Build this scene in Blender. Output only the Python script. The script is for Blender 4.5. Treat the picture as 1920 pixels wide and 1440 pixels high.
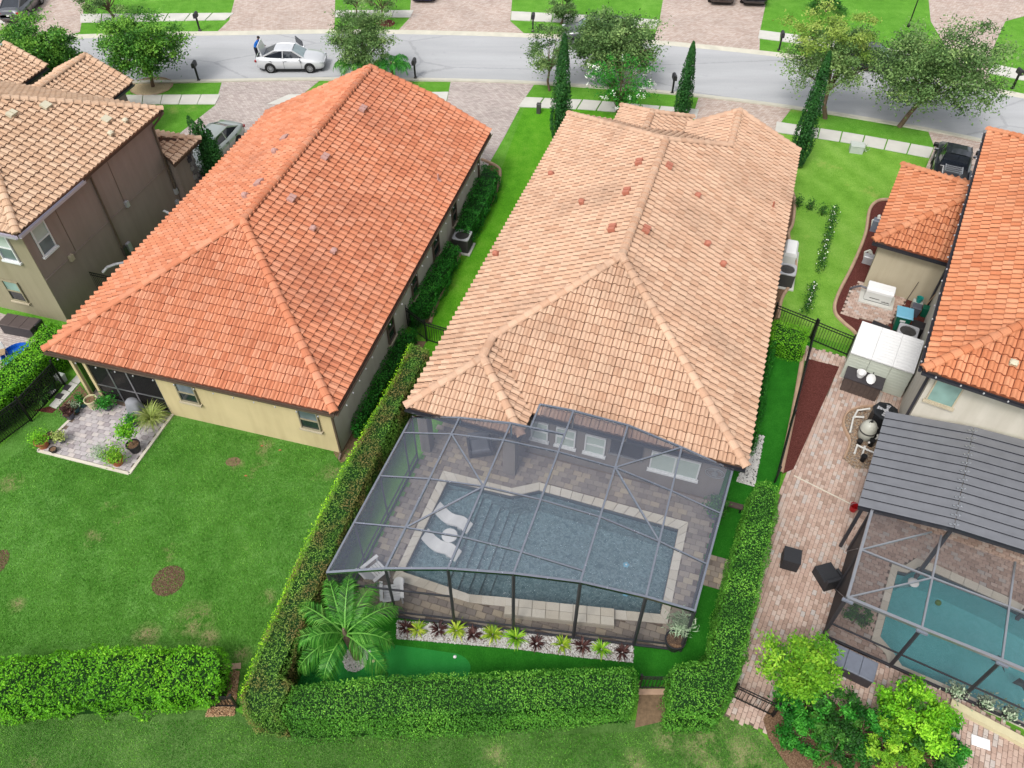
import bpy, math, random
import numpy as np
from mathutils import Matrix, Vector
random.seed(7); RNG = np.random.default_rng(11)
for o in list(bpy.data.objects): bpy.data.objects.remove(o)
SC = bpy.context.scene
COL = SC.collection

# ------------------------------------------------------------------ camera
CAM_H, PITCH, FPX = 26.2, math.radians(47.6), 1500.0
cam_d = bpy.data.cameras.new('camera'); cam = bpy.data.objects.new('camera', cam_d); COL.objects.link(cam)
cam_d.sensor_width = 36; cam_d.lens = FPX / 1920 * 36; cam_d.clip_start = .5; cam_d.clip_end = 900
cam.location = (0, 0, CAM_H); cam.rotation_euler = (math.pi / 2 - PITCH, 0, 0)
SC.camera = cam
# ------------------------------------------------------------------ sky and sun (bright overcast)
SUN_EL, SUN_AZ = math.radians(54), math.radians(212)      # azimuth clockwise from +Y
world = bpy.data.worlds.new('World'); SC.world = world; world.use_nodes = True
wn, wl = world.node_tree.nodes, world.node_tree.links
for n in list(wn): wn.remove(n)
sky = wn.new('ShaderNodeTexSky'); sky.sky_type = 'NISHITA'; sky.sun_disc = False
sky.sun_elevation = SUN_EL; sky.sun_rotation = SUN_AZ; sky.dust_density = 4; sky.air_density = 1.2; sky.ozone_density = 1
hs = wn.new('ShaderNodeHueSaturation'); hs.inputs['Saturation'].default_value = .22   # cloud cover takes the blue out
bg = wn.new('ShaderNodeBackground'); bg.inputs['Strength'].default_value = .15
wo = wn.new('ShaderNodeOutputWorld')
wl.new(sky.outputs[0], hs.inputs['Color']); wl.new(hs.outputs[0], bg.inputs['Color']); wl.new(bg.outputs[0], wo.inputs[0])
sd = bpy.data.lights.new('sun', 'SUN'); sd.energy = 1.2; sd.angle = math.radians(12); sd.color = (1, .96, .9)
sun = bpy.data.objects.new('sun', sd); COL.objects.link(sun); sun.location = (0, 0, 60)
sdir = Vector((math.sin(SUN_AZ) * math.cos(SUN_EL), math.cos(SUN_AZ) * math.cos(SUN_EL), math.sin(SUN_EL)))
sun.rotation_euler = (-sdir).to_track_quat('-Z', 'Y').to_euler()
SC.view_settings.view_transform = 'Standard'; SC.view_settings.look = 'None'
SC.view_settings.gamma = 1; SC.view_settings.use_curve_mapping = False
SC.view_settings.exposure = .72
SC.render.engine = 'CYCLES'
SC.cycles.max_bounces = 8; SC.cycles.transparent_max_bounces = 16; SC.cycles.diffuse_bounces = 3

# ------------------------------------------------------------------ survey helpers: where the photograph's points lie in the place
def ray(px, py):
    u, v = (px - 960) / FPX, (720 - py) / FPX
    c, s = math.cos(PITCH), math.sin(PITCH)
    return (u, c + v * s, -s + v * c)
def G(px, py, z=0.0):                                     # the world point at height z seen at a pixel of the photograph
    d = ray(px, py); t = (z - CAM_H) / d[2]
    return (d[0] * t, d[1] * t, z)
def GV(px, py, ypl):                                      # ... on the vertical plane y = ypl
    d = ray(px, py); t = ypl / d[1]
    return (d[0] * t, ypl, CAM_H + d[2] * t)
def GP(pts, z=0.0): return [G(x, y, z)[:2] for x, y in pts]
class Frame:                                              # a plot's own axes: u to the right along the rear wall, v towards the street
    def __init__(s, yaw):
        s.a = math.radians(yaw); s.c, s.s = math.cos(s.a), math.sin(s.a)
    def w(s, u, v, z=0): return (u * s.c + v * s.s, -u * s.s + v * s.c, z)
    def l(s, p): return (p[0] * s.c - p[1] * s.s, p[0] * s.s + p[1] * s.c)
    def px(s, x, y, z=0): return s.l(G(x, y, z))
FW, FA, FB, FC, FD = Frame(0), Frame(16.5), Frame(15.3), Frame(18.4), Frame(28.5)

# ------------------------------------------------------------------ things, parts
ORG = {}
def tag(o, label=None, cat=None, group=None, kind=None):
    for k, v in (('label', label), ('category', cat), ('group', group), ('kind', kind)):
        if v: o[k] = v
    return o
def thing(name, label, cat, fr=FW, u=0, v=0, z=0, group=None, rz=0):
    o = bpy.data.objects.new(name, None); COL.objects.link(o); o.empty_display_size = .3
    o.location = fr.w(u, v, z); o.rotation_euler.z = -fr.a + rz
    ORG[o] = (u, v, z)
    return tag(o, label, cat, group)
def local_thing(name, label, cat, loc, rz=0, group=None):  # its parts are written round its own base
    o = bpy.data.objects.new(name, None); COL.objects.link(o); o.empty_display_size = .3
    o.location = loc; o.rotation_euler.z = rz; ORG[o] = (0, 0, 0)
    return tag(o, label, cat, group)
def copy_tree(o, parent=None):
    c = o.copy(); COL.objects.link(c); ORG[c] = ORG[o]
    if parent: c.parent = parent
    for ch in o.children: copy_tree(ch, c)
    return c
def dup(o, loc, rz=0, label=None, scale=None):
    c = copy_tree(o); c.location = loc; c.rotation_euler.z = rz
    if label: c['label'] = label
    if scale: c.scale = (scale,) * 3
    return c
def link_mesh(name, me, mat, parent=None, kind=None, label=None):
    o = bpy.data.objects.new(name, me); COL.objects.link(o)
    if mat is not None and not me.materials:
        for m in (mat if isinstance(mat, (list, tuple)) else [mat]): me.materials.append(m)
    if parent is not None:
        o.parent = parent; ORG[o] = ORG[parent]
    else: ORG[o] = (0, 0, 0)
    return tag(o, label, None, None, kind)
def raw_mesh(name, V, F, tint=None, mi=None, smooth=False):
    me = bpy.data.meshes.new(name); me.from_pydata([tuple(map(float, p)) for p in V] if not isinstance(V, np.ndarray) else V.tolist(), [], F if not isinstance(F, np.ndarray) else F.tolist())
    if tint is not None:
        a = me.attributes.new('tint', 'FLOAT', 'FACE'); a.data.foreach_set('value', np.asarray(tint, dtype=np.float32))
    if mi is not None: me.polygons.foreach_set('material_index', np.asarray(mi, dtype=np.int32))
    if smooth: me.polygons.foreach_set('use_smooth', np.ones(len(me.polygons), dtype=bool))
    me.update(); return me

class MB:
    def __init__(s): s.v, s.f, s.t, s.m, s.cm, s.ct = [], [], [], [], 0, 0.0
    def add(s, V, F):
        n = len(s.v); s.v += [tuple(p) for p in V]; s.f += [tuple(i + n for i in f) for f in F]
        s.t += [s.ct] * len(F); s.m += [s.cm] * len(F); return s
    def poly(s, pts): return s.add(pts, [tuple(range(len(pts)))])
    def box(s, x0, x1, y0, y1, z0, z1):
        V = [(x, y, z) for z in (z0, z1) for x, y in ((x0, y0), (x1, y0), (x1, y1), (x0, y1))]
        return s.add(V, [(3, 2, 1, 0), (4, 5, 6, 7), (0, 1, 5, 4), (1, 2, 6, 5), (2, 3, 7, 6), (3, 0, 4, 7)])
    def obox(s, c, sx, sy, sz, rz=0, bev=0):                # c = centre of the base
        ca, sa = math.cos(rz), math.sin(rz)
        def P(x, y, z): return (c[0] + x * ca - y * sa, c[1] + x * sa + y * ca, c[2] + z)
        x, y = sx / 2, sy / 2
        if not bev:
            V = [P(a, b, z) for z in (0, sz) for a, b in ((-x, -y), (x, -y), (x, y), (-x, y))]
            return s.add(V, [(3, 2, 1, 0), (4, 5, 6, 7), (0, 1, 5, 4), (1, 2, 6, 5), (2, 3, 7, 6), (3, 0, 4, 7)])
        b = bev; V = []
        for z, i in ((0, 0), (sz - b, 0), (sz, b)):
            V += [P(a, q, z) for a, q in ((-x + i, -y + i), (x - i, -y + i), (x - i, y - i), (-x + i, y - i))]
        F = [(3, 2, 1, 0), (8, 9, 10, 11)]
        for k in (0, 4): F += [(k + i, k + (i + 1) % 4, k + 4 + (i + 1) % 4, k + 4 + i) for i in range(4)]
        return s.add(V, F)
    def prism(s, poly, z0, z1, bottom=True):
        a = sum(poly[i - 1][0] * poly[i][1] - poly[i][0] * poly[i - 1][1] for i in range(len(poly)))
        if a < 0: poly = poly[::-1]
        n = len(poly); V = [(x, y, z0) for x, y in poly] + [(x, y, z1) for x, y in poly]
        F = [tuple(range(n, 2 * n))] + ([tuple(range(n - 1, -1, -1))] if bottom else [])
        F += [(i, (i + 1) % n, n + (i + 1) % n, n + i) for i in range(n)]
        return s.add(V, F)
    def ring(s, outer, inner, z0, z1):                      # band between two outlines of equal length
        a = sum(outer[i - 1][0] * outer[i][1] - outer[i][0] * outer[i - 1][1] for i in range(len(outer)))
        if a < 0: outer, inner = outer[::-1], inner[::-1]
        n = len(outer); V = [(*p, z0) for p in outer] + [(*p, z0) for p in inner] + [(*p, z1) for p in outer] + [(*p, z1) for p in inner]
        F = []
        for i in range(n):
            j = (i + 1) % n
            F += [(2 * n + i, 2 * n + j, 3 * n + j, 3 * n + i), (i, j, 2 * n + j, 2 * n + i), (n + j, n + i, 3 * n + i, 3 * n + j)]
        return s.add(V, F)
    def tube(s, p0, p1, r0, r1=None, n=8, caps=True):
        r1 = r0 if r1 is None else r1
        p0, p1 = Vector(p0), Vector(p1); d = (p1 - p0)
        if d.length < 1e-6: return s
        d.normalize(); a = d.orthogonal().normalized(); b = d.cross(a)
        V = []
        for p, r in ((p0, r0), (p1, r1)):
            V += [tuple(p + (a * math.cos(2 * math.pi * i / n) + b * math.sin(2 * math.pi * i / n)) * r) for i in range(n)]
        F = [(i, (i + 1) % n, n + (i + 1) % n, n + i) for i in range(n)]
        if caps: F += [tuple(range(n - 1, -1, -1)), tuple(range(n, 2 * n))]
        return s.add(V, F)
    def path(s, pts, r, n=6, r1=None):
        m = len(pts)
        for i in range(m - 1):
            ra = r if r1 is None else r + (r1 - r) * i / (m - 1); rb = r if r1 is None else r + (r1 - r) * (i + 1) / (m - 1)
            s.tube(pts[i], pts[i + 1], ra, rb, n)
        return s
    def beam(s, p0, p1, w, h, up=(0, 0, 1)):                # box section, w across, h along up
        p0, p1, up = Vector(p0), Vector(p1), Vector(up); d = (p1 - p0).normalized()
        a = d.cross(up)
        if a.length < 1e-4: a = d.orthogonal()
        a.normalize(); b = a.cross(d).normalized()
        V = [tuple(p + a * x * w / 2 + b * y * h / 2) for p in (p0, p1) for x, y in ((-1, -1), (1, -1), (1, 1), (-1, 1))]
        return s.add(V, [(3, 2, 1, 0), (4, 5, 6, 7), (0, 1, 5, 4), (1, 2, 6, 5), (2, 3, 7, 6), (3, 0, 4, 7)])
    def lathe(s, prof, c=(0, 0, 0), n=16, close=False):
        m = len(prof); V = [(c[0] + r * math.cos(2 * math.pi * i / n), c[1] + r * math.sin(2 * math.pi * i / n), c[2] + z) for r, z in prof for i in range(n)]
        F = [(k * n + i, k * n + (i + 1) % n, (k + 1) * n + (i + 1) % n, (k + 1) * n + i) for k in range(m - 1) for i in range(n)]
        if prof[0][0] > 1e-4: F.append(tuple(range(n - 1, -1, -1)))
        if prof[-1][0] > 1e-4: F.append(tuple(range((m - 1) * n, m * n)))
        return s.add(V, F)
    def ball(s, c, r, n=10, m=6):
        rx, ry, rz = (r, r, r) if not isinstance(r, (tuple, list)) else r
        prof = [(math.sin(math.pi * k / m), -math.cos(math.pi * k / m)) for k in range(m + 1)]
        V = [(c[0] + rx * a * math.cos(2 * math.pi * i / n), c[1] + ry * a * math.sin(2 * math.pi * i / n), c[2] + rz * b) for a, b in prof for i in range(n)]
        F = [(k * n + i, k * n + (i + 1) % n, (k + 1) * n + (i + 1) % n, (k + 1) * n + i) for k in range(m) for i in range(n)]
        return s.add(V, F)
    def build(s, name, mat, parent=None, kind=None, label=None, smooth=False, tint=False):
        o = (0, 0, 0) if parent is None else ORG[parent]
        V = [(x - o[0], y - o[1], z - o[2]) for x, y, z in s.v]
        me = raw_mesh(name, V, s.f, s.t if tint else None, s.m if isinstance(mat, (list, tuple)) else None, smooth)
        return link_mesh(name, me, mat, parent, kind, label)
def solo(o, label, cat, group=None, kind=None): return tag(o, label, cat, group, kind)
def inside(p, poly):
    x, y = p; r = False; n = len(poly)
    for i in range(n):
        (x1, y1), (x2, y2) = poly[i - 1], poly[i]
        if (y1 > y) != (y2 > y) and x < (x2 - x1) * (y - y1) / (y2 - y1) + x1: r = not r
    return r
def inside_np(P, poly):
    x, y = P[:, 0], P[:, 1]; r = np.zeros(len(P), bool)
    for i in range(len(poly)):
        (x1, y1), (x2, y2) = poly[i - 1], poly[i]
        if y1 == y2: continue
        r ^= ((y1 > y) != (y2 > y)) & (x < (x2 - x1) * (y - y1) / (y2 - y1) + x1)
    return r
def area2(poly): return sum(poly[i - 1][0] * poly[i][1] - poly[i][0] * poly[i - 1][1] for i in range(len(poly))) / 2
def inset(poly, d):
    if area2(poly) < 0: poly = poly[::-1]
    n = len(poly); out = []
    for i in range(n):
        p0, p1, p2 = (Vector(poly[i - 1]), Vector(poly[i]), Vector(poly[(i + 1) % n]))
        a, b = (p1 - p0).normalized(), (p2 - p1).normalized()
        na, nb = Vector((-a.y, a.x)), Vector((-b.y, b.x)); m = (na + nb)
        if m.length < 1e-5: m = na
        m.normalize(); k = d / max(.35, m.dot(na)); out.append(tuple(p1 + m * k))
    return out
def smooth_line(pts, k=6, closed=False):                   # Catmull-Rom through the points
    P = [Vector(p) for p in pts]; n = len(P); out = []
    for i in range(n if closed else n - 1):
        a, b, c, d = (P[(i + j) % n] for j in (-1, 0, 1, 2)) if closed else (P[max(i - 1, 0)], P[i], P[i + 1], P[min(i + 2, n - 1)])
        for q in range(k):
            t = q / k; out.append(tuple(.5 * ((2 * b) + (c - a) * t + (2 * a - 5 * b + 4 * c - d) * t * t + (3 * b - a - 3 * c + d) * t ** 3)))
    if not closed: out.append(tuple(P[-1]))
    return out

# ------------------------------------------------------------------ materials
def srgb(r, g, b, k=1.0):
    f = lambda c: ((c / 255) / 12.92 if c <= 10 else ((c / 255 + .055) / 1.055) ** 2.4) * k
    return (f(r), f(g), f(b), 1)
class NT:
    def __init__(s, name):
        s.mat = bpy.data.materials.new(name); s.mat.use_nodes = True; s.n, s.l = s.mat.node_tree.nodes, s.mat.node_tree.links
        s.b = s.n['Principled BSDF']; s.pos = None
    def new(s, t, **kw):
        x = s.n.new(t)
        for k, v in kw.items(): setattr(x, k, v)
        return x
    def P(s):
        if s.pos is None: s.pos = s.new('ShaderNodeNewGeometry').outputs['Position']
        return s.pos
    def set(s, sock, v):
        if isinstance(v, bpy.types.NodeSocket): s.l.new(v, sock)
        else: sock.default_value = v
    def math(s, op, a, b=0.0, clamp=False):
        m = s.new('ShaderNodeMath', operation=op, use_clamp=clamp); s.set(m.inputs[0], a); s.set(m.inputs[1], b); return m.outputs[0]
    def noise(s, scale, detail=3, rough=.55, vec=None, dist=0):
        t = s.new('ShaderNodeTexNoise'); t.inputs['Scale'].default_value = scale; t.inputs['Detail'].default_value = detail
        t.inputs['Roughness'].default_value = rough; t.inputs['Distortion'].default_value = dist
        s.l.new(vec or s.P(), t.inputs['Vector']); return t.outputs['Fac']
    def vor(s, scale, feat='F1', out='Distance', vec=None):
        t = s.new('ShaderNodeTexVoronoi', feature=feat); t.inputs['Scale'].default_value = scale; s.l.new(vec or s.P(), t.inputs['Vector']); return t.outputs[out]
    def map(s, scale=(1, 1, 1), rz=0, vec=None):
        m = s.new('ShaderNodeMapping'); m.inputs['Scale'].default_value = scale; m.inputs['Rotation'].default_value = (0, 0, rz); s.l.new(vec or s.P(), m.inputs['Vector']); return m.outputs[0]
    def ramp(s, fac, stops):
        r = s.new('ShaderNodeValToRGB'); e = r.color_ramp.elements
        while len(e) < len(stops): e.new(.5)
        for el, (p, c) in zip(e, stops): el.position = p; el.color = c
        s.set(r.inputs[0], fac); return r.outputs[0]
    def mix(s, f, a, b, mode='MIX'):
        m = s.new('ShaderNodeMix', data_type='RGBA', blend_type=mode); s.set(m.inputs[0], f); s.set(m.inputs[6], a); s.set(m.inputs[7], b); return m.outputs[2]
    def mrange(s, v, a, b, c=0.0, d=1.0):
        m = s.new('ShaderNodeMapRange'); s.set(m.inputs[0], v)
        for i, q in enumerate((a, b, c, d)): m.inputs[i + 1].default_value = q
        return m.outputs[0]
    def bump(s, h, strength=.3, dist=.02):
        b = s.new('ShaderNodeBump'); b.inputs['Strength'].default_value = strength; b.inputs['Distance'].default_value = dist; s.l.new(h, b.inputs['Height']); s.l.new(b.outputs[0], s.b.inputs['Normal']); return b
    def tint(s):
        a = s.new('ShaderNodeAttribute', attribute_name='tint').outputs['Fac']; r = s.new('ShaderNodeObjectInfo').outputs['Random']
        return s.math('FRACT', s.math('ADD', a, r))
    def done(s, col, rough=.7, metal=0.0, spec=.4):
        s.set(s.b.inputs['Base Color'], col); s.set(s.b.inputs['Roughness'], rough); s.b.inputs['Metallic'].default_value = metal; s.b.inputs['Specular IOR Level'].default_value = spec
        return s.mat
def dk(c, k): return (c[0] * k, c[1] * k, c[2] * k, 1)
def M(name, col, rough=.7, metal=0.0, var=.12, scale=6, bump=0.0, bscale=60, spec=.4, col2=None):
    t = NT(name); n = t.noise(scale, 4)
    c = t.mix(t.mrange(n, .3, .7), dk(col, 1 - var), col2 or dk(col, 1 + var))
    if bump: t.bump(t.noise(bscale, 3), bump, .01)
    return t.done(c, t.mrange(n, .2, .8, rough * .9, min(1, rough * 1.1)), metal, spec)
def m_tint(name, stops, rough=.75, over=.18, oscale=.8, bump=.25, bscale=70, spec=.3, patch=None):
    t = NT(name); c = t.ramp(t.tint(), stops)
    n = t.noise(oscale, 5, .6); f = t.noise(38, 3)
    c = t.mix(1.0, c, t.ramp(n, [(.25, (1 - over,) * 3 + (1,)), (.75, (1 + over * .5,) * 3 + (1,))]), 'MULTIPLY')
    c = t.mix(1.0, c, t.ramp(f, [(.3, (.9,) * 3 + (1,)), (.7, (1.06,) * 3 + (1,))]), 'MULTIPLY')
    if patch:                                               # weathering: algae and soot in irregular patches
        pn = t.math('MULTIPLY', t.mrange(t.noise(patch[1], 5, .65), .5, .72), t.mrange(t.noise(9, 2), .3, .6, .35, 1))
        c = t.mix(t.math('MULTIPLY', pn, patch[2]), c, patch[0])
    if bump: t.bump(f, bump, .008)
    return t.done(c, rough, 0, spec)
K = 1 / 1.6
def ALB(r, g, b, k=1.0): return srgb(r, g, b, K * k)
def m_leaf(name, dark, mid, light, rough=.55, patch=None, trans=.25):
    t = NT(name); tn = t.new('ShaderNodeAttribute', attribute_name='tint').outputs['Fac']
    c = t.ramp(tn, [(0, dark), (.5, mid), (1, light)])
    if patch: c = t.mix(t.mrange(t.noise(patch[1], 4, .6), patch[2], patch[2] + .14), c, patch[0])
    t.done(c, rough, 0, .25)
    tr = t.new('ShaderNodeBsdfTranslucent'); t.l.new(c, tr.inputs[0])
    mx = t.new('ShaderNodeMixShader'); mx.inputs[0].default_value = trans
    t.l.new(t.b.outputs[0], mx.inputs[1]); t.l.new(tr.outputs[0], mx.inputs[2]); t.l.new(mx.outputs[0], t.n['Material Output'].inputs[0])
    return t.mat
def m_grass(name, dark, mid, light, dry=None, dryamt=.0, dscale=.35, stripe=None, fine=1.0, spots=()):
    t = NT(name)
    big = t.noise(.22, 5, .6); med = t.noise(1.6, 5, .65); fi = t.noise(15 * fine, 4, .8, vec=t.map((1, .6, 1), .6)); ff = t.noise(48 * fine, 2, .7)
    v = t.math('ADD', t.math('MULTIPLY', big, .22), t.math('ADD', t.math('MULTIPLY', med, .22), t.math('ADD', t.math('MULTIPLY', fi, .38), t.math('MULTIPLY', ff, .18))))
    if stripe:
        w = t.new('ShaderNodeTexWave', wave_type='BANDS', bands_direction='X'); w.inputs['Scale'].default_value = stripe[1]; w.inputs['Distortion'].default_value = .3
        t.l.new(t.map((1, 1, 1), stripe[0]), w.inputs['Vector']); v = t.math('ADD', v, t.math('MULTIPLY', t.math('SUBTRACT', w.outputs['Fac'], .5), stripe[2]))
    c = t.ramp(v, [(.38, dark), (.5, mid), (.62, light)])
    c = t.mix(1.0, c, t.ramp(t.noise(.5, 4, .6, vec=t.map((1.6, .35, 1), .9)), [(.3, (.86, .9, .84, 1)), (.7, (1.08, 1.05, 1.1, 1))]), 'MULTIPLY')      # mower streaks
    if dry:
        d = t.math('ADD', t.noise(dscale, 5, .62), t.math('MULTIPLY', t.math('SUBTRACT', fi, .5), .18))
        mk = t.mrange(d, .63 - dryamt, .78 - dryamt)
        for x, y, r in spots:                               # worn and dry places
            vd = t.new('ShaderNodeVectorMath', operation='DISTANCE'); t.l.new(t.P(), vd.inputs[0]); vd.inputs[1].default_value = (x, y, 0)
            w = t.math('MULTIPLY', t.mrange(vd.outputs['Value'], r, r * .15), t.mrange(t.math('ADD', med, t.math('MULTIPLY', t.math('SUBTRACT', fi, .5), .5)), .4, .62)); mk = t.math('MAXIMUM', mk, w)
        c = t.mix(mk, c, dry)
    t.bump(t.math('ADD', fi, t.math('MULTIPLY', ff, .5)), .9, .05)
    return t.done(c, .85, 0, .15)
m = {}
m['lawn'] = m_grass('lawn_grass', ALB(76, 140, 30), ALB(106, 172, 50), ALB(142, 198, 86), ALB(168, 186, 100), .0, .3)
SPOTS = [(*G(x, y)[:2], r) for x, y, r in ((20, 905, .6), (30, 1135, .4), (275, 1190, .6), (365, 1165, .9), (390, 1195, .5), (625, 885, .6), (590, 892, .3), (500, 1120, .4), (445, 872, .35), (455, 1228, .4))]
SPOTS2 = [(*G(x, y)[:2], r) for x, y, r in ((1330, 1400, 1.2), (1400, 1425, 1.3), (1250, 1385, .6), (930, 1420, .5), (1190, 1430, .5))]
m['lawn_back'] = m_grass('back_lawn_grass', ALB(56, 108, 22), ALB(92, 148, 54), ALB(132, 186, 96), ALB(172, 160, 116), .0, .42, spots=SPOTS)
m['lawn_strip'] = m_grass('rear_strip_grass', ALB(52, 94, 28), ALB(90, 134, 60), ALB(128, 166, 92), ALB(172, 170, 120), .02, .28, spots=SPOTS2)
m['lawn_side'] = m_grass('side_lawn_grass', ALB(66, 134, 16), ALB(96, 172, 28), ALB(134, 190, 62), ALB(148, 160, 80), -.02, .4)
m['lawn_right'] = m_grass('mown_lawn_grass', ALB(100, 158, 42), ALB(132, 188, 66), ALB(162, 206, 98), ALB(170, 190, 96), .02, .5, stripe=(-.42, .2, .05))
m['turf'] = m_grass('artificial_turf', ALB(28, 102, 16), ALB(44, 132, 28), ALB(68, 156, 46), fine=1.6)
m['putting'] = m_grass('putting_turf', ALB(40, 150, 58), ALB(52, 166, 70), ALB(64, 174, 80), fine=3)
def m_asphalt():
    t = NT('worn_asphalt'); c = t.ramp(t.noise(.3, 6, .65, vec=t.map((.22, 1.5, 1))), [(.28, ALB(186, 188, 190)), (.7, ALB(207, 208, 211))])
    c = t.mix(1.0, c, t.ramp(t.noise(45, 4, .7), [(.3, (.84,) * 3 + (1,)), (.7, (1.08,) * 3 + (1,))]), 'MULTIPLY')
    st = t.mrange(t.noise(.9, 6, .75, dist=1), .6, .76); c = t.mix(t.math('MULTIPLY', st, .4), c, ALB(158, 158, 160))
    ck = t.mrange(t.math('ADD', t.vor(.16, 'DISTANCE_TO_EDGE', 'Distance', t.map((.5, 1, 1))), t.math('MULTIPLY', t.noise(2.5, 5, .7), .05)), .03, .036); c = t.mix(t.math('MULTIPLY', t.math('SUBTRACT', 1.0, ck), .3), c, ALB(140, 140, 142))
    t.bump(t.noise(60, 3), .3, .01); return t.done(c, .9, 0, .2)
m['asphalt'] = m_asphalt()
m['concrete'] = M('concrete', ALB(222, 220, 212), .9, 0, .07, 1.2, .3, 50, .2)
m['kerb'] = M('kerb_concrete', ALB(220, 216, 200), .9, 0, .1, 1.5, .3, 40, .2)
m['curbing'] = M('landscape_curbing', ALB(200, 168, 142), .9, 0, .14, 3, .3, 40, .2)
m['sand'] = M('bed_sand', ALB(160, 150, 140), 1, 0, .2, 8, .3, 90, .1)
m['joint'] = M('joint_sand', ALB(128, 112, 100), 1, 0, .2, 9, .3, 90, .1)
def m_paved(name, stops, bw, bh, joint, rz, mort=.012):     # distant block paving: joints only as relief and sand, blocks too small to tell apart
    t = NT(name); b = t.new('ShaderNodeTexBrick'); b.inputs['Scale'].default_value = 1; b.inputs['Brick Width'].default_value = bw; b.inputs['Row Height'].default_value = bh
    b.inputs['Mortar Size'].default_value = mort; b.inputs['Color1'].default_value = (0, 0, 0, 1); b.inputs['Color2'].default_value = (1, 1, 1, 1); b.inputs['Mortar'].default_value = (.5, .5, .5, 1)
    t.l.new(t.map((1, 1, 1), rz), b.inputs['Vector'])
    c = t.ramp(t.math('ADD', t.math('MULTIPLY', b.outputs['Color'], .6), t.math('MULTIPLY', t.noise(1.4, 5, .7), .4)), stops)
    c = t.mix(t.math('MULTIPLY', b.outputs['Fac'], .75), c, joint)
    c = t.mix(1.0, c, t.ramp(t.noise(.5, 5, .6), [(.3, (.88,) * 3 + (1,)), (.7, (1.08,) * 3 + (1,))]), 'MULTIPLY')
    t.bump(t.math('SUBTRACT', 1.0, b.outputs['Fac']), .5, .01)
    return t.done(c, .9, 0, .2)
m['drive'] = m_paved('driveway_paving', [(.2, ALB(188, 172, 168)), (.5, ALB(206, 194, 188)), (.8, ALB(220, 208, 200))], .24, .12, ALB(160, 148, 142), .3)
m['drive_pink'] = m_paved('driveway_paving_pink', [(.2, ALB(196, 172, 160)), (.5, ALB(214, 196, 184)), (.8, ALB(226, 210, 200))], .24, .12, ALB(172, 152, 142), -.2)
m['paver_grey'] = m_tint('paver_grey', [(0, ALB(176, 166, 168)), (.35, ALB(196, 188, 190)), (.7, ALB(214, 206, 206)), (1, ALB(220, 208, 202))], .85, .12, 1)
m['paver_deck'] = m_tint('paver_deck', [(0, ALB(142, 130, 122)), (.3, ALB(160, 148, 138)), (.6, ALB(174, 162, 150)), (.85, ALB(186, 170, 150)), (1, ALB(198, 184, 160))], .8, .16, .7)
m['paver_pink'] = m_tint('paver_pink', [(0, ALB(186, 158, 142)), (.3, ALB(206, 176, 160)), (.6, ALB(216, 188, 172)), (.85, ALB(222, 200, 186)), (1, ALB(208, 200, 194))], .85, .16, .5)
m['coping'] = m_tint('coping_stone', [(0, ALB(230, 220, 202)), (.5, ALB(240, 232, 216)), (1, ALB(246, 238, 224))], .8, .08, 2)
m['mulch'] = (lambda t: (t.bump(t.noise(34, 4, .8), 1, .05), t.done(t.ramp(t.noise(26, 5, .75), [(.3, ALB(70, 36, 32)), (.5, ALB(112, 62, 56)), (.7, ALB(146, 92, 82))]), .95, 0, .1))[1])(NT('red_mulch'))
m['mulch_brown'] = (lambda t: (t.bump(t.noise(30, 4, .8), 1, .05), t.done(t.ramp(t.noise(24, 5, .75), [(.3, ALB(86, 64, 50)), (.5, ALB(142, 112, 88)), (.7, ALB(186, 156, 126))]), .95, 0, .1))[1])(NT('brown_mulch'))
m['mulch_dark'] = (lambda t: (t.bump(t.noise(30, 4, .8), 1, .05), t.done(t.ramp(t.noise(20, 5, .8), [(.3, ALB(66, 48, 38)), (.5, ALB(118, 92, 74)), (.68, ALB(168, 142, 118))]), .95, 0, .1))[1])(NT('dark_mulch'))
m['bed_pale'] = M('pale_bed_gravel', ALB(206, 186, 150), 1, 0, .16, 12, .6, 40, .1)
m['soil'] = M('bare_soil', ALB(134, 112, 88), 1, 0, .25, 7, .5, 50, .1)
# roofs
m['tile_peach'] = m_tint('tile_peach', [(0, ALB(216, 172, 142)), (.25, ALB(226, 184, 154)), (.55, ALB(231, 190, 161)), (.85, ALB(235, 197, 168)), (1, ALB(220, 180, 152))], .8, .1, .5, patch=(ALB(168, 138, 116), .28, .75))
m['tile_orange'] = m_tint('tile_orange', [(0, ALB(216, 134, 98)), (.3, ALB(227, 146, 108)), (.6, ALB(232, 153, 116)), (.85, ALB(238, 165, 130)), (1, ALB(222, 148, 114))], .8, .12, .5, patch=(ALB(168, 104, 84), .22, .5))
m['tile_bright'] = m_tint('tile_bright', [(0, ALB(216, 134, 92)), (.3, ALB(227, 148, 105)), (.6, ALB(232, 155, 113)), (.85, ALB(238, 166, 125)), (1, ALB(224, 148, 108))], .8, .12, .5, patch=(ALB(176, 110, 82), .22, .4))
m['tile_tan'] = m_tint('tile_tan', [(0, ALB(218, 178, 146)), (.3, ALB(226, 187, 155)), (.6, ALB(231, 194, 163)), (.85, ALB(235, 200, 170)), (1, ALB(222, 184, 154))], .8, .08, .5)
for k_, c_ in (('tile_peach', (150, 114, 90)), ('tile_orange', (150, 82, 58)), ('tile_bright', (156, 84, 54)), ('tile_tan', (138, 104, 82))): m[k_ + '_gap'] = M(k_ + '_gap', ALB(*c_), .95, 0, .2, 5)   # open mouth of each course: mortar colour with the shade put into it
m['vent_red'] = M('vent_red', ALB(198, 124, 100), .6, 0, .1, 8)
m['vent_grey'] = M('vent_grey', ALB(206, 160, 150), .6, 0, .1, 8)
m['vent_pale'] = M('vent_pale', ALB(224, 216, 190), .6, 0, .06, 8)
m['deckboard'] = M('roof_underlay', ALB(92, 70, 58), .9, 0, .2, 6)
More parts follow.
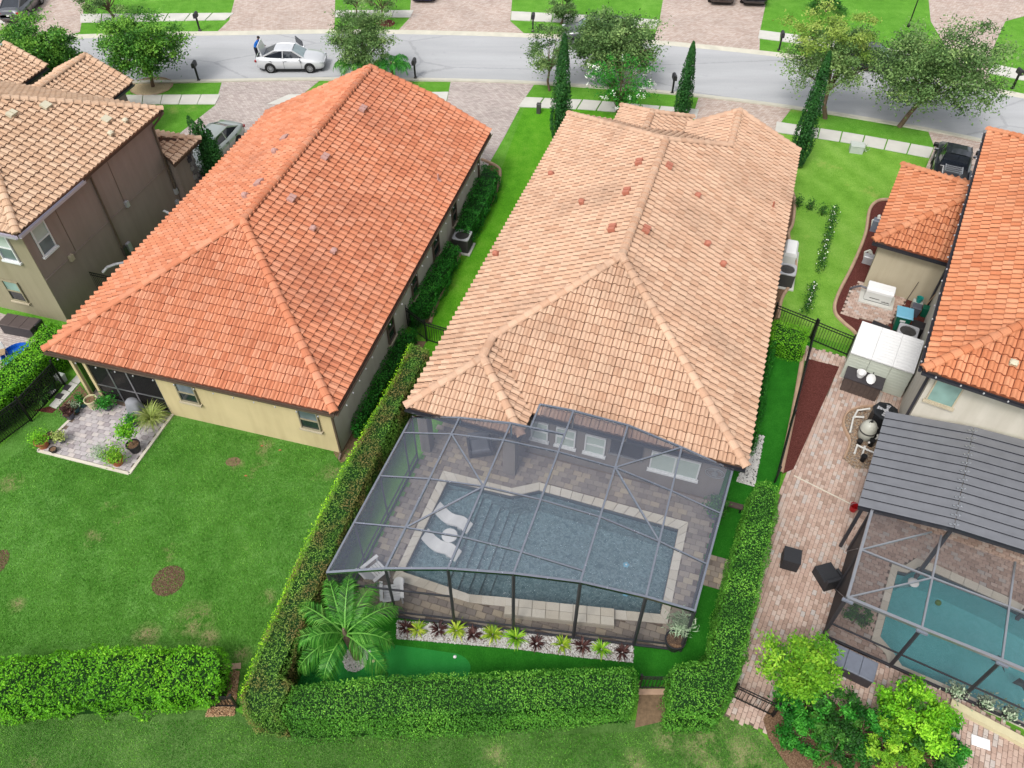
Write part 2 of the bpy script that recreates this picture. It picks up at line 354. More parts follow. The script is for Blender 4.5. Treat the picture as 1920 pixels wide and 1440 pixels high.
# walls
def stucco(name, c):
    t = NT('' + name); n = t.noise(.9, 5, .6); st = t.noise(1.0, 4, .6, vec=t.map((2.2, 2.2, .22)))
    q = t.mix(t.mrange(n, .3, .7), dk(c, .95), dk(c, 1.04)); q = t.mix(1.0, q, t.ramp(st, [(.3, (.9, .89, .87, 1)), (.6, (1.02,) * 3 + (1,))]), 'MULTIPLY')
    t.bump(t.noise(45, 3), .5, .01); return t.done(q, .92, 0, .15)
m['st_cream'] = stucco('stucco_cream', ALB(224, 206, 160)); m['st_side'] = stucco('stucco_side', ALB(222, 214, 198))
m['st_grey'] = stucco('stucco_taupe', ALB(166, 150, 142)); m['st_olive'] = stucco('stucco_olive', ALB(166, 158, 132))
m['st_main'] = stucco('stucco_main', ALB(146, 138, 132)); m['st_beige'] = stucco('stucco_beige', ALB(222, 216, 202))
m['st_sand'] = stucco('stucco_sand', ALB(206, 194, 168))
m['white'] = M('white_paint', ALB(246, 246, 246, 1.1), .5, 0, .03, 4); m['white_metal'] = M('white_metal', ALB(240, 242, 244, 1.05), .4, 0, .03, 5)
m['brown_metal'] = M('brown_gutter', ALB(112, 94, 82), .45, 0, .1, 4); m['black'] = M('black_metal', ALB(26, 26, 28, 1.2), .4, 0, .15, 6)
m['lilac_gutter'] = M('pale_gutter', ALB(206, 200, 214), .35, 0, .05, 4); m['dark_gutter'] = M('dark_gutter', ALB(58, 58, 66), .4, 0, .1, 4)
m['bronze'] = M('bronze_aluminium', ALB(214, 218, 228), .26, 1.0, .06, 5); m['alu'] = M('grey_aluminium', ALB(204, 206, 212), .3, .8, .06, 5)
m['bronze_dark'] = M('bronze_dark', ALB(70, 70, 76), .45, .3, .1, 5)
m['cable'] = M('brace_cable', ALB(120, 122, 128), .4, .5, .05, 5)
def m_glass(name, c, rough=.08):
    t = NT(name); n = t.noise(1.2, 2); return t.done(t.mix(t.mrange(n, .3, .7), dk(c, .7), dk(c, 1.2)), rough, 0, .9)
m['glass_dark'] = m_glass('glass_dark', ALB(44, 54, 58)); m['glass_mid'] = m_glass('glass_mid', ALB(120, 132, 140)); m['glass_teal'] = m_glass('glass_teal', ALB(150, 188, 178), .25)
m['blind'] = M('window_blind', ALB(196, 210, 202), .6, 0, .05, 3)
m['glass_car'] = m_glass('glass_car', ALB(38, 44, 54), .04); m['glass_shield'] = m_glass('glass_windscreen', ALB(150, 168, 172), .05)
def m_screen(name, c, a, rough=.8):
    t = NT(name); t.done(t.mix(t.noise(2.2, 4), dk(c, .85), dk(c, 1.15)), rough, 0, .3)
    tr = t.new('ShaderNodeBsdfTransparent'); mx = t.new('ShaderNodeMixShader'); t.set(mx.inputs[0], a)
    t.l.new(tr.outputs[0], mx.inputs[1]); t.l.new(t.b.outputs[0], mx.inputs[2]); t.l.new(mx.outputs[0], t.n['Material Output'].inputs[0]); return t.mat
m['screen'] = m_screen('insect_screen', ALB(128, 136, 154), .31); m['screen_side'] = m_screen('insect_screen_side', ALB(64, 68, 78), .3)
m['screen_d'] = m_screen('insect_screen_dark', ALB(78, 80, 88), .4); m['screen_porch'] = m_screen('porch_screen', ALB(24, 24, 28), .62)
m['privacy'] = m_screen('privacy_screen', ALB(40, 40, 46), .92)
def m_water(name, tint, rs=6, bump=1.0):
    t = NT(name); n = t.math('ADD', t.noise(rs, 3, .6, dist=1.2), t.math('MULTIPLY', t.noise(rs * 2.6, 3, .6, dist=.8), .5))
    bp = t.new('ShaderNodeBump'); bp.inputs['Strength'].default_value = bump; bp.inputs['Distance'].default_value = .06; t.l.new(n, bp.inputs['Height'])
    tr = t.new('ShaderNodeBsdfTransparent'); tr.inputs[0].default_value = tint
    gl = t.new('ShaderNodeBsdfGlossy'); gl.inputs['Roughness'].default_value = .06; gl.inputs[0].default_value = (1, 1, 1, 1); t.l.new(bp.outputs[0], gl.inputs['Normal'])
    fr = t.new('ShaderNodeFresnel'); fr.inputs['IOR'].default_value = 1.33; t.l.new(bp.outputs[0], fr.inputs['Normal'])
    mx = t.new('ShaderNodeMixShader'); t.l.new(t.math('MULTIPLY', fr.outputs[0], 2.6, True), mx.inputs[0]); t.l.new(tr.outputs[0], mx.inputs[1]); t.l.new(gl.outputs[0], mx.inputs[2])
    t.l.new(mx.outputs[0], t.n['Material Output'].inputs[0]); return t.mat
m['water'] = m_water('pool_water', (.75, .90, .925, 1)); m['water_d'] = m_water('pool_water_teal', (.72, .98, .98, 1), 7, .25)
def m_plaster(name, a, b, sc):
    t = NT(name); c = t.mix(t.mrange(t.noise(sc, 4, .7, dist=1.5), .35, .65), a, b); return t.done(c, .8, 0, .2)
m['plaster'] = m_plaster('pebble_ripple_plaster', ALB(138, 160, 168), ALB(214, 226, 230), 5); m['plaster_d'] = m_plaster('teal_plaster', ALB(150, 218, 224), ALB(170, 232, 238), 3)  # grey plaster mottled pale, the ripple light on water put into its colour
m['waterline'] = M('waterline_tile', ALB(70, 84, 92), .35, 0, .2, 12)
# vegetation
m['bark'] = M('bark', ALB(132, 112, 94), .95, 0, .25, 9, .8, 30, .1); m['bark_palm'] = M('palm_bark', ALB(132, 116, 98), .95, 0, .3, 14, 1, 24, .1)
def LF(name, a, b, c, rough=.55, patch=None): f = lambda q: (min(.9, q[0] * 1.7), min(.9, q[1] * 1.65), min(.9, q[2] * 1.7), 1); return m_leaf(name, f(a), f(b), f(c), rough, (f(patch[0]),) + tuple(patch[1:]) if patch else None)
m['lf_hedge'] = LF('hedge_leaf', ALB(34, 62, 20), ALB(86, 132, 44), ALB(140, 186, 74), patch=(ALB(120, 112, 62), 1.0, .46))
m['lf_hedge2'] = LF('hedge_leaf_green', ALB(26, 62, 16), ALB(76, 138, 40), ALB(136, 196, 70))
m['lf_sunlit'] = LF('hedge_leaf_sunlit', ALB(90, 160, 20), ALB(148, 210, 30), ALB(184, 232, 56))  # lime for a sunlit hedge edge, the light put into the colour
m['lf_bright'] = LF('bright_leaf', ALB(36, 88, 10), ALB(92, 162, 24), ALB(152, 212, 52))
m['lf_lime'] = LF('lime_leaf', ALB(50, 104, 20), ALB(104, 160, 34), ALB(164, 204, 64))
m['lf_tree'] = LF('tree_leaf', ALB(24, 62, 18), ALB(66, 122, 38), ALB(128, 178, 64)); m['lf_oak'] = LF('oak_leaf', ALB(44, 74, 34), ALB(92, 126, 68), ALB(146, 174, 104))
m['lf_yellow'] = LF('yellow_leaf', ALB(70, 106, 36), ALB(122, 150, 60), ALB(170, 188, 98)); m['lf_dark'] = LF('dark_leaf', ALB(16, 46, 14), ALB(40, 92, 28), ALB(84, 140, 50))
m['lf_shrub'] = LF('shrub_leaf', ALB(16, 64, 14), ALB(38, 118, 30), ALB(86, 168, 56)); m['lf_cyp'] = LF('cypress_leaf', ALB(18, 52, 20), ALB(36, 88, 34), ALB(74, 128, 56))
m['lf_palm'] = LF('palm_leaf', ALB(26, 74, 18), ALB(60, 126, 36), ALB(118, 176, 76), .45); m['lf_grey'] = LF('grey_green_leaf', ALB(96, 122, 92), ALB(142, 166, 132), ALB(196, 208, 178))
m['lf_red'] = LF('burgundy_leaf', ALB(40, 22, 22), ALB(68, 42, 40), ALB(106, 74, 66)); m['lf_gold'] = LF('golden_leaf', ALB(70, 112, 22), ALB(128, 160, 34), ALB(190, 202, 84))
m['lf_tuft'] = LF('ornamental_grass', ALB(92, 112, 44), ALB(148, 166, 84), ALB(196, 206, 136)); m['flower_white'] = LF('white_flower', ALB(226, 230, 214), ALB(240, 242, 230), ALB(250, 250, 244))
m['lf_ground'] = LF('grass_blade', ALB(34, 92, 16), ALB(76, 144, 38), ALB(136, 190, 80), .7)
# small things
m['terra'] = M('terracotta', ALB(190, 112, 76), .85, 0, .12, 6, .2); m['plastic_black'] = M('black_plastic', ALB(48, 46, 50), .5, 0, .15, 6); m['plastic_grey'] = M('grey_plastic', ALB(98, 100, 112), .5, 0, .1, 6)
m['plastic_cream'] = M('cream_glaze', ALB(226, 216, 176), .4, 0, .05, 6); m['plastic_teal'] = M('teal_glaze', ALB(60, 96, 104), .3, 0, .15, 6); m['plastic_pale'] = M('pale_plastic', ALB(206, 214, 206), .5, 0, .06, 6)
m['wicker'] = (lambda t: (t.bump(t.math('ADD', t.noise(60, 2, vec=t.map((1, .15, 1))), t.noise(60, 2, vec=t.map((.15, 1, 1)))), .6, .01), t.done(t.mix(t.noise(40, 3), ALB(34, 35, 38), ALB(66, 67, 72)), .6, 0, .3))[1])(NT('black_wicker'))
m['resin'] = M('grey_resin', ALB(122, 128, 142), .5, 0, .08, 7, .1); m['resin_dark'] = M('dark_resin', ALB(70, 66, 70), .5, 0, .12, 7); m['resin_brown'] = M('brown_resin', ALB(92, 80, 78), .6, 0, .1, 7)
m['shed'] = M('shed_vinyl', ALB(214, 220, 206), .5, 0, .03, 2); m['shed_roof'] = M('shed_roof_vinyl', ALB(244, 244, 244, 1.05), .45, 0, .03, 2)
m['gen'] = M('generator_shell', ALB(236, 238, 234), .4, 0, .03, 3); m['bin_green'] = M('bin_green', ALB(16, 108, 82), .45, 0, .08, 5); m['bin_lid'] = M('bin_lid_blue', ALB(128, 196, 224), .4, 0, .05, 4)
m['teal'] = M('teal_plastic', ALB(40, 160, 150), .4, 0, .06, 6); m['red'] = M('red_plastic', ALB(182, 22, 30), .35, 0, .08, 6); m['blue'] = M('blue_plastic', ALB(24, 104, 214), .35, 0, .08, 4)
m['ac_grey'] = M('condenser_grey', ALB(86, 84, 82), .5, .2, .12, 20); m['ac_top'] = M('condenser_top', ALB(206, 206, 210), .4, .2, .05, 8); m['heat'] = M('heater_black', ALB(36, 38, 42), .45, 0, .15, 8)
m['pvc'] = M('white_pipe', ALB(238, 236, 230), .4, 0, .03, 6); m['filter'] = M('filter_tank', ALB(206, 206, 194), .4, 0, .05, 4); m['wood_dark'] = M('dark_weathered_wood', ALB(92, 78, 72), .85, 0, .2, 9, .4)
m['cover'] = M('grey_cover', ALB(150, 152, 158), .8, 0, .1, 4); m['wood'] = M('pale_wood', ALB(178, 150, 116), .8, 0, .12, 8); m['emblem'] = M('emblem_metal', ALB(176, 178, 180), .4, .4, .1, 8)
m['hose'] = M('hose_green', ALB(40, 92, 60), .5); m['furn_grey'] = M('patio_cushion', ALB(120, 122, 130), .8, 0, .1, 6)
def m_paint(name, c, metal=.3):
    t = NT(name); n = t.noise(1.5, 3); t.done(t.mix(n, dk(c, .92), dk(c, 1.06)), .3, metal, .5); t.b.inputs['Coat Weight'].default_value = .8; t.b.inputs['Coat Roughness'].default_value = .05; return t.mat
m['p_silver'] = m_paint('paint_silver', ALB(230, 232, 236), .15); m['p_grey'] = m_paint('paint_grey', ALB(104, 106, 112), .5); m['p_sage'] = m_paint('paint_sage_silver', ALB(182, 190, 186), .3); m['p_blue'] = m_paint('paint_blue', ALB(28, 62, 158), .3)
m['p_black'] = m_paint('paint_black', ALB(52, 55, 66), .4); m['p_brownblack'] = m_paint('paint_dark_brown', ALB(58, 46, 46), .2); m['p_navy'] = m_paint('paint_navy', ALB(34, 38, 50), .3)
m['tyre'] = M('tyre_rubber', ALB(30, 30, 31), .85, 0, .1, 8); m['rim'] = M('alloy_rim', ALB(190, 192, 196), .3, .6, .05, 8); m['lamp_red'] = M('tail_lamp', ALB(170, 26, 34), .25, 0, .1, 6); m['lamp_clear'] = M('head_lamp', ALB(206, 212, 216), .15, .1, .05, 6)
m['trim'] = M('black_trim', ALB(24, 25, 28), .5, 0, .1, 6); m['plate'] = M('number_plate', ALB(226, 228, 224), .4, 0, .04, 6); m['chrome'] = M('bright_metal', ALB(210, 214, 220), .2, .8, .04, 6)
m['skin'] = M('skin', ALB(120, 80, 60), .6, 0, .06, 6); m['cloth_blue'] = M('blue_jersey', ALB(24, 116, 214), .85, 0, .12, 8); m['cloth_dark'] = M('dark_trousers', ALB(46, 46, 58), .9, 0, .1, 8); m['hair'] = M('dark_hair', ALB(38, 30, 28), .8)
m['sock'] = M('shoe_red', ALB(150, 60, 60), .7)
# ================================================================== ground, street, pavements
def sheet(name, poly, z, mat, kind='structure', parent=None):
    b = MB(); b.poly([(x, y, z) for x, y in (poly if area2(poly) > 0 else poly[::-1])]); return b.build(name, m[mat], parent, kind)
def pool_cut(px_list, z=0.0): return GP(px_list, z)
POOL_IN = GP([(839, 902), (960, 931), (1011, 920), (1272, 993), (1238, 1153), (1152, 1145), (950, 1122), (881, 1116), (840, 1102), (756, 1074)])
POOL_OUT = GP([(831, 884), (960, 917), (1011, 906), (1290, 981), (1251, 1171), (1151, 1162), (949, 1139), (880, 1131), (834, 1117), (736, 1087)])
PD_IN = GP([(1682, 1071), (1700, 1075), (1723, 1063), (1753, 1075), (1883, 1133), (1990, 1190), (2010, 1400), (1790, 1293), (1690, 1250), (1673, 1223), (1649, 1195)])
PD_OUT = GP([(1672, 1057), (1697, 1061), (1717, 1048), (1757, 1062), (1888, 1121), (2000, 1180), (2030, 1420), (1784, 1303), (1664, 1244), (1659, 1226), (1633, 1201)])
def ground_with_holes():                                    # one sheet to the horizon, open where the two pools are dug
    b = MB(); R = 420
    holes = [inset(POOL_IN, .01), inset(PD_IN, .01)]
    import bmesh
    bm = bmesh.new(); loops = [[(-R, -60), (R, -60), (R, R), (-R, R)]] + holes
    es = []
    for lp in loops:
        vs = [bm.verts.new((x, y, 0)) for x, y in lp]
        es += [bm.edges.new((vs[i - 1], vs[i])) for i in range(len(vs))]
    bmesh.ops.triangle_fill(bm, use_beauty=True, use_dissolve=False, edges=es, normal=(0, 0, 1))
    kill = [f for f in bm.faces if any(inside(f.calc_center_median()[:2], h) for h in holes)]
    bmesh.ops.delete(bm, geom=kill, context='FACES_ONLY')
    bmesh.ops.recalc_face_normals(bm, faces=bm.faces)
    for f in bm.faces:
        if f.normal.z < 0: f.normal_flip()
    me = bpy.data.meshes.new('ground'); bm.to_mesh(me); bm.free()
    link_mesh('ground', me, m['lawn'], None, 'structure')
ground_with_holes()
# street: near and far edge lines
NEAR = [(-420, 176), (-200, 164), (0, 156), (145, 152), (300, 150), (417, 148), (600, 145), (845, 147), (1000, 152), (1110, 159), (1280, 173), (1487, 198), (1693, 231), (1860, 264), (2050, 308), (2300, 372)]
FAR = [(-420, 94), (-200, 84), (0, 78), (130, 73), (300, 68), (450, 66), (627, 63), (800, 65), (973, 70), (1130, 77), (1280, 88), (1493, 111), (1670, 139), (1843, 170), (2050, 212), (2300, 268)]
near = smooth_line(GP(NEAR), 4); far = smooth_line(GP(FAR), 4)
sheet('street', near + far[::-1], .006, 'asphalt')
def band(line, d0, d1, z0, z1, name, mat, parent=None, kind='structure', flip=1):
    L = [Vector(p) for p in line]; out = []
    for i in range(len(L)):
        d = (L[min(i + 1, len(L) - 1)] - L[max(i - 1, 0)]).normalized(); out.append(Vector((-d.y, d.x)) * flip)
    b = MB()
    for i in range(len(L) - 1):
        P = [L[i] + out[i] * d0, L[i + 1] + out[i + 1] * d0, L[i + 1] + out[i + 1] * d1, L[i] + out[i] * d1]
        if flip < 0: P = P[::-1]
        hi = (z0, z0, z1, z1) if flip > 0 else (z1, z1, z0, z0)
        V = [(p.x, p.y, 0.0) for p in P] + [(p.x, p.y, h) for p, h in zip(P, hi)]
        b.add(V, [(4, 5, 6, 7), (0, 1, 5, 4), (2, 3, 7, 6), (1, 2, 6, 5), (3, 0, 4, 7)])
    return b.build(name, m[mat], parent, kind)
band(near, -.0, .5, .012, .1, 'kerb', 'kerb', flip=-1); band(far, -.0, .5, .012, .1, 'kerb', 'kerb', flip=1)
# driveways
DRV = [('drive', [(416, 154), (600, 151), (566, 178), (520, 250), (400, 420), (300, 420), (322, 262), (404, 197)]),
       ('drive', [(845, 153), (1002, 158), (985, 183), (944, 260), (898, 340), (820, 300), (838, 190)]),
       ('drive_pink', [(1310, 182), (1484, 204), (1456, 240), (1446, 300), (1330, 290), (1300, 215)]),
       ('drive_pink', [(1740, 246), (1870, 272), (1960, 300), (1930, 400), (1700, 400), (1742, 300), (1752, 276)]),
       ('drive_pink', [(-60, -40), (170, -60), (150, 60), (128, 68), (-60, 72)]),
       ('drive_pink', [(455, -60), (630, -60), (627, 57), (405, 62), (430, 38)]),
       ('drive_pink', [(775, -60), (965, -60), (957, 40), (985, 65), (745, 59), (768, 34)]),
       ('drive_pink', [(1253, -60), (1450, -60), (1425, 58), (1424, 97), (1224, 77), (1236, 42)]),
       ('drive_pink', [(1735, -60), (1960, -60), (1960, 20), (1885, 40), (1862, 90), (1852, 140), (1862, 164), (1800, 153), (1780, 100), (1745, 40)])]
for mat, px in DRV: sheet('driveway', GP(px), .012, mat)
# pavements of cast slabs, each slab a part
def walk(top, bot, n):
    p = thing('pavement', None, None); tag(p, kind='structure'); T, B = GP(top), GP(bot)
    def at(L, t):
        seg = [math.dist(L[i], L[i + 1]) for i in range(len(L) - 1)]; d = t * sum(seg)
        for i, s in enumerate(seg):
            if d <= s or i == len(seg) - 1: return Vector(L[i]).lerp(Vector(L[i + 1]), min(1, d / s))
            d -= s
    for k in range(n):
        a, c = k / n + .004, (k + 1) / n - .004
        q = [tuple(at(B, a)), tuple(at(B, c)), tuple(at(T, c)), tuple(at(T, a))]
        b = MB(); b.prism(q, -.02, .045 + random.uniform(-.006, .006)); b.build('slab', m['concrete'], p, 'structure')
walk([(232, 179), (414, 178)], [(232, 196), (404, 196)], 5)
walk([(540, 178), (842, 173)], [(500, 196), (838, 192)], 8)
walk([(984, 183), (1100, 188), (1312, 206)], [(970, 201), (1100, 206), (1306, 224)], 9)
walk([(1455, 229), (1600, 251), (1751, 278)], [(1452, 248), (1600, 270), (1743, 297)], 7)
walk([(-60, 32), (18, 27)], [(-60, 47), (10, 44)], 2)
walk([(150, 27), (440, 25)], [(150, 43), (424, 38)], 7)
walk([(629, 20), (776, 20)], [(628, 33), (770, 33)], 4)
walk([(958, 22), (1100, 29), (1238, 38)], [(957, 38), (1100, 45), (1230, 55)], 7)
walk([(1423, 57), (1600, 80), (1770, 110)], [(1420, 72), (1600, 96), (1776, 127)], 8)
walk([(1864, 121), (1990, 148)], [(1852, 137), (1990, 167)], 4)
# lawns of their own kind
sheet('lawn_back', GP([(-60, 900), (40, 800), (200, 700), (330, 770), (640, 850), (770, 680), (720, 800), (560, 1180), (480, 1325), (440, 1325), (-200, 1318), (-300, 1000)]), .004, 'lawn_back')
sheet('lawn_strip', [(-30, 4.0), (30, 4.0), (30, 6.4)] + GP([(1560, 1440), (1440, 1390), (1390, 1335), (1250, 1335), (1190, 1350), (520, 1370), (440, 1332), (0, 1330), (-400, 1330)]), .004, 'lawn_strip')
sheet('lawn_side', GP([(984, 201), (1100, 206), (1150, 216), (1150, 300), (1010, 520), (860, 760), (800, 660), (786, 590), (935, 330)]), .004, 'lawn_side')
sheet('lawn_right', GP([(1452, 249), (1600, 271), (1743, 298), (1705, 350), (1650, 430), (1600, 560), (1600, 650), (1440, 610), (1430, 420), (1446, 290)]), .004, 'lawn_right')
# beds with cast curbing
def curb(px, name='curbing', w=.16, h=.13, mat='curbing', closed=False, k=5):
    L = smooth_line(GP(px), k, closed); b = MB(); L3 = L + ([L[0]] if closed else [])
    Lv = [Vector(p) for p in L3]; n = len(Lv); R = []
    for i in range(n):
        d = (Lv[min(i + 1, n - 1)] - Lv[max(i - 1, 0)]) if not closed else (Lv[(i + 1) % (n - 1)] - Lv[(i - 1) % (n - 1)])
        d.normalize(); R.append(Vector((-d.y, d.x)))
    prof = [(-w / 2, 0), (-w / 2, h * .6), (-w * .25, h), (w * .25, h), (w / 2, h * .6), (w / 2, 0)]
    V = [(Lv[i].x + R[i].x * a, Lv[i].y + R[i].y * a, z) for i in range(n) for a, z in prof]; q = len(prof)
    F = [(i * q + j, i * q + j + 1, (i + 1) * q + j + 1, (i + 1) * q + j) for i in range(n - 1) for j in range(q - 1)]
    b.add(V, F); return b.build(name, m[mat], None, 'structure')
RB = [(1755, 372), (1700, 374), (1668, 375), (1645, 378), (1630, 395), (1622, 440), (1600, 495), (1570, 555), (1565, 585), (1580, 605), (1600, 622), (1612, 640)]
sheet('mulch_bed', smooth_line(GP(RB), 5) + GP([(1800, 700), (1760, 540), (1790, 420)]), .010, 'mulch'); curb(RB)
CB = [(1486, 362), (1490, 380), (1486, 420), (1478, 440), (1486, 470), (1492, 500), (1484, 530), (1466, 560), (1458, 600)]
sheet('mulch_bed', smooth_line(GP(CB), 5) + GP([(1440, 610), (1420, 500), (1460, 362)]), .010, 'mulch_brown'); curb(CB)
LB = [(903, 300), (930, 312), (938, 325), (930, 360), (905, 410), (893, 428), (884, 450)]
sheet('mulch_bed', smooth_line(GP(LB), 5) + GP([(870, 470), (830, 440), (880, 330)]), .010, 'mulch_brown'); curb(LB)
LB2 = [(862, 478), (830, 545), (812, 588), (806, 608)]
sheet('mulch_bed', GP(LB2) + GP([(770, 600), (800, 500), (840, 450)]), .010, 'mulch_brown'); curb(LB2)
sheet('mulch_bed', GP([(740, 640), (800, 640), (690, 830), (640, 870), (625, 850), (700, 720)]), .010, 'soil')
# tree rings and round patches in the lawn
def ring_bed(px, rx, ry, mat, label=None, edge=None, z=.012):
    c = G(*px); n = 28; P = [(c[0] + rx * math.cos(2 * math.pi * i / n) * (1 + .05 * math.sin(3 * i)), c[1] + ry * math.sin(2 * math.pi * i / n)) for i in range(n)]
    sheet('tree_bed', P, z, mat)
    if edge:
        b = MB(); Q = inset(P, -.06); b.ring(Q, P, 0, .05); b.build('bed_edging', m[edge], None, 'structure')
ring_bed((284, 162), 1.35, 1.2, 'bed_pale', edge='curbing')
ring_bed((722, 44), .75, .7, 'mulch'); ring_bed((316, 1089), .58, .62, 'mulch_dark'); ring_bed((-3, 1055), .34, .55, 'mulch_dark'); ring_bed((437, 866), .3, .24, 'soil')
# bare patches by the rear of the left lawn
for px, rx, ry in (((275, 1188), .34, .55), ((355, 1195), .2, .3), ((388, 1175), .3, .5), ((620, 880), .5, .3), ((220, 1176), .2, .25)): pass
# artificial turf round the screened pool and the putting green
TURF = GP([(780, 720), (690, 900), (640, 1080), (720, 1130), (1240, 1190), (1345, 915), (1380, 820), (1420, 640), (1522, 642), (1476, 820), (1462, 905), (1440, 980), (1345, 1240), (1262, 1275), (1195, 1305), (540, 1310), (510, 1240), (560, 1090), (680, 840)])
sheet('turf', TURF, .008, 'turf')
sheet('putting_green', smooth_line(GP([(560, 1310), (600, 1222), (690, 1206), (760, 1212), (830, 1222), (862, 1228), (880, 1243), (880, 1262), (860, 1290), (700, 1320)]), 6, True), .012, 'putting')
# ================================================================== clay tile roofs
TW, TC, TL, TT = .315, .365, .43, .055                      # tile width, course, length, butt step
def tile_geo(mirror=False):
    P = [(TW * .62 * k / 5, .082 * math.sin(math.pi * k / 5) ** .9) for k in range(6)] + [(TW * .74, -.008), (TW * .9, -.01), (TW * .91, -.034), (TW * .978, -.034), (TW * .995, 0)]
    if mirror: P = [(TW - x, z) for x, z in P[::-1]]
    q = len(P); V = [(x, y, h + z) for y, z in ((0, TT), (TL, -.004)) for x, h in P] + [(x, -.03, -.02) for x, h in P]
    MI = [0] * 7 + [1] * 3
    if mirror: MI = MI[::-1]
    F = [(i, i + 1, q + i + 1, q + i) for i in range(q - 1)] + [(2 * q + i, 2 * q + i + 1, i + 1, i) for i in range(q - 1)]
    return np.array(V), F, MI + [1] * (q - 1)              # the interlock groove and the open butt take the painted shade colour
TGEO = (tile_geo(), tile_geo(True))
def clip_poly(pts, poly2, pos):                            # pts: list of 3D; clip against convex 2D polygon on (x,y)
    out = pts
    for i in range(len(poly2)):
        (x1, y1), (x2, y2) = poly2[i - 1], poly2[i]; nx, ny = -(y2 - y1), (x2 - x1); res = []
        if not out: return out
        dd = [(p[0] - x1) * nx + (p[1] - y1) * ny for p in out]
        for j in range(len(out)):
            a, b, da, db = out[j - 1], out[j], dd[j - 1], dd[j]
            if (da >= 0) != (db >= 0):
                t = da / (da - db); res.append(tuple(a[k] + (b[k] - a[k]) * t for k in range(3)))
            if db >= 0: res.append(b)
        out = res
    return out
TILE_ME = {}
def tile_slopes(roof, slopes, mat, n_ind=300, skip=None):
    """slopes: (eave point, eave direction, polygons); each polygon convex, 3D, in the frame of the roof's thing.  The nearest whole
    tiles become pieces of their own, the rest and the cut ones one mesh."""
    o = ORG[roof]; whole, FV, FF, FT, FM = [], [], [], [], []
    for (O, E, polys) in slopes:
        O = Vector(O); e = Vector(E).normalized()
        pl = [Vector(p) for p in polys[0]]; n = (pl[1] - pl[0]).cross(pl[2] - pl[0]).normalized()
        if n.z < 0: n = -n
        s = n.cross(e).normalized()
        if s.z < 0: e = -e; s = n.cross(e).normalized()
        mir = 1 if e.y < -.5 else 0; TV, TF, TMI = TGEO[mir]
        for poly in polys:
            P2 = [((Vector(p) - O).dot(e), (Vector(p) - O).dot(s)) for p in poly]
            if area2(P2) < 0: P2 = P2[::-1]
            x0, x1 = min(p[0] for p in P2), max(p[0] for p in P2); y0, y1 = min(p[1] for p in P2), max(p[1] for p in P2)
            for j in range(math.floor(y0 / TC) - 1, math.ceil(y1 / TC) + 1):
                for i in range(math.floor(x0 / TW) - 1, math.ceil(x1 / TW) + 1):
                    bx, by = i * TW, j * TC
                    cs = [(bx, by), (bx + TW, by), (bx + TW, by + TC), (bx, by + TC)]
                    ins = [inside(c, P2) for c in cs]
                    base = O + e * bx + s * by
                    if all(ins): whole.append((base, e, s, n, mir))
                    elif any(ins) or inside((bx + TW / 2, by + TC / 2), P2):
                        V = TV + np.array((bx, by, 0)); t = random.random()
                        ext = P2
                        for f, mi_ in zip(TF, TMI):
                            q = clip_poly([tuple(V[k]) for k in f], ext, None)
                            if len(q) >= 3:
                                k0 = len(FV)
                                for p in q: w = O + e * p[0] + s * p[1] + n * (p[2] + .02); FV.append((w.x - o[0], w.y - o[1], w.z - o[2]))
                                FF.append(tuple(range(k0, k0 + len(q)))); FT.append(t); FM.append(mi_)
    Mw = roof.parent.matrix_basis if roof.parent else Matrix()
    def camd(b): return ((Mw @ (Vector(b) - Vector(o))) - Vector(cam.location)).length
    whole.sort(key=lambda w: camd(w[0]) if -1.2 < 0 else 0)
    for mir in (0, 1):
        if (mat, mir) in TILE_ME: continue
        TV, TF, TMI = TGEO[mir]
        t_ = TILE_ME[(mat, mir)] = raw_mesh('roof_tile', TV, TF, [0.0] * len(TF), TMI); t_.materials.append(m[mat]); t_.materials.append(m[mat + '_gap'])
    def jit(): return random.gauss(0, .004)
    for k, (b, e, s, n, mir) in enumerate(whole):
        TV, TF, TMI = TGEO[mir]
        b = b - Vector(o) + n * .02
        if skip: pass
        if k < n_ind:
            t = bpy.data.objects.new('roof_tile', TILE_ME[(mat, mir)]); COL.objects.link(t); t.parent = roof; ORG[t] = o
            t.matrix_local = Matrix(((e.x, s.x, n.x, b.x + e.x * jit()), (e.y, s.y, n.y, b.y + e.y * jit()), (e.z, s.z, n.z, b.z + jit()), (0, 0, 0, 1)))
        else:
            R = np.array([e, s, n]); k0 = len(FV); W = TV @ R + np.array(b) + np.array(n) * jit() + np.array(e) * jit()
            FV += W.tolist(); FF += [tuple(i + k0 for i in f) for f in TF]; FT += [random.random()] * len(TF); FM += TMI
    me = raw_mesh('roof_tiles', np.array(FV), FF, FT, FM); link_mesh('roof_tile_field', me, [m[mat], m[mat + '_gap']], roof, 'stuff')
CAP_ME = {}
def cap_geo(w=.17, L=.44, h=.12):
    V, q = [], 7
    for y, k, dz in ((0, 1.12, .03), (L, .9, 0)):
        for i in range(q): a = math.pi * i / (q - 1); V.append((math.cos(a) * w * k, y, math.sin(a) * h * k - .03 + dz))
    V += [(math.cos(math.pi * i / (q - 1)) * w, .003, math.sin(math.pi * i / (q - 1)) * h * .75 - .05) for i in range(q)]
    return V, [(i, i + q, i + q + 1, i + 1) for i in range(q - 1)] + [(2 * q + i + 1, 2 * q + i, i, i + 1) for i in range(q - 1)]
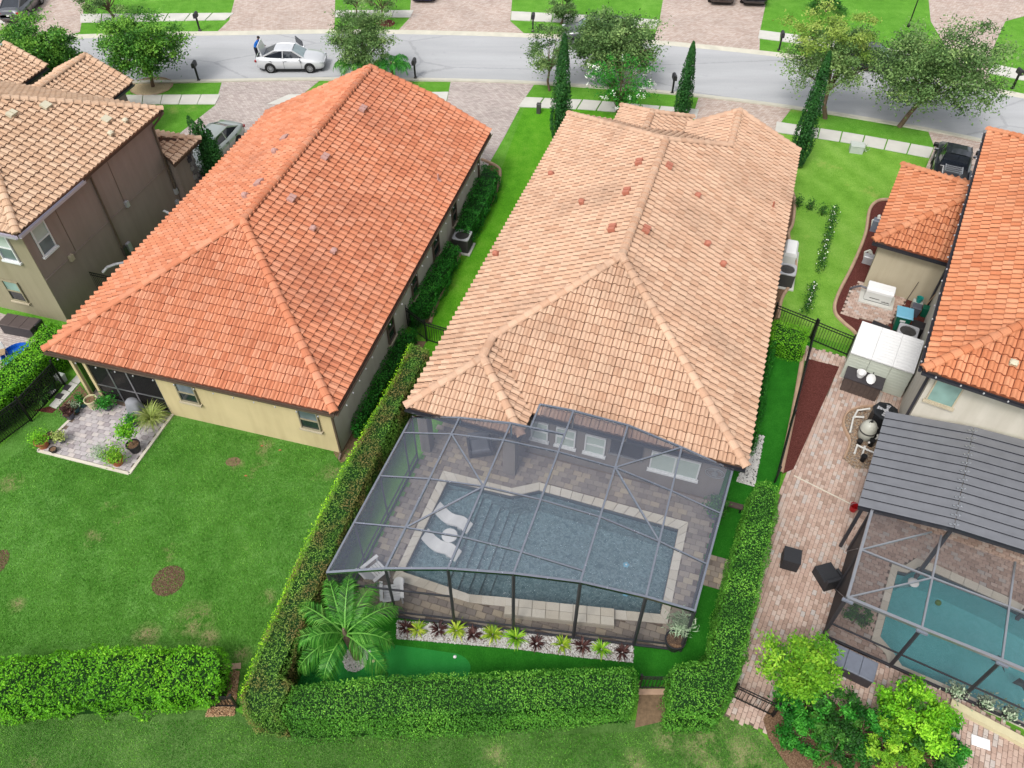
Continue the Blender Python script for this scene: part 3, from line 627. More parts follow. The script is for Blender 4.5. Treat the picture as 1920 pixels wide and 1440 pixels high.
def ridge_caps(roof, p0, p1, mat, pitch=.36, lift=.07):
    if mat not in CAP_ME:
        V, F = cap_geo(); CAP_ME[mat] = raw_mesh('ridge_tile', V, F, [0.0] * len(F)); CAP_ME[mat].materials.append(m[mat])
    o = Vector(ORG[roof]); p0, p1 = Vector(p0) - o, Vector(p1) - o
    if p0.z > p1.z: p0, p1 = p1, p0
    d = (p1 - p0); L = d.length; d.normalize(); a = d.cross(Vector((0, 0, 1))).normalized(); n = a.cross(d).normalized(); k = int(L / pitch)
    for i in range(k + 1):
        b = p0 + d * (i * L / max(k, 1)) + n * lift
        if i == k: b = p1 - d * .3 + n * (lift + .01)
        t = bpy.data.objects.new('ridge_tile', CAP_ME[mat]); COL.objects.link(t); t.parent = roof; ORG[t] = tuple(o)
        y = random.gauss(0, .012); a2 = (a + d * y).normalized()
        t.matrix_local = Matrix(((a2.x, d.x, n.x, b.x), (a2.y, d.y, n.y, b.y), (a2.z, d.z, n.z, b.z), (0, 0, 0, 1)))
def deck(house, polys, name='roof', thick=.16, mat='deckboard'):
    b = MB()
    for p in polys:
        p = [Vector(q) for q in p]; n = (p[1] - p[0]).cross(p[2] - p[0])
        if n.z < 0: p = p[::-1]
        k = len(p); V = [tuple(q) for q in p] + [(q.x, q.y, q.z - thick) for q in p]
        b.add(V, [tuple(range(k)), tuple(range(2 * k - 1, k - 1, -1))] + [(i, k + i, k + (i + 1) % k, (i + 1) % k) for i in range(k)])
    return b.build(name, m[mat], house)
def window(house, name, p0, p1, z0, z1, nrm, panes=2, fm='white_metal', gm='glass_mid', gm2=None, depth=.07, sill=True, proud=.02, horiz=True):
    """A window on a wall from p0 to p1 (u, v), nrm pointing out: frame, panes and sill."""
    p0, p1, n = Vector((*p0, 0)), Vector((*p1, 0)), Vector((*nrm, 0)).normalized(); d = (p1 - p0); L = d.length; d.normalize(); w = .055
    def P(x, y, z): q = p0 + d * x + n * y; return (q.x, q.y, z)
    def bx(b, x0, x1, y0, y1, a, c):
        V = [P(x, y, z) for z in (a, c) for x, y in ((x0, y0), (x1, y0), (x1, y1), (x0, y1))]
        b.add(V, [(3, 2, 1, 0), (4, 5, 6, 7), (0, 1, 5, 4), (1, 2, 6, 5), (2, 3, 7, 6), (3, 0, 4, 7)])
    b = MB(); bx(b, 0, L, proud, proud + depth, z0, z0 + w); bx(b, 0, L, proud, proud + depth, z1 - w, z1); bx(b, 0, w, proud, proud + depth, z0 + w, z1 - w); bx(b, L - w, L, proud, proud + depth, z0 + w, z1 - w)
    zc = (z0 + z1) / 2
    if panes > 1 and horiz: bx(b, w, L - w, proud, proud + depth * .9, zc - w / 2, zc + w / 2)
    if panes > 1 and not horiz: bx(b, L / 2 - w / 2, L / 2 + w / 2, proud, proud + depth * .9, z0 + w, z1 - w)
    wd = b.build('window', m[fm], house)
    rng = [(w, L - w, z0 + w, z1 - w)] if panes == 1 else ([(w, L - w, zc + w / 2, z1 - w), (w, L - w, z0 + w, zc - w / 2)] if horiz else [(w, L / 2 - w / 2, z0 + w, z1 - w), (L / 2 + w / 2, L - w, z0 + w, z1 - w)])
    for i, (a, c, e, f) in enumerate(rng):
        g = MB(); bx(g, a, c, proud + .004, proud + .022, e, f); g.build('pane', m[(gm if i == 0 or gm2 is None else gm2)], wd)
    if sill:
        s = MB(); bx(s, -.06, L + .06, .003, proud + depth + .05, z0 - .09, z0 - .004); s.build('sill', m['st_sand'] if fm != 'white_metal' else m['white_metal'], wd)
    return wd
def wallbox(house, poly, z0, z1, mat, name='wall', t=.2):
    b = MB(); b.ring(poly, inset(poly, t), z0, z1); return b.build(name, m[mat], house)
def gutter(house, p0, p1, nrm, mat, name='gutter', w=.12, h=.13):
    p0, p1, n = Vector(p0), Vector(p1), Vector((*nrm, 0)).normalized(); V = []
    pr = [(0, 0), (0, -h), (w * .75, -h), (w, -.0), (w - .012, -.004), (w * .72, -h + .015), (.012, -h + .015), (.012, 0)]
    for p in (p0, p1): V += [(p.x + n.x * a, p.y + n.y * a, p.z + z) for a, z in pr]
    k = len(pr); b = MB(); b.add(V, [(i, (i + 1) % k, k + (i + 1) % k, k + i) for i in range(k)] + [tuple(range(k)), tuple(range(2 * k - 1, k - 1, -1))]); return b.build(name, m[mat], house)
def downpipe(house, pts, mat, w=.09): b = MB(); b.path(pts, w / 2, 8); return b.build('downpipe', m[mat], house)
# ================================================================== houses
def raise_(pts, z): return [(u, v, z) for u, v in pts]
KP = .488
def hit(fr, px, O, n):                                      # where a pixel's line of sight meets a roof plane, in the plot's axes
    d = ray(*px); o = fr.l((0, 0)); dl = fr.l((d[0], d[1]))
    D = Vector((dl[0], dl[1], d[2])); C0 = Vector((0, 0, CAM_H)); n = Vector(n); t = (Vector(O) - C0).dot(n) / D.dot(n); return C0 + D * t
def roof_vent(roof, P, n, e, mat, kind='double'):
    n, e = Vector(n).normalized(), Vector(e).normalized(); s = n.cross(e); b = MB()
    k_ = .82
    def bx(x0, x1, y0, y1, z0, z1, zt=None):
        x0, x1, y0, y1 = (q * k_ for q in (x0, x1, y0, y1))
        V = [P + e * x + s * y + n * z for x, y, z in ((x0, y0, z0), (x1, y0, z0), (x1, y1, z0), (x0, y1, z0), (x0, y0, z1), (x1, y0, z1), (x1, y1, zt if zt is not None else z1), (x0, y1, zt if zt is not None else z1))]
        b.add([tuple(v) for v in V], [(3, 2, 1, 0), (4, 5, 6, 7), (0, 1, 5, 4), (1, 2, 6, 5), (2, 3, 7, 6), (3, 0, 4, 7)])
    if kind == 'double':
        for x in (-.27, .03): bx(x, x + .24, -.18, .18, .06, .235, .2)
    elif kind == 'hood': bx(-.15, .15, -.13, .15, .05, .22, .17); b.ball(tuple(P + n * .2), (.15, .15, .09), 8, 4)
    elif kind == 'plate': bx(-.26, .26, -.22, .22, .06, .2, .18)
    else: b.tube(tuple(P + n * .02), tuple(P + Vector((0, 0, .42))), .045, n=8); b.tube(tuple(P + n * .05), tuple(P + n * .09), .13, n=10)
    b.build('roof_vent', m[mat], roof)
def slope_n(fr_dir): a, b = fr_dir; v = Vector((a * KP, b * KP, 1)); return v.normalized()
# ---------------------------------------------------------------- the peach tiled house in the middle
hc = thing('house', 'single storey taupe house with wide peach tiled hip roof, its pool under a screen cage', 'house', FC, -3.8, 29)
uL, uR, ve, z0 = -10.15, 2.55, 18.82, 3.1
def zc(d): return z0 + KP * d
A_, F_ = (-3.8, 25.17, zc(6.35)), (-3.8, 34.3, zc(6.35)); BA, BM = (-7.825, 19.955, zc(2.325)), (-7.825, 21.145, zc(2.325)); WM, WE = (-.93, 37.17, zc(3.48)), (-.93, 40.75, zc(3.48))
S_rear = [(-5.5, ve, z0), (uR, ve, z0), A_, BM]; S_bayr = [(-5.5, 17.63, z0), (-5.5, ve, z0), BM, BA]; S_bay = [(uL, 17.63, z0), (-5.5, 17.63, z0), BA]
S_l1 = [(uL, 17.63, z0), BA, BM, (uL, 21.145, z0)]; S_l2 = [(uL, 21.145, z0), BM, A_, F_, (uL, 40.65, z0)]
S_r1 = [(uR, ve, z0), (uR, 37.17, z0), WM, F_, A_]; S_r2 = [(uR, 37.17, z0), (uR, 40.75, z0), WE, WM]
zl = zc(3.48) - KP * 2.52
S_f = [(uL, 40.65, z0), F_, WM, (-3.45, 39.7, zl), (-3.45, 40.65, z0)]; S_w = [WM, WE, (-3.45, 40.75, zl), (-3.45, 39.7, zl)]
ER, EE = (-5.45, 38.55, 4.12), (-5.45, 40.4, 4.12)
S_e1 = [(-7.5, 40.6, z0), ER, EE, (-7.5, 42.45, z0)]; S_e2 = [(-3.4, 42.45, z0), EE, ER, (-3.4, 40.6, z0)]; S_e3 = [(-7.5, 42.45, z0), EE, (-3.4, 42.45, z0)]
rc = deck(hc, [S_rear, S_bayr, S_bay, S_l1, S_l2, S_r1, S_r2, S_f[:], S_w, S_e1, S_e2, S_e3])
tile_slopes(rc, [((uL, ve, z0), (1, 0, 0), [S_rear]), ((uL, 17.63, z0), (1, 0, 0), [S_bay]), ((-5.5, 17.63, z0), (0, 1, 0), [S_bayr]), ((uL, 17.63, z0), (0, -1, 0), [S_l1, S_l2]),
                 ((uR, ve, z0), (0, 1, 0), [S_r1, S_r2]), ((uL, 40.65, z0), (-1, 0, 0), [S_f]), ((-3.45, 40.75, zl), (0, -1, 0), [S_w]), ((-7.5, 40.6, z0), (0, -1, 0), [S_e1]), ((-3.4, 40.6, z0), (0, 1, 0), [S_e2]), ((-7.5, 42.45, z0), (-1, 0, 0), [S_e3])], 'tile_peach')
for a, b in ((A_, F_), (A_, (uR, ve, z0)), (A_, BM), (BM, BA), (BA, (uL, 17.63, z0)), (BA, (-5.5, 17.63, z0)), (F_, (uL, 40.65, z0)), (F_, WM), (WM, WE), (WE, (uR, 40.75, z0)), (WE, (-3.45, 40.75, zl)), (ER, EE), (EE, (-7.5, 42.45, z0)), (EE, (-3.4, 42.45, z0))): ridge_caps(rc, a, b, 'tile_peach')
nl, nr = slope_n((-1, 0)), slope_n((1, 0)); OL, ORr = (uL, 30, z0), (uR, 30, z0)
for px, k in (((1200, 308), 'double'), ((1177, 363), 'double'), ((1150, 432), 'double'), ((1035, 330), 'hood'), ((1093, 383), 'hood'), ((932, 480), 'hood')):
    roof_vent(rc, hit(FC, px, OL, nl), nl, (0, -1, 0), 'vent_red', k)
for px, k in (((1251, 315), 'double'), ((1208, 434), 'double'), ((1305, 370), 'hood'), ((1323, 460), 'hood'), ((1352, 498), 'hood'), ((1448, 392), 'pipe')):
    roof_vent(rc, hit(FC, px, ORr, nr), nr, (0, 1, 0), 'vent_red', k)
wallbox(hc, [(-9.6, 22.4), (-5.7, 22.4), (-5.7, 19.35), (2.0, 19.35), (2.0, 40.1), (-9.6, 40.1)], 0, 3.02, 'st_main')
b = MB(); b.box(-6.35, -5.85, 17.95, 18.4, 0, 3.0); b.build('column', m['st_main'], hc)
b = MB(); b.box(-9.9, -9.5, 17.95, 18.4, 0, 3.0); b.build('column', m['st_main'], hc)
gutter(hc, (-10.15, 17.6, 3.05), (-5.5, 17.6, 3.05), (0, -1), 'dark_gutter'); gutter(hc, (-5.5, 18.79, 3.05), (2.55, 18.79, 3.05), (0, -1), 'dark_gutter')
for u0, u1 in ((-5.62, -4.92), (-4.6, -3.8), (-3.42, -2.6)): window(hc, 'window', (u0, 19.35), (u1, 19.35), 1.02, 2.1, (0, -1), 2, 'white_metal', 'blind')
window(hc, 'window', (-.82, 19.35), (1.05, 19.35), 1.02, 2.1, (0, -1), 2, 'white_metal', 'blind', horiz=False)
b = MB(); b.box(-2.4, -1.15, 19.2, 19.34, 1.5, 2.3); b.build('television_cover', m['plastic_black'], hc); b = MB(); b.box(-2.45, -1.1, 19.15, 19.34, 1.44, 1.49); b.build('shelf', m['alu'], hc)
# oval plaque on the rear wall: ring, inner ring and three raised bars of lettering-like relief
pl = MB(); pc = (1.62, 19.3, 1.72)
for rx, rz, w in ((.36, .27, .035), (.27, .19, .022)):
    pts = [(pc[0] + rx * math.cos(2 * math.pi * i / 24), pc[1], pc[2] + rz * math.sin(2 * math.pi * i / 24)) for i in range(25)]
    pl.path(pts, w / 2, 5)
for i, w in enumerate((.16, .24, .2, .1)): pl.box(pc[0] - w / 2, pc[0] + w / 2, 19.27, 19.31, pc[2] - .13 + i * .075, pc[2] - .09 + i * .075)
pl.build('plaque', m['emblem'], hc)
# ---------------------------------------------------------------- the salmon tiled house on the left
hb = thing('house', 'single storey cream house with salmon orange tiled roof and rear screened porch', 'house', FB, -18, 27)
bL, bR, bv = -24.42, -11.66, 17.13; bu = (bL + bR) / 2; bA = (bu, bv + (bR - bL) / 2, zc((bR - bL) / 2)); bF = (bu, 37.5, bA[2])
SB = [[(bL, bv, z0), (bR, bv, z0), bA], [(bL, bv, z0), bA, bF, (bL, 36.7, z0)], [(bR, bv, z0), (bR, 38.1, z0), (-15.0, 38.15, zc(3.34)), bF, bA]]
rb = deck(hb, SB)
tile_slopes(rb, [((bL, bv, z0), (1, 0, 0), [SB[0]]), ((bL, bv, z0), (0, -1, 0), [SB[1]]), ((bR, bv, z0), (0, 1, 0), [SB[2]])], 'tile_orange')
for a, b in ((bA, bF), (bA, (bL, bv, z0)), (bA, (bR, bv, z0)), (bF, (bL, 36.7, z0)), (bF, (-15.0, 38.15, zc(3.34))), ((-15.0, 38.15, zc(3.34)), (bR, 38.1, z0))): ridge_caps(rb, a, b, 'tile_orange')
nbr, nbl, nbb = slope_n((1, 0)), slope_n((-1, 0)), slope_n((0, -1))
for px, k in (((679, 207), 'double'), ((608, 298), 'double'), ((545, 376), 'double'), ((822, 340), 'pipe'), ((585, 432), 'hood'), ((624, 474), 'hood')): roof_vent(rb, hit(FB, px, (bR, 30, z0), nbr), nbr, (0, 1, 0), 'vent_grey', k)
for px, k in (((518, 288), 'hood'), ((488, 346), 'plate'), ((536, 262), 'plate'), ((463, 371), 'hood')): roof_vent(rb, hit(FB, px, (bL, 30, z0), nbl), nbl, (0, -1, 0), 'vent_grey', k)
wallbox(hb, [(-23.95, 21.5), (-19.9, 21.5), (-19.9, 17.52), (-12.1, 17.52), (-12.1, 37.4), (-23.95, 37.4)], 0, 3.02, 'st_cream')
b = MB(); b.box(-12.098, -12.06, 17.51, 37.4, .0, 3.0); b.build('side_wall_render', m['st_side'], hb)
for u in (-23.95, -23.3): b = MB(); b.box(u, u + .14, 17.5, 17.64, 0, 3.0); b.build('post', m['st_cream'], hb)
b = MB(); b.box(-23.9, -19.95, 17.6, 21.45, 2.9, 2.98); b.build('porch_ceiling', m['st_side'], hb); b = MB(); b.box(-23.9, -19.95, 17.6, 21.45, .012, .05); b.build('porch_floor', m['sand'], hb)
SB_X = [-23.2, -22.2, -21.3, -19.92]
for i in range(3):
    b = MB(); b.box(SB_X[i] + .03, SB_X[i + 1] - .03, 17.565, 17.575, .12, 2.85); b.build('screen_panel', m['screen_porch'], hb)
for x in SB_X: b = MB(); b.box(x - .03, x + .03, 17.54, 17.6, .05, 2.9); b.build('screen_post', m['alu'], hb)
for z in (.1, .95): b = MB(); b.box(-23.2, -19.92, 17.545, 17.595, z - .025, z + .025); b.build('screen_rail', m['alu'], hb)
b = MB(); b.box(-23.86, -23.82, 17.7, 21.4, .1, 2.85); b.build('screen_panel', m['screen_porch'], hb)
window(hb, 'window', (-18.98, 17.52), (-18.1, 17.52), 1.26, 2.4, (0, -1), 2, 'st_olive', 'glass_mid', 'glass_dark'); window(hb, 'window', (-13.55, 17.52), (-12.68, 17.52), 1.26, 2.4, (0, -1), 2, 'st_olive', 'glass_mid', 'glass_dark')
for v0, v1 in ((23.1, 23.85), (26.2, 26.95), (29.2, 30.1), (32.2, 32.9)): window(hb, 'window', (-12.06, v0), (-12.06, v1), .9, 2.2, (1, 0), 2, 'brown_metal', 'glass_dark')
gutter(hb, (bL, bv - .03, 3.06), (bR, bv - .03, 3.06), (0, -1), 'brown_metal'); gutter(hb, (bR + .03, bv, 3.06), (bR + .03, 38.1, 3.06), (1, 0), 'brown_metal'); gutter(hb, (bL - .03, bv, 3.06), (bL - .03, 36.7, 3.06), (-1, 0), 'brown_metal')
downpipe(hb, [(-11.7, 17.06, 2.95), (-12.0, 17.4, 2.75), (-12.0, 17.4, .2), (-12.0, 17.15, .06)], 'brown_metal', .11); downpipe(hb, [(-11.6, 36.9, 2.95), (-12.0, 36.9, 2.75), (-12.0, 36.9, .1)], 'brown_metal', .11)
bulb = None
def bulbs(house, a, b_, n, dz=-.1):
    global bulb
    if bulb is None: q = MB(); q.ball((0, 0, 0), (.033, .033, .045), 6, 4); bulb = raw_mesh('light_bulb', q.v, q.f)
    o = Vector(ORG[house]); a, b_ = Vector(a), Vector(b_)
    for i in range(n):
        t = link_mesh('light_bulb', bulb, m['ac_top'], house); t.location = a.lerp(b_, (i + .5) / n) - o + Vector((random.uniform(-.05, .05), 0, dz))
bulbs(hb, (bL + .2, bv - .17, 3.0), (bR - .2, bv - .17, 3.0), 14); bulbs(hb, (bR + .17, bv + .3, 3.0), (bR + .17, 37.5, 3.0), 30)
# ---------------------------------------------------------------- the two storey house on the right with the steel patio roof
hd = thing('house', 'two storey beige house with bright orange tiled roof and steel patio roof behind', 'house', FD, 9.8, 33)
dz = 5.6; dL, dv, dw, dF = 3.5, 24.1, 13.0, 42.5; hh = dw / 2
dA, dB = (dL + hh, dv + hh, dz + KP * hh), (dL + hh, dF - hh, dz + KP * hh)
SD = [[(dL, dv, dz), dA, dB, (dL, dF, dz)], [(dL, dv, dz), (dL + dw, dv, dz), dA], [(dL + dw, dv, dz), (dL + dw, dF, dz), dB, dA], [(dL, dF, dz), dB, (dL + dw, dF, dz)]]
rd = deck(hd, SD)
tile_slopes(rd, [((dL, dv, dz), (0, -1, 0), [SD[0]]), ((dL, dv, dz), (1, 0, 0), [SD[1]])], 'tile_bright')
for a, b in ((dA, (dL, dv, dz)), (dA, dB), (dB, (dL, dF, dz)), (dA, (dL + dw, dv, dz))): ridge_caps(rd, a, b, 'tile_bright')
wallbox(hd, [(3.95, 24.6), (16.1, 24.6), (16.1, 42.05), (3.95, 42.05)], 0, 5.5, 'st_beige')
gutter(hd, (dL, dv - .03, 5.56), (dL + dw, dv - .03, 5.56), (0, -1), 'dark_gutter'); gutter(hd, (dL - .03, dv, 5.56), (dL - .03, dF, 5.56), (-1, 0), 'dark_gutter')
bulbs(hd, (dL + .1, dv - .16, 5.57), (dL + 7, dv - .16, 5.57), 9, 0); bulbs(hd, (dL - .15, dv, 5.57), (dL - .15, dF, 5.57), 22, 0)
window(hd, 'window', (4.12, 24.6), (5.08, 24.6), 3.88, 5.0, (0, -1), 1, 'st_sand', 'glass_teal', depth=.05)
nd = slope_n((0, -1)); P = hit(FD, (1898, 683), (6, dv, dz), nd); roof_vent(rd, P, nd, (1, 0, 0), 'vent_pale', 'hood')
for px_ in ((1651, 726), (1644, 750), (1640, 768)): P = hit(FD, px_, (3.95, 26, 1), (-1, 0, 0)); b = MB(); b.box(3.8, 3.95, P.y - .14, P.y + .14, P.z - .2, P.z + .2); b.box(3.77, 3.8, P.y - .08, P.y + .08, P.z - .08, P.z + .1); b.build('electric_meter', m['ac_top'], hd)
downpipe(hd, [(3.42, 24.2, 5.45), (3.87, 24.75, 5.2), (3.87, 24.75, .1)], 'dark_gutter', .11); downpipe(hd, [(3.9, 34.9, 5.4), (3.87, 34.9, 5.2), (3.87, 34.9, .1)], 'dark_gutter', .11)
# its side wing with a roof of its own
pz0 = 2.9; pL, p0, p1 = .45, 34.85, 42.2
SP = [[(pL, p0, pz0), (3.93, p0, pz0), (3.93, p0 + 3.48, pz0 + KP * 3.48)], [(pL, p0, pz0), (3.93, p0 + 3.48, pz0 + KP * 3.48), (3.93, p1 - 3.48, pz0 + KP * 3.48), (pL, p1, pz0)], [(pL, p1, pz0), (3.93, p1 - 3.48, pz0 + KP * 3.48), (3.93, p1, pz0)]]
rp = deck(hd, SP, 'wing_roof')
tile_slopes(rp, [((pL, p0, pz0), (1, 0, 0), [SP[0]]), ((pL, p0, pz0), (0, -1, 0), [SP[1]]), ((pL, p1, pz0), (-1, 0, 0), [SP[2]])], 'tile_bright', 300)
ridge_caps(rp, (pL, p0, pz0), (3.9, p0 + 3.45, pz0 + KP * 3.45), 'tile_bright'); ridge_caps(rp, (pL, p1, pz0), (3.9, p1 - 3.45, pz0 + KP * 3.45), 'tile_bright')
wallbox(hd, [(.82, 35.2), (3.93, 35.2), (3.93, 41.8), (.82, 41.8)], 0, 2.84, 'st_sand', 'wing_wall'); gutter(hd, (pL, p0 - .03, 2.86), (3.9, p0 - .03, 2.86), (0, -1), 'dark_gutter')
# steel patio roof in ribbed panels
def mz(u, v): f = (v - 19.5) / 4.6; return ((2.75 + (3.48 - 2.75) * (u - 3.12) / 2.88) if u < 6 else 3.48 + (u - 6) * .12) + f * .0
steel = thing('patio_roof', 'dark grey ribbed steel patio roof fixed to the rear of the beige house', 'patio roof', FD, 6, 22)
NP = 12
m['steel'] = M('dark_steel_sheet', ALB(142, 144, 150), .42, .25, .07, 2.5); m['steel_edge'] = M('steel_rib', ALB(52, 54, 62), .5, .3, .1, 5)
for (ua, ub) in ((3.12, 5.99), (6.01, 9.6)):
    for k in range(NP):
        a, c = 19.5 + 4.95 * k / NP, 19.5 + 4.95 * (k + 1) / NP
        V = [(ua, a, mz(ua, a) + .05), (ub, a, mz(ub, a) + .05), (ub, a + .07, mz(ub, a) + .05), (ua, a + .07, mz(ua, a) + .05), (ua, a + .1, mz(ua, a)), (ub, a + .1, mz(ub, a)), (ub, c - .004, mz(ub, c)), (ua, c - .004, mz(ua, c))]
        q = MB(); q.cm = 0; q.add(V, [(0, 1, 2, 3), (4, 5, 6, 7)]); q.cm = 1; q.add([V[3], V[2], V[5], V[4], (ua, a, mz(ua, a) - .05), (ub, a, mz(ub, a) - .05), V[1], V[0]], [(0, 1, 2, 3), (4, 5, 6, 7)])
        q.cm = 0; q.add([(x, y, z - .05) for x, y, z in V[4:]], [(3, 2, 1, 0)]); q.build('roof_panel', [m['steel'], m['steel_edge']], steel)
for k in range(NP): q = MB(); [q.ball((5.99 + .1 * s, 19.5 + 4.95 * (k + .45) / NP + .05 * s, 3.5), (.055, .05, .02), 6, 3) for s in (-1.2, 0, 1.1)]; q.build('fixing', m['chrome'], steel)
q = MB(); q.beam((3.15, 19.56, 2.62), (6, 19.56, 3.36), .1, .14); q.beam((6, 19.56, 3.36), (9.6, 19.56, 3.78), .1, .14); q.build('beam', m['bronze_dark'], steel)
for u, z in ((3.3, 2.6), (6, 3.3), (9.4, 3.7)): q = MB(); q.box(u - .06, u + .06, 19.6, 19.72, .012, z - .02); q.build('post', m['bronze_dark'], steel)
# ---------------------------------------------------------------- the two storey taupe house at the left edge
ha = thing('house', 'two storey taupe house with tan tiled roof at the left edge', 'house', FA, -33.5, 26)
az, aR, a0, a1 = 5.6, -27.7, 20.27, 31.1; ah = (a1 - a0) / 2; aL = -41.0
aA, aB = (aR - ah, a0 + ah, az + KP * ah), (aL + ah, a0 + ah, az + KP * ah)
SA = [[(aR, a0, az), (aR, a1, az), aA], [(aL, a0, az), (aR, a0, az), aA, aB], [(aR, a1, az), (aL, a1, az), aB, aA], [(aL, a1, az), (aL, a0, az), aB]]
ra = deck(ha, SA)
tile_slopes(ra, [((aR, a0, az), (0, 1, 0), [SA[0]]), ((aR, a0, az), (1, 0, 0), [SA[1]]), ((aR, a1, az), (-1, 0, 0), [SA[2]])], 'tile_tan')
for a, b in ((aA, (aR, a0, az)), (aA, (aR, a1, az)), (aA, aB)): ridge_caps(ra, a, b, 'tile_tan')
na = slope_n((1, 0))
for px, k in (((22, 217), 'double'), ((86, 201), 'plate'), ((199, 227), 'plate'), ((207, 254), 'hood'), ((234, 230), 'hood')): roof_vent(ra, hit(FA, px, (aR, 25, az), na), na, (0, 1, 0), 'vent_pale', k)
wallbox(ha, [(aR - .48, a0 + .5), (aR - .48, a1 - .5), (aL + .5, a1 - .5), (aL + .5, a0 + .5)], 0, 5.5, 'st_grey')
q = MB(); q.box(aL + .5, aR - .49, a0 + .46, a0 + .498, 0, 5.5); q.build('rear_wall_render', m['st_olive'], ha)
q = MB(); q.box(aR - .475, aR - .455, a0 + .5, a1 - .5, 2.56, 2.62); q.build('band', m['st_grey'], ha)
for v in (22.9, 26.8): q = MB(); q.box(aR - .475, aR - .467, v, v + .03, 2.65, 5.45); q.build('control_joint', m['brown_metal'], ha)
gutter(ha, (aR + .03, a0, az - .04), (aR + .03, 24.6, az - .04), (1, 0), 'lilac_gutter', h=.15, w=.14); gutter(ha, (aL, a0 - .03, az - .04), (aR, a0 - .03, az - .04), (0, -1), 'lilac_gutter', h=.15, w=.14)
downpipe(ha, [(aR + .1, 24.5, 5.45), (aR - .4, 25.45, 5.15), (aR - .4, 25.45, .1)], 'brown_metal', .1); downpipe(ha, [(aR + .06, 31.0, 5.5), (aR - .4, 30.4, 4.9), (aR - .4, 30.4, .9)], 'brown_metal', .1)
window(ha, 'window', (aR - .48, 21.22), (aR - .48, 22.08), 3.6, 5.05, (1, 0), 2, 'white_metal', 'blind', 'glass_mid')
window(ha, 'window', (-29.9, a0 + .46), (-29.0, a0 + .46), 3.5, 4.95, (0, -1), 2, 'white_metal', 'blind', 'glass_mid'); window(ha, 'window', (-30.85, a0 + .46), (-29.95, a0 + .46), .85, 2.1, (0, -1), 2, 'st_olive', 'glass_teal', 'glass_dark')
q = MB(); q.box(aR - .47, aR - .34, 22.35, 22.6, 2.45, 2.75); q.build('wall_box', m['st_sand'], ha)
for px in ((240, 462), (232, 470)): P = hit(FA, px, (aR - .48, 25, 1), (1, 0, 0)); q = MB(); q.box(P.x, P.x + .16, P.y - .12, P.y + .12, P.z - .25, P.z + .25); q.build('electric_meter', m['ac_top'] if px[0] == 240 else m['ac_grey'], ha)
for px in ((328, 358), (331, 380), (236, 382)): P = hit(FA, px, (aR - .48, 25, 1), (1, 0, 0)); q = MB(); q.box(P.x, P.x + .14, P.y - .1, P.y + .1, P.z - .16, P.z + .16); q.build('wall_box', m['ac_top'], ha)
# garage roofs towards the street and the low side roof with stone veneer
def small_roof(name, polys, axes, caps, n_ind=90):
    r = deck(ha, polys, name); tile_slopes(r, [(O, e, [p]) for (O, e), p in zip(axes, polys)], 'tile_tan', n_ind)
    for a, b in caps: ridge_caps(r, a, b, 'tile_tan')
    return r
gR, gM, gF, gz = -34.5, -37.15, 37.0, 3.15; gk = gz + KP * 2.65
small_roof('garage_roof', [[(gR, 30.7, gz), (gR, gF, gz), (gM, gF, gk), (gM, 30.7, gk)], [(gM - 2.65, 30.7, gz), (gM, 30.7, gk), (gM, gF, gk), (gM - 2.65, gF, gz)]], [((gR, 30.7, gz), (0, 1, 0)), ((gM - 2.65, 30.7, gz), (0, -1, 0))], [((gM, 30.7, gk), (gM, gF, gk)), ((gM, gF, gk), (gR, gF, gz)), ((gM, gF, gk), (gM - 2.65, gF, gz))])
gutter(ha, (gR + .03, 34.8, gz - .03), (gR + .03, gF, gz - .03), (1, 0), 'dark_gutter')
wallbox(ha, [(gR - .4, 30.7), (gR - .4, gF - .4), (gM - 2.3, gF - .4), (gM - 2.3, 30.7)], 0, gz - .05, 'st_grey', 'garage_wall')
small_roof('porch_roof', [[(-40.6, 34.4, 3.2), (-40.6, 37.2, 3.2), (-43, 37.2, 4.3), (-43, 34.4, 4.3)]], [((-40.6, 34.4, 3.2), (0, 1, 0))], [((-43, 37.2, 4.3), (-40.6, 37.2, 3.2))], 40); gutter(ha, (-40.57, 34.4, 3.17), (-40.57, 37.2, 3.17), (1, 0), 'dark_gutter')
wallbox(ha, [(-41, 31), (-41, 37), (-43, 37), (-43, 31)], 0, 3.1, 'st_grey', 'garage_wall')
lz = 3.05
small_roof('side_roof', [[(-27.35, 30.1, lz), (-27.35, 32.75, lz), (-28.7, 31.42, lz + KP * 1.35), (-28.7, 30.7, lz + KP * 1.35), ], [(-27.35, 32.75, lz), (-30.5, 32.75, lz), (-30.5, 30.7, lz + 1), (-28.7, 30.7, lz + 1)]], [((-27.35, 30.1, lz), (0, 1, 0)), ((-27.35, 32.75, lz), (-1, 0, 0))], [((-27.35, 32.75, lz), (-28.7, 31.42, lz + KP * 1.35))], 40)
q = MB(); q.box(-30.5, -27.75, 30.65, 32.2, 0, 3.0); q.build('side_wall', m['st_grey'], ha)
sv = MB()
m['stone'] = m_tint('stone_veneer', [(0, ALB(84, 80, 88)), (.5, ALB(126, 120, 124)), (1, ALB(166, 160, 160))], .9, .15, 2)
for i in range(11):
    for k, (a, c) in enumerate(((.02, .2), (.22, .5))[: 2 if i % 2 else 2]):
        s = (i % 2) * .1; q = MB(); q.box(-27.745, -27.69 + random.uniform(0, .03), 32.2 - c + s - .05, 32.2 - a + s - .06, i * .27 + .02, i * .27 + .26); q.build('stone', m['stone'], ha)
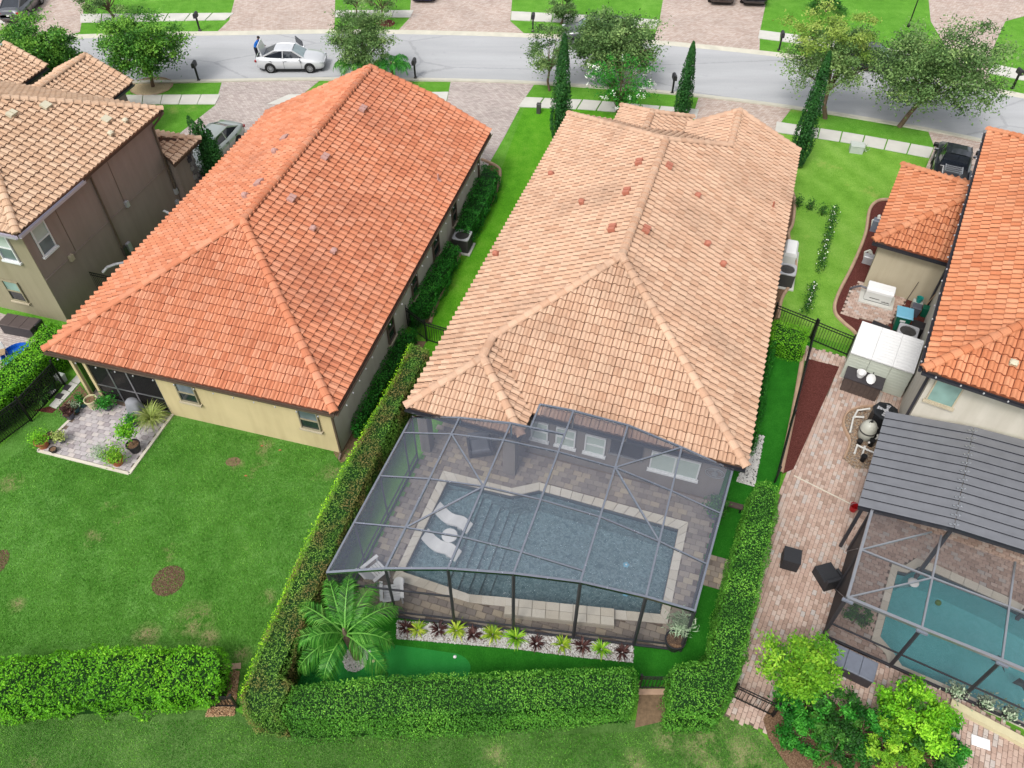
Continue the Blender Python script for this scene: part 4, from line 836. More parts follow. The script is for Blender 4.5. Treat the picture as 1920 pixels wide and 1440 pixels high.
# ================================================================== paving, pools, screen cages
def paving(owner, poly, bw, bh, rz, mat, n_ind=300, holes=(), z=.012, h=.045, gap=.012, jz=.004, name='paver', kindname='paver_field', bed='joint', bond=.5):
    """Blocks laid one by one inside a world outline; the nearest ones are pieces of their own, the others one mesh."""
    o = Vector(ORG[owner]) if owner in ORG else Vector(); Mi = owner.matrix_basis.inverted()
    c, s = math.cos(rz), math.sin(rz); Q = [(x * c + y * s, -x * s + y * c) for x, y in poly]
    x0, x1 = min(p[0] for p in Q), max(p[0] for p in Q); y0, y1 = min(p[1] for p in Q), max(p[1] for p in Q)
    cells = []
    for j in range(int((y1 - y0) / bh) + 1):
        for i in range(-1, int((x1 - x0) / bw) + 1):
            x = x0 + (i + (bond if j % 2 else 0) + .5) * bw; y = y0 + (j + .5) * bh
            cells.append((x * c - y * s, x * s + y * c))
    P = np.array(cells); ok = inside_np(P, poly)
    for hl in holes: ok &= ~inside_np(P, hl)
    P = P[ok]; d = np.hypot(np.hypot(P[:, 0], P[:, 1]), CAM_H)
    px = np.array([[0, 0]] * len(P), float)
    dep = P[:, 1] * math.cos(PITCH) + CAM_H * math.sin(PITCH); up = P[:, 1] * math.sin(PITCH) - CAM_H * math.cos(PITCH)
    vis = (np.abs(P[:, 0] / dep * FPX) < 955) & (np.abs(up / dep * FPX) < 715)
    P = P[np.lexsort((d, ~vis))]
    b = bw - gap, bh - gap; e = .012
    V = [(x * (b[0] / 2 - (e if z_ else 0)), y * (b[1] / 2 - (e if z_ else 0)), zz) for zz, z_ in ((0, 0), (h - e * .6, 0), (h, 1)) for x, y in ((-1, -1), (1, -1), (1, 1), (-1, 1))]
    F = [(8, 9, 10, 11)] + [(k + i, k + (i + 1) % 4, k + 4 + (i + 1) % 4, k + 4 + i) for k in (0, 4) for i in range(4)]
    me = raw_mesh(name, V, F, [0.0] * len(F)); me.materials.append(m[mat])
    Va = np.array(V); FV, FF, FT = [], [], []
    R = Matrix.Rotation(rz, 4, 'Z')
    for k, (x, y) in enumerate(P):
        zz = z + random.gauss(0, jz)
        if k < n_ind:
            t = bpy.data.objects.new(name, me); COL.objects.link(t); t.parent = owner; t.matrix_local = Mi @ Matrix.Translation((x, y, zz)) @ R; tag(t, kind='structure') if owner.get('kind') == 'structure' else None
        else:
            W = np.stack([x + Va[:, 0] * c - Va[:, 1] * s, y + Va[:, 0] * s + Va[:, 1] * c, Va[:, 2] + zz], 1); n0 = len(FV); FV += W.tolist(); FF += [tuple(q + n0 for q in f) for f in F]; FT += [random.random()] * len(F)
    if FV:
        V4 = [tuple(Mi @ Vector(p)) for p in FV]; link_mesh(kindname, raw_mesh(kindname, V4, FF, FT), m[mat], owner, 'stuff')
def setting(name): return tag(bpy.data.objects.new(name, None), kind='structure')
def ground_owner(name):
    o = setting(name); COL.objects.link(o); ORG[o] = (0, 0, 0); return o
def bed_with_holes(owner, poly, holes, z, mat, name='paving_bed'):
    import bmesh
    bm = bmesh.new(); es = []
    for lp in [poly] + list(holes):
        vs = [bm.verts.new((x, y, z)) for x, y in lp]; es += [bm.edges.new((vs[i - 1], vs[i])) for i in range(len(vs))]
    bmesh.ops.triangle_fill(bm, use_beauty=True, edges=es, normal=(0, 0, 1))
    kill = [f for f in bm.faces if any(inside(f.calc_center_median()[:2], h) for h in holes) or not inside(f.calc_center_median()[:2], poly)]
    bmesh.ops.delete(bm, geom=kill, context='FACES_ONLY')
    for f in bm.faces:
        f.normal_update()
        if f.normal.z < 0: f.normal_flip()
    me = bpy.data.meshes.new(name); bm.to_mesh(me); bm.free(); return link_mesh(name, me, m[mat], owner, 'structure')
def flip_pool(owner, inner, zf, mat, wl='waterline', z1=0.03):
    b = MB(); n = len(inner); P = inner if area2(inner) > 0 else inner[::-1]
    for i in range(n):
        a, c = P[i - 1], P[i]; b.poly([(*a, -.22), (*a, zf), (*c, zf), (*c, -.22)])
    b.poly([(x, y, zf) for x, y in P]); o1 = b.build('basin', m[mat], owner)
    b = MB()
    for i in range(n):
        a, c = P[i - 1], P[i]; b.poly([(*a, z1), (*a, -.22), (*c, -.22), (*c, z1)])
    b.build('waterline_tiling', m[wl], owner); return o1
def coping(owner, outer, inner, z0, z1, mat='coping', step=.45):
    n = len(outer)
    for i in range(n):
        a, c, d, e = Vector(outer[i - 1]), Vector(outer[i]), Vector(inner[i]), Vector(inner[i - 1]); k = max(1, round((c - a).length / step))
        for j in range(k):
            t0, t1 = j / k + .002, (j + 1) / k - .002
            q = [tuple(a.lerp(c, t0)), tuple(a.lerp(c, t1)), tuple(e.lerp(d, t1)), tuple(e.lerp(d, t0))]
            b = MB(); b.prism(q, z0, z1 + random.uniform(-.003, .003)); b.ct = 0; b.build('coping_stone', m[mat], owner, tint=True)
# ---- the screened pool behind the peach roof
DECK = [FC.w(u, v)[:2] for u, v in ((-9.8, 10.6), (1.76, 12.92), (2.05, 19.34), (-5.72, 19.34), (-5.72, 22.38), (-9.58, 22.38))]
dk_o = ground_owner('pool_deck'); bed_with_holes(dk_o, DECK, [inset(POOL_IN, .02)], .016, 'joint')
paving(dk_o, DECK, .36, .24, -FC.a, 'paver_deck', 300, [POOL_OUT], .004, .05)
pool = thing('pool', 'geometric dark plaster swimming pool with sun shelf inside the main screen cage', 'pool', FW, -1.3, 15.5); ORG[pool] = (0, 0, 0); pool.location = (0, 0, 0)
flip_pool(pool, POOL_IN, -1.45, 'plaster'); coping(pool, POOL_OUT, POOL_IN, -.02, .07)
SHELF = [FC.w(u, v)[:2] for u, v in ((-8.6, 11.7), (-6.72, 12.0), (-6.98, 17.3), (-8.6, 17.3))]
def clipped(poly, to): return [p[:2] for p in clip_poly([(x, y, 0) for x, y in poly], to if area2(to) > 0 else to[::-1], None)]
IN2 = POOL_IN if area2(POOL_IN) > 0 else POOL_IN[::-1]
for k in range(5):                                          # sun shelf and the steps going down from it
    u1 = -6.75 + k * .36; q = [FC.w(a, v)[:2] for a, v in ((-9.2, 11), (u1, 11), (u1 - .12, 18.5), (-9.2, 18.5))]
    b = MB(); zt = -.42 - k * .22; P = clip_poly([(x, y, 0) for x, y in q], [tuple(p) for p in (IN2[0:0] or [FC.w(u, v)[:2] for u, v in ((-8.42, 12.3), (-6.6, 12.2), (-4.6, 12.85), (-4.6, 17.4), (-5.0, 17.4), (-8.42, 16.78))])], None)
    b.prism([p[:2] for p in P], -1.44, zt); b.build('sun_shelf' if k == 0 else 'step', m['plaster'], pool)
b = MB(); b.poly([(x, y, -.13) for x, y in IN2]); b.build('water', m['water'], pool)
bench = MB(); bq = GP([(948, 1120), (1152, 1141), (1152, 1173), (945, 1151)], .32); 
ob = thing('bench_wall', 'raised pale stone bench slab along the front edge of the main pool', 'bench', FW, 0, 0)
bench.prism(bq, -.15, .26); bench.build('base', m['coping'], ob)
for i in range(8):
    for j in range(2):
        a, c_, d, e = (Vector(p) for p in bq); 
        def L(s, t): return tuple(a.lerp(c_, s).lerp(e.lerp(d, s), t))
        s0, s1, t0, t1 = i / 8 + .003, (i + 1) / 8 - .003, j / 2 + .01, (j + 1) / 2 - .01
        q = MB(); q.prism([L(s0, t0), L(s1, t0), L(s1, t1), L(s0, t1)], .262, .32 + random.uniform(-.003, .003)); q.build('slab', m['coping'], ob, tint=True)
# white floating flowers / drains that show pale on the water
for px in ((1174, 1059), (1173, 1113)): 
    c = G(*px, -.12); t = local_thing('floating_flower', 'pale blue floating flower light on the pool water, the one %s' % ('farther from the bench' if px[1] < 1100 else 'nearer the front cage wall'), 'pool float', (c[0], c[1], -.13), 0, 'flower floats on the main pool'); q = MB()
    for i in range(5): a = i * 2 * math.pi / 5; q.ball((.07 * math.cos(a), .07 * math.sin(a), .02), (.055, .055, .022), 8, 4)
    q.build('petal_ring', m['bin_lid'], t); q = MB(); q.ball((0, 0, .035), .035, 8, 5); q.build('centre', m['white'], t)
# ---- the cage over it
US = [-9.87, -7.88, -5.87, -3.85, -1.82, .2, 2.1]; ZS = [2.7, 3.4, 3.85, 4.0, 3.95, 3.48, 2.93]
def fv(u): return 10.51 + .2 * (u + 9.87)
def u6(v): return 1.75 + (v - 12.8) * .063
def node(i, v): return (US[i] if i < 6 else u6(v), v, ZS[i])
cage = thing('pool_cage', 'bronze aluminium screen cage over the pool of the peach roofed house', 'screen enclosure', FC, -3.8, 15)
RV = [17.52, 17.52, 17.52, 18.68, 18.68, 18.68, 18.68]; PV = [16.7, 14.6, 12.52]
fr_nodes = [node(i, fv(US[i] if i < 6 else 1.75)) for i in range(7)]; re_nodes = [node(i, RV[i]) for i in range(7)]
cs = (-5.12, 17.52, 3.9); cs2 = (-5.12, 18.68, 3.9)
def bm_(p, q, w=.068, h=.1, name='beam', mat='bronze'): b = MB(); b.beam(p, q, w, h); b.build(name, m[mat], cage)
for i in range(7): bm_(re_nodes[i], fr_nodes[i])
for i in range(6):
    bm_(fr_nodes[i], fr_nodes[i + 1], .085, .1)
    for v in PV:
        if v > fv(US[i + 1]) + .05: bm_(node(i, v), node(i + 1, v), .055, .06, 'purlin')
for a, b_ in ((re_nodes[0], re_nodes[1]), (re_nodes[1], re_nodes[2]), (re_nodes[2], cs), (cs, cs2), (cs2, re_nodes[3]), (re_nodes[3], re_nodes[4]), (re_nodes[4], re_nodes[5]), (re_nodes[5], re_nodes[6]), (cs, node(3, 17.52))): bm_(a, b_, .07, .07, 'rear_rail')
for a, b_ in ((node(1, PV[0]), node(2, PV[1])), (node(2, PV[1]), node(1, PV[2])), (node(4, PV[0]), re_nodes[5]), (node(4, PV[0]), node(5, PV[1]))): bm_(a, b_, .06, .06, 'brace')
def quad(name, P, mat, th=0): b = MB(); b.poly(P); b.build(name, m[mat], cage)
for i in range(6):
    cuts = [max(RV[i], RV[i + 1]) if i != 2 else 17.52] + PV
    for k in range(len(cuts)):
        va = cuts[k]; fa, fb = fv(US[i]), fv(US[i + 1] if i < 5 else 1.75)
        if k + 1 < len(cuts) and cuts[k + 1] > fb: vb = vb2 = cuts[k + 1]
        else: vb, vb2 = fa, fb
        if va <= max(vb, vb2): continue
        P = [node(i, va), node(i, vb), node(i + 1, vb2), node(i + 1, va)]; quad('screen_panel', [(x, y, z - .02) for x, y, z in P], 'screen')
        if vb != vb2: break
quad('screen_panel', [(-5.12, 18.68, 3.88), (-5.12, 17.52, 3.88), (US[3], 17.52, 3.98), (US[3], 18.68, 3.98)], 'screen')
for a, b_ in ((re_nodes[0], re_nodes[1]), (re_nodes[1], re_nodes[2]), (re_nodes[2], cs), (cs, cs2), (cs2, re_nodes[3]), (re_nodes[3], re_nodes[4]), (re_nodes[4], re_nodes[5]), (re_nodes[5], re_nodes[6])):
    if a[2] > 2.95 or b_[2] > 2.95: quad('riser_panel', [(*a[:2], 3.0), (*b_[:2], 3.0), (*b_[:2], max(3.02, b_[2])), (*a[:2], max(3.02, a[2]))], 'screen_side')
for i in range(1, 6): bm_((US[i], RV[i], 3.0), re_nodes[i], .06, .06, 'riser_post')
def wallrun(pts, lowrail=True, chair=()):
    for i in range(len(pts) - 1):
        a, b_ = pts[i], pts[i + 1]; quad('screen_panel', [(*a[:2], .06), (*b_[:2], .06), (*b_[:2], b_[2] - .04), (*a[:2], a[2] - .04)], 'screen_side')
        bm_((*a[:2], .45), (*b_[:2], .45), .05, .06, 'rail', 'bronze_dark'); bm_((*a[:2], .09), (*b_[:2], .09), .07, .06, 'sill_rail', 'bronze_dark')
        if i in chair: bm_((*a[:2], 2.05), (*b_[:2], 2.05), .05, .06, 'rail', 'bronze_dark')
wallrun(fr_nodes, True, (0, 1)); 
side = [node(6, v) for v in (fv(1.75), 14.6, 16.7, 18.68)]; wallrun(side)
wallrun([node(0, v) for v in (fv(-9.87), 12.52, 14.6, 16.7, 17.52)])
for P in fr_nodes: bm_((*P[:2], .03), P, .085, .085, 'post', 'bronze_dark')
for P in side[1:] + [node(0, v) for v in (12.52, 14.6, 16.7, 17.5)]: bm_((*P[:2], .03), P, .06, .06, 'post', 'bronze_dark')
# ---- the right hand pool under its own cage
PDECK = [FD.w(u, v)[:2] for u, v in ((3.62, 15.8), (11.5, 15.8), (11.5, 24.5), (3.62, 24.5))]
dk2 = ground_owner('pool_deck'); bed_with_holes(dk2, PDECK, [inset(PD_OUT, .05)] if False else [inset(PD_IN, .02)], .014, 'joint')
paving(dk2, PDECK, .24, .16, -FD.a, 'paver_pink', 200, [PD_OUT], .0, .05)
pool2 = thing('pool', 'bright teal freeform swimming pool behind the beige house on the right', 'pool', FW, 0, 0)
flip_pool(pool2, PD_IN, -1.3, 'plaster_d'); coping(pool2, PD_OUT, PD_IN, -.02, .07)
b = MB(); b.poly([(x, y, -.13) for x, y in (PD_IN if area2(PD_IN) > 0 else PD_IN[::-1])]); b.build('water', m['water_d'], pool2)
b = MB(); L_ = smooth_line(GP([(1678, 1098), (1690, 1099), (1707, 1097), (1722, 1091), (1738, 1082)], -.4), 4); b.path([(x, y, -.4) for x, y in L_], .06, 6); b.build('step_edge', m['plaster'], pool2)
DS = [3.58, 5.83, 8.08, 10.4]; dz_ = [2.8, 2.86, 2.98, 3.0]; D0, D1 = 15.78, 19.55
cd = thing('pool_cage', 'grey aluminium screen cage over the teal pool of the beige house', 'screen enclosure', FD, 6, 17)
def bd(p, q, w=.058, h=.08, name='beam', mat='alu'): b = MB(); b.beam(p, q, w, h); b.build(name, m[mat], cd)
def qd(name, P, mat): b = MB(); b.poly(P); b.build(name, m[mat], cd)
for i, u in enumerate(DS):
    bd((u, D1, dz_[i]), (u, D0, dz_[i])); bd((u, D0, .03), (u, D0, dz_[i] - .06), .09, .09, 'post', 'bronze_dark')
    b = MB(); b.box(u - .12, u + .22, D0 - .1, D0 - .02, dz_[i] - .14, dz_[i] - .05); b.build('bracket', m['resin'], cd)
for i in range(3):
    a, c_ = DS[i], DS[i + 1]; za, zb = dz_[i], dz_[i + 1]
    bd((a, D0, za), (c_, D0, zb), .1, .11); bd((a, 17.75, za), (c_, 17.75, zb), .06, .07, 'purlin')
    for v0_, v1_ in ((D0, 17.75), (17.75, D1)): qd('screen_panel', [(a, v0_, za - .02), (c_, v0_, zb - .02), (c_, v1_, zb - .02), (a, v1_, za - .02)], 'screen_d')
    qd('screen_panel', [(a, D0, .05), (c_, D0, .05), (c_, D0, zb - .05), (a, D0, za - .05)], 'screen_d')
    bd((a, D0, 1.0), (c_, D0, 1.0), .045, .05, 'rail', 'bronze_dark'); bd((a, D0, .1), (c_, D0, .1), .08, .08, 'sill_rail', 'bronze_dark')
bd((DS[0], D0, dz_[0]), (DS[1], 17.75, dz_[1]), .05, .05, 'brace'); bd((DS[0], 17.75, dz_[0]), (DS[1] - .3, D1, dz_[1]), .05, .05, 'brace'); bd((DS[0], D0, dz_[0]), (DS[0], D1, dz_[0]), .09, .11)
for v0_, v1_ in ((D0, 17.75), (17.75, D1)):
    qd('privacy_panel', [(DS[0], v0_, .05), (DS[0], v1_, .05), (DS[0], v1_, 2.74), (DS[0], v0_, 2.74)], 'privacy'); bd((DS[0], v1_, .03), (DS[0], v1_, 2.74), .07, .07, 'post', 'bronze_dark')
b = MB(); b.path([(DS[0] - .06, D0 + .1, 2.6), (DS[0] - .06, 17.6, .3)], .014, 5); b.path([(DS[0] - .06, 17.9, 2.6), (DS[0] - .06, 19.4, .2)], .014, 5); b.build('brace_cable', m['cable'], cd)
# ---- the other paved surfaces
PAT = GP([(1506, 648), (1600, 674), (1720, 745), (1690, 800), (1640, 870), (1635, 945), (1560, 1180), (1672, 1246), (1800, 1304), (1990, 1428), (1990, 1570), (1760, 1570), (1600, 1345), (1500, 1300), (1450, 1376), (1358, 1342), (1388, 1268), (1425, 1060), (1462, 930), (1478, 884), (1574, 690), (1508, 674)])
pt = ground_owner('patio'); bed_with_holes(pt, PAT, [], .010, 'joint'); paving(pt, PAT, .225, .15, -FD.a + math.pi / 2, 'paver_pink', 300, (), -.008, .045)
PAT2 = GP([(72, 846), (243, 889), (324, 778), (172, 740), (132, 788)])
p2 = ground_owner('patio'); bed_with_holes(p2, PAT2, [], .014, 'joint'); paving(p2, inset(PAT2, .1), .30, .2, -FB.a, 'paver_grey', 300, (), .0, .05)
b = MB(); P = PAT2[:3] + [PAT2[2]]
for a, c_ in ((PAT2[4], PAT2[0]), (PAT2[0], PAT2[1]), (PAT2[1], PAT2[2])): b.beam((*a, .025), (*c_, .025), .12, .07)
b.build('border_course', m['coping'], p2, 'structure')
PAT3 = GP([(1592, 545), (1577, 589), (1664, 612), (1700, 560), (1615, 528)]); p3 = ground_owner('utility_pad'); bed_with_holes(p3, PAT3, [], .014, 'joint'); paving(p3, PAT3, .22, .15, -FD.a, 'paver_pink', 120, (), 0, .045)
PAT4 = [FC.w(u, v)[:2] for u, v in ((1.95, 15.55), (2.95, 15.55), (2.95, 16.85), (2.02, 16.85))]; p4 = ground_owner('side_step'); bed_with_holes(p4, PAT4, [], .016, 'joint'); paving(p4, PAT4, .3, .22, -FC.a, 'paver_deck', 60, (), 0, .05)
# mulch strip by the right patio, its curb, and the gravel beds
sheet('mulch_bed', GP([(1514, 674), (1573, 689), (1487, 881), (1466, 890)]), .05, 'mulch')
curb([(1507, 655), (1500, 700), (1484, 790), (1463, 888)], w=.2, h=.14, k=3, mat='curbing')
def gravel(name, label, poly, n, size, stops, z=.012, kind='stuff', mound=0.0):
    P = np.array(poly); lo, hi = P.min(0), P.max(0); C = np.zeros((0, 2))
    while len(C) < n:
        q = RNG.uniform(lo, hi, (n * 2, 2)); C = np.vstack([C, q[inside_np(q, poly)]])
    C = C[:n]; base = np.array([(1, 0, 0), (-.5, .87, 0), (-.5, -.87, 0), (0, 0, .8), (0, 0, -.6)]); FI = [(0, 1, 3), (1, 2, 3), (2, 0, 3), (1, 0, 4), (2, 1, 4), (0, 2, 4)]
    ang = RNG.uniform(0, 6.28, n); sc = size * RNG.uniform(.6, 1.3, (n, 3)); V = base[None] * sc[:, None, :]
    ca, sa = np.cos(ang)[:, None], np.sin(ang)[:, None]; x = V[..., 0] * ca - V[..., 1] * sa; y = V[..., 0] * sa + V[..., 1] * ca
    V = np.stack([x + C[:, :1], y + C[:, 1:], V[..., 2] + z + RNG.uniform(0, size, n)[:, None]], -1).reshape(-1, 3)
    F = (np.array(FI)[None] + (np.arange(n) * 5)[:, None, None]).reshape(-1, 3); t = np.repeat(RNG.random(n), 6)
    key = name + '_mat'; m[key] = m_tint(key, stops, .8, .05, 2, 0)
    return link_mesh(name, raw_mesh(name, V, F, t), m[key], None, kind)
WHITE = [(0, ALB(226, 222, 218)), (.4, ALB(240, 238, 234)), (.85, ALB(250, 250, 248)), (.94, ALB(170, 156, 148)), (1, ALB(206, 196, 188))]
WB = GP([(744, 1164), (850, 1172), (963, 1182), (1080, 1197), (1188, 1210), (1187, 1243), (1080, 1232), (963, 1217), (850, 1207), (743, 1198)]); sheet('gravel_bed', WB, .012, 'sand'); gravel('white_pebbles', '', WB, 5200, .036, WHITE, .02)
c0 = G(667, 1236); RG = [(c0[0] + .42 * math.cos(a * .2618), c0[1] + .45 * math.sin(a * .2618)) for a in range(24)]; gravel('white_pebbles', '', RG, 1100, .036, WHITE, .02)
SB2 = GP([(1415, 815), (1433, 818), (1414, 913), (1380, 903), (1395, 870)]); sheet('gravel_bed', SB2, .012, 'concrete'); gravel('mixed_pebbles', '', SB2, 1300, .045, [(0, ALB(250, 249, 246)), (.85, ALB(236, 233, 228)), (.9, ALB(40, 42, 50)), (1, ALB(60, 62, 72))], .02)
EQ = GP([(1590, 775), (1612, 766), (1640, 765), (1660, 800), (1640, 880), (1600, 880), (1582, 862), (1594, 830), (1580, 800)]); sheet('gravel_bed', EQ, .048, 'sand'); gravel('brown_gravel', '', EQ, 2600, .04, [(0, ALB(150, 120, 96)), (.4, ALB(190, 160, 130)), (.7, ALB(214, 196, 172)), (1, ALB(122, 92, 76))], .05)
curb([(1636, 764), (1612, 766), (1588, 776), (1580, 797), (1590, 822), (1592, 835), (1581, 863)], w=.1, h=.17, mat='curbing')
NG = GP([(418, 1258), (450, 1258), (440, 1342), (385, 1345)]); sheet('gravel_bed', NG, .014, 'mulch_brown'); gravel('brown_gravel', '', NG, 1500, .035, [(0, ALB(160, 120, 90)), (.5, ALB(200, 160, 120)), (1, ALB(222, 192, 152))], .02)
sheet('gravel_bed', GP([(1200, 1293), (1258, 1293), (1255, 1350), (1190, 1365)]), .012, 'soil')
b = MB(); q = GP([(1197, 1292), (1258, 1292), (1258, 1303), (1197, 1303)]); b.prism(q, 0, .03); b.build('threshold_slab', m['curbing'], None, 'structure')
q = GP([(415, 1247), (452, 1243), (452, 1254), (415, 1258)]); b = MB(); b.prism(q, 0, .03); b.build('threshold_slab', m['curbing'], None, 'structure')
# footing wall in front of the right cage
ft = thing('footing_wall', 'low cream footing wall in front of the right hand cage', 'wall', FW, 0, 0); a, c_ = G(1778, 1322, 0), G(2000, 1440, 0); b = MB(); b.beam((a[0], a[1], .12), (c_[0], c_[1], .12), .26, .24); b.build('wall', m['plastic_cream'], ft)
# ================================================================== hedges, trees, plants
def leaf_mesh(C, size, tint, nrm=None, spread=.9, aspect=.5, name='foliage'):
    """Pointed leaves at the points C; nrm the direction each tends to face."""
    n = len(C); N = RNG.normal(0, 1, (n, 3)); N /= np.linalg.norm(N, axis=1)[:, None]
    if nrm is not None: N = np.asarray(nrm) + N * spread
    else: N[:, 2] = np.abs(N[:, 2]) + .3
    N /= np.linalg.norm(N, axis=1)[:, None]; R = RNG.normal(0, 1, (n, 3)); A = np.cross(N, R); A /= np.linalg.norm(A, axis=1)[:, None] + 1e-9; B = np.cross(N, A)
    s = (np.asarray(size) * RNG.uniform(.65, 1.3, n))[:, None]
    V = np.stack([C - A * s * .5, C + B * s * aspect * .5 - N * s * .06, C + A * s * .5, C - B * s * aspect * .5 - N * s * .06], 1).reshape(-1, 3)
    F = np.arange(n * 4).reshape(-1, 4); return V, F, np.clip(tint, 0, 1)
def join(parts):
    V, F, T, k = [], [], [], 0
    for v, f, t in parts: V.append(v); F.append(f + k); T.append(t); k += len(v)
    return np.concatenate(V), np.concatenate(F), np.concatenate(T)
def vnoise(P, s, seed=0):                                    # cheap smooth value noise for clump light and dark
    r = np.random.default_rng(seed); out = np.zeros(len(P))
    for i in range(6):
        k = r.normal(0, s, 3) * (1 + i * .35); out += np.sin(P @ k + r.uniform(0, 6.28)) / (1 + i * .35)
    return out / 2.6
def hedge(label, top, h, leaf='lf_hedge2', group=None, dens=330, size=.085, rough=.06, edge=None, seed=1, name='hedge', core='lf_dark', cat='hedge', base=0.0):   # clipped, with uneven growth
    rough *= 1.25
    size *= .8
    T = top if area2(top) > 0 else top[::-1]; c = np.mean(np.array(T), 0)
    r = thing(name, label, cat, FW, c[0], c[1], 0, group)
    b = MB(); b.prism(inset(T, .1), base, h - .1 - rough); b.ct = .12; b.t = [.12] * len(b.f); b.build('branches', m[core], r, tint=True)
    parts = []; A = abs(area2(T)); P = np.array(T); lo, hi = P.min(0), P.max(0)
    q = RNG.uniform(lo, hi, (int(1.6 * dens * (hi - lo).prod()), 2)); q = q[inside_np(q, T)]
    z = h + vnoise(np.c_[q, np.zeros(len(q))], 2.2, seed) * rough + RNG.normal(0, .03, len(q)); C = np.c_[q, z]; 
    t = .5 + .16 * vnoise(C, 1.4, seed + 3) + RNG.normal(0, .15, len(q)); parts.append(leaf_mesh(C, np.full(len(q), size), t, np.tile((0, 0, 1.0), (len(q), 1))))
    for i in range(len(T)):
        a, d = np.array(T[i - 1]), np.array(T[i]); L = np.linalg.norm(d - a); n = int(dens * L * (h - base) * 1.5)
        if n < 3: continue
        s = RNG.random(n); zz = base + (h - base) * RNG.random(n) ** .85; nn = np.array(((d - a)[1], -(d - a)[0])) / L
        off = RNG.normal(0, .035, n) + vnoise(np.c_[a + (d - a) * s[:, None], zz], 2.2, seed) * rough - .1 * np.clip((zz - h + .12) / .12, 0, 1)
        C = np.c_[a + (d - a) * s[:, None] + nn * off[:, None], zz]
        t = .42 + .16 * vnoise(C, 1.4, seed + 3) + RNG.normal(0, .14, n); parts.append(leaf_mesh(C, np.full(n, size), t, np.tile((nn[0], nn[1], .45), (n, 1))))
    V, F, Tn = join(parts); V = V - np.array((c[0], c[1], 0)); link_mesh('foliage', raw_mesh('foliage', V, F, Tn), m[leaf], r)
    if edge:                                                 # a line of lime leaves along one margin, sunlight put into their colour
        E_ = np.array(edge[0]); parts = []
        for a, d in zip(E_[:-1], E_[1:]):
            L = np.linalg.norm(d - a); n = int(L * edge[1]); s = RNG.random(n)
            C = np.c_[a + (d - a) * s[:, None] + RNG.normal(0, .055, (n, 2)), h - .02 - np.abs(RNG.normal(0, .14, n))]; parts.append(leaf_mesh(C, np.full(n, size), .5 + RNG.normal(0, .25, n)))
        V, F, Tn = join(parts); V = V - np.array((c[0], c[1], 0)); link_mesh('sunlit_leaves', raw_mesh('sunlit_leaves', V, F, Tn), m['lf_sunlit'], r)
    return r
HZ = 1.9
OUT_L = [(770, 642), (742, 703), (690, 793), (640, 882), (575, 1012), (530, 1115), (482, 1222), (450, 1303)]
hedge('long clipped hedge left of the screened pool, sunlit lime leaves along its outer edge', GP(OUT_L + [(456, 1338), (520, 1345), (545, 1282), (522, 1262), (535, 1235), (600, 1092), (640, 1000), (690, 890), (765, 728), (806, 655)], HZ), HZ, 'lf_hedge', None, 380, .08, .08, (GP(OUT_L, HZ), 200), 1)
hedge('rear clipped green hedge behind the putting green, ending at a gate', GP([(548, 1284), (700, 1268), (880, 1261), (1040, 1256), (1190, 1253), (1193, 1285), (1188, 1318), (1000, 1331), (760, 1343), (560, 1349), (524, 1346)], HZ), HZ, 'lf_hedge2', None, 400, .085, .1, None, 2)
hedge('clipped hedge between the turf strip and the right brick patio', GP([(1418, 902), (1400, 960), (1370, 1058), (1342, 1180), (1330, 1236), (1264, 1246), (1257, 1290), (1258, 1335), (1345, 1336), (1372, 1300), (1390, 1258), (1412, 1165), (1432, 1075), (1452, 985), (1463, 918), (1442, 900)], HZ), HZ, 'lf_hedge2', None, 380, .085, .1, None, 3)
hedge('loose bright green hedge at the bottom left of the lawn', GP([(-90, 1240), (0, 1230), (130, 1222), (200, 1215), (300, 1211), (392, 1211), (412, 1235), (412, 1275), (392, 1296), (300, 1304), (200, 1312), (90, 1318), (-90, 1322)], 1.3), 1.3, 'lf_bright', None, 300, .12, .2, None, 4)
hedge('bright green hedge along the black fence left of the paved patio', GP([(92, 603), (122, 612), (100, 648), (52, 700), (0, 745), (-70, 800), (-80, 740), (-20, 695), (30, 655)], 1.5), 1.5, 'lf_bright', None, 320, .11, .1, None, 5)
SH = 'clipped shrubs along the side wall of the cream house'
hedge('dark green shrub row on the side wall farthest up, near the driveway', GP([(906, 303), (936, 316), (928, 345), (905, 390), (880, 432), (855, 428), (868, 385)], 1.1), 1.1, 'lf_shrub', SH, 260, .11, .14, None, 6, 'shrub_row', cat='shrubs')
hedge('dark green shrub row on the side wall between the condenser and the black gate', GP([(838, 452), (860, 462), (838, 505), (805, 562), (772, 592), (762, 570), (800, 515)], 1.1), 1.1, 'lf_shrub', SH, 260, .11, .14, None, 7, 'shrub_row', cat='shrubs')
hedge('low dark shrub row on the side wall behind the black gate', GP([(752, 613), (782, 618), (740, 690), (690, 775), (668, 805), (655, 800), (690, 725)], .8), .8, 'lf_shrub', SH, 260, .1, .12, None, 8, 'shrub_row', cat='shrubs')
hedge('short square hedge below the black fence right of the peach roof', GP([(1452, 597), (1519, 617), (1512, 652), (1446, 638)], 1.0), 1.0, 'lf_bright', None, 300, .09, .08, None, 9)
hedge('narrow creeper hedge along the right wall of the peach roofed house', GP([(1447, 640), (1456, 640), (1446, 690), (1432, 760), (1420, 830), (1412, 830), (1422, 755)], .9), .9, 'lf_shrub', None, 240, .09, .08, None, 10)
BM = 'bushes on the bottom right bed'
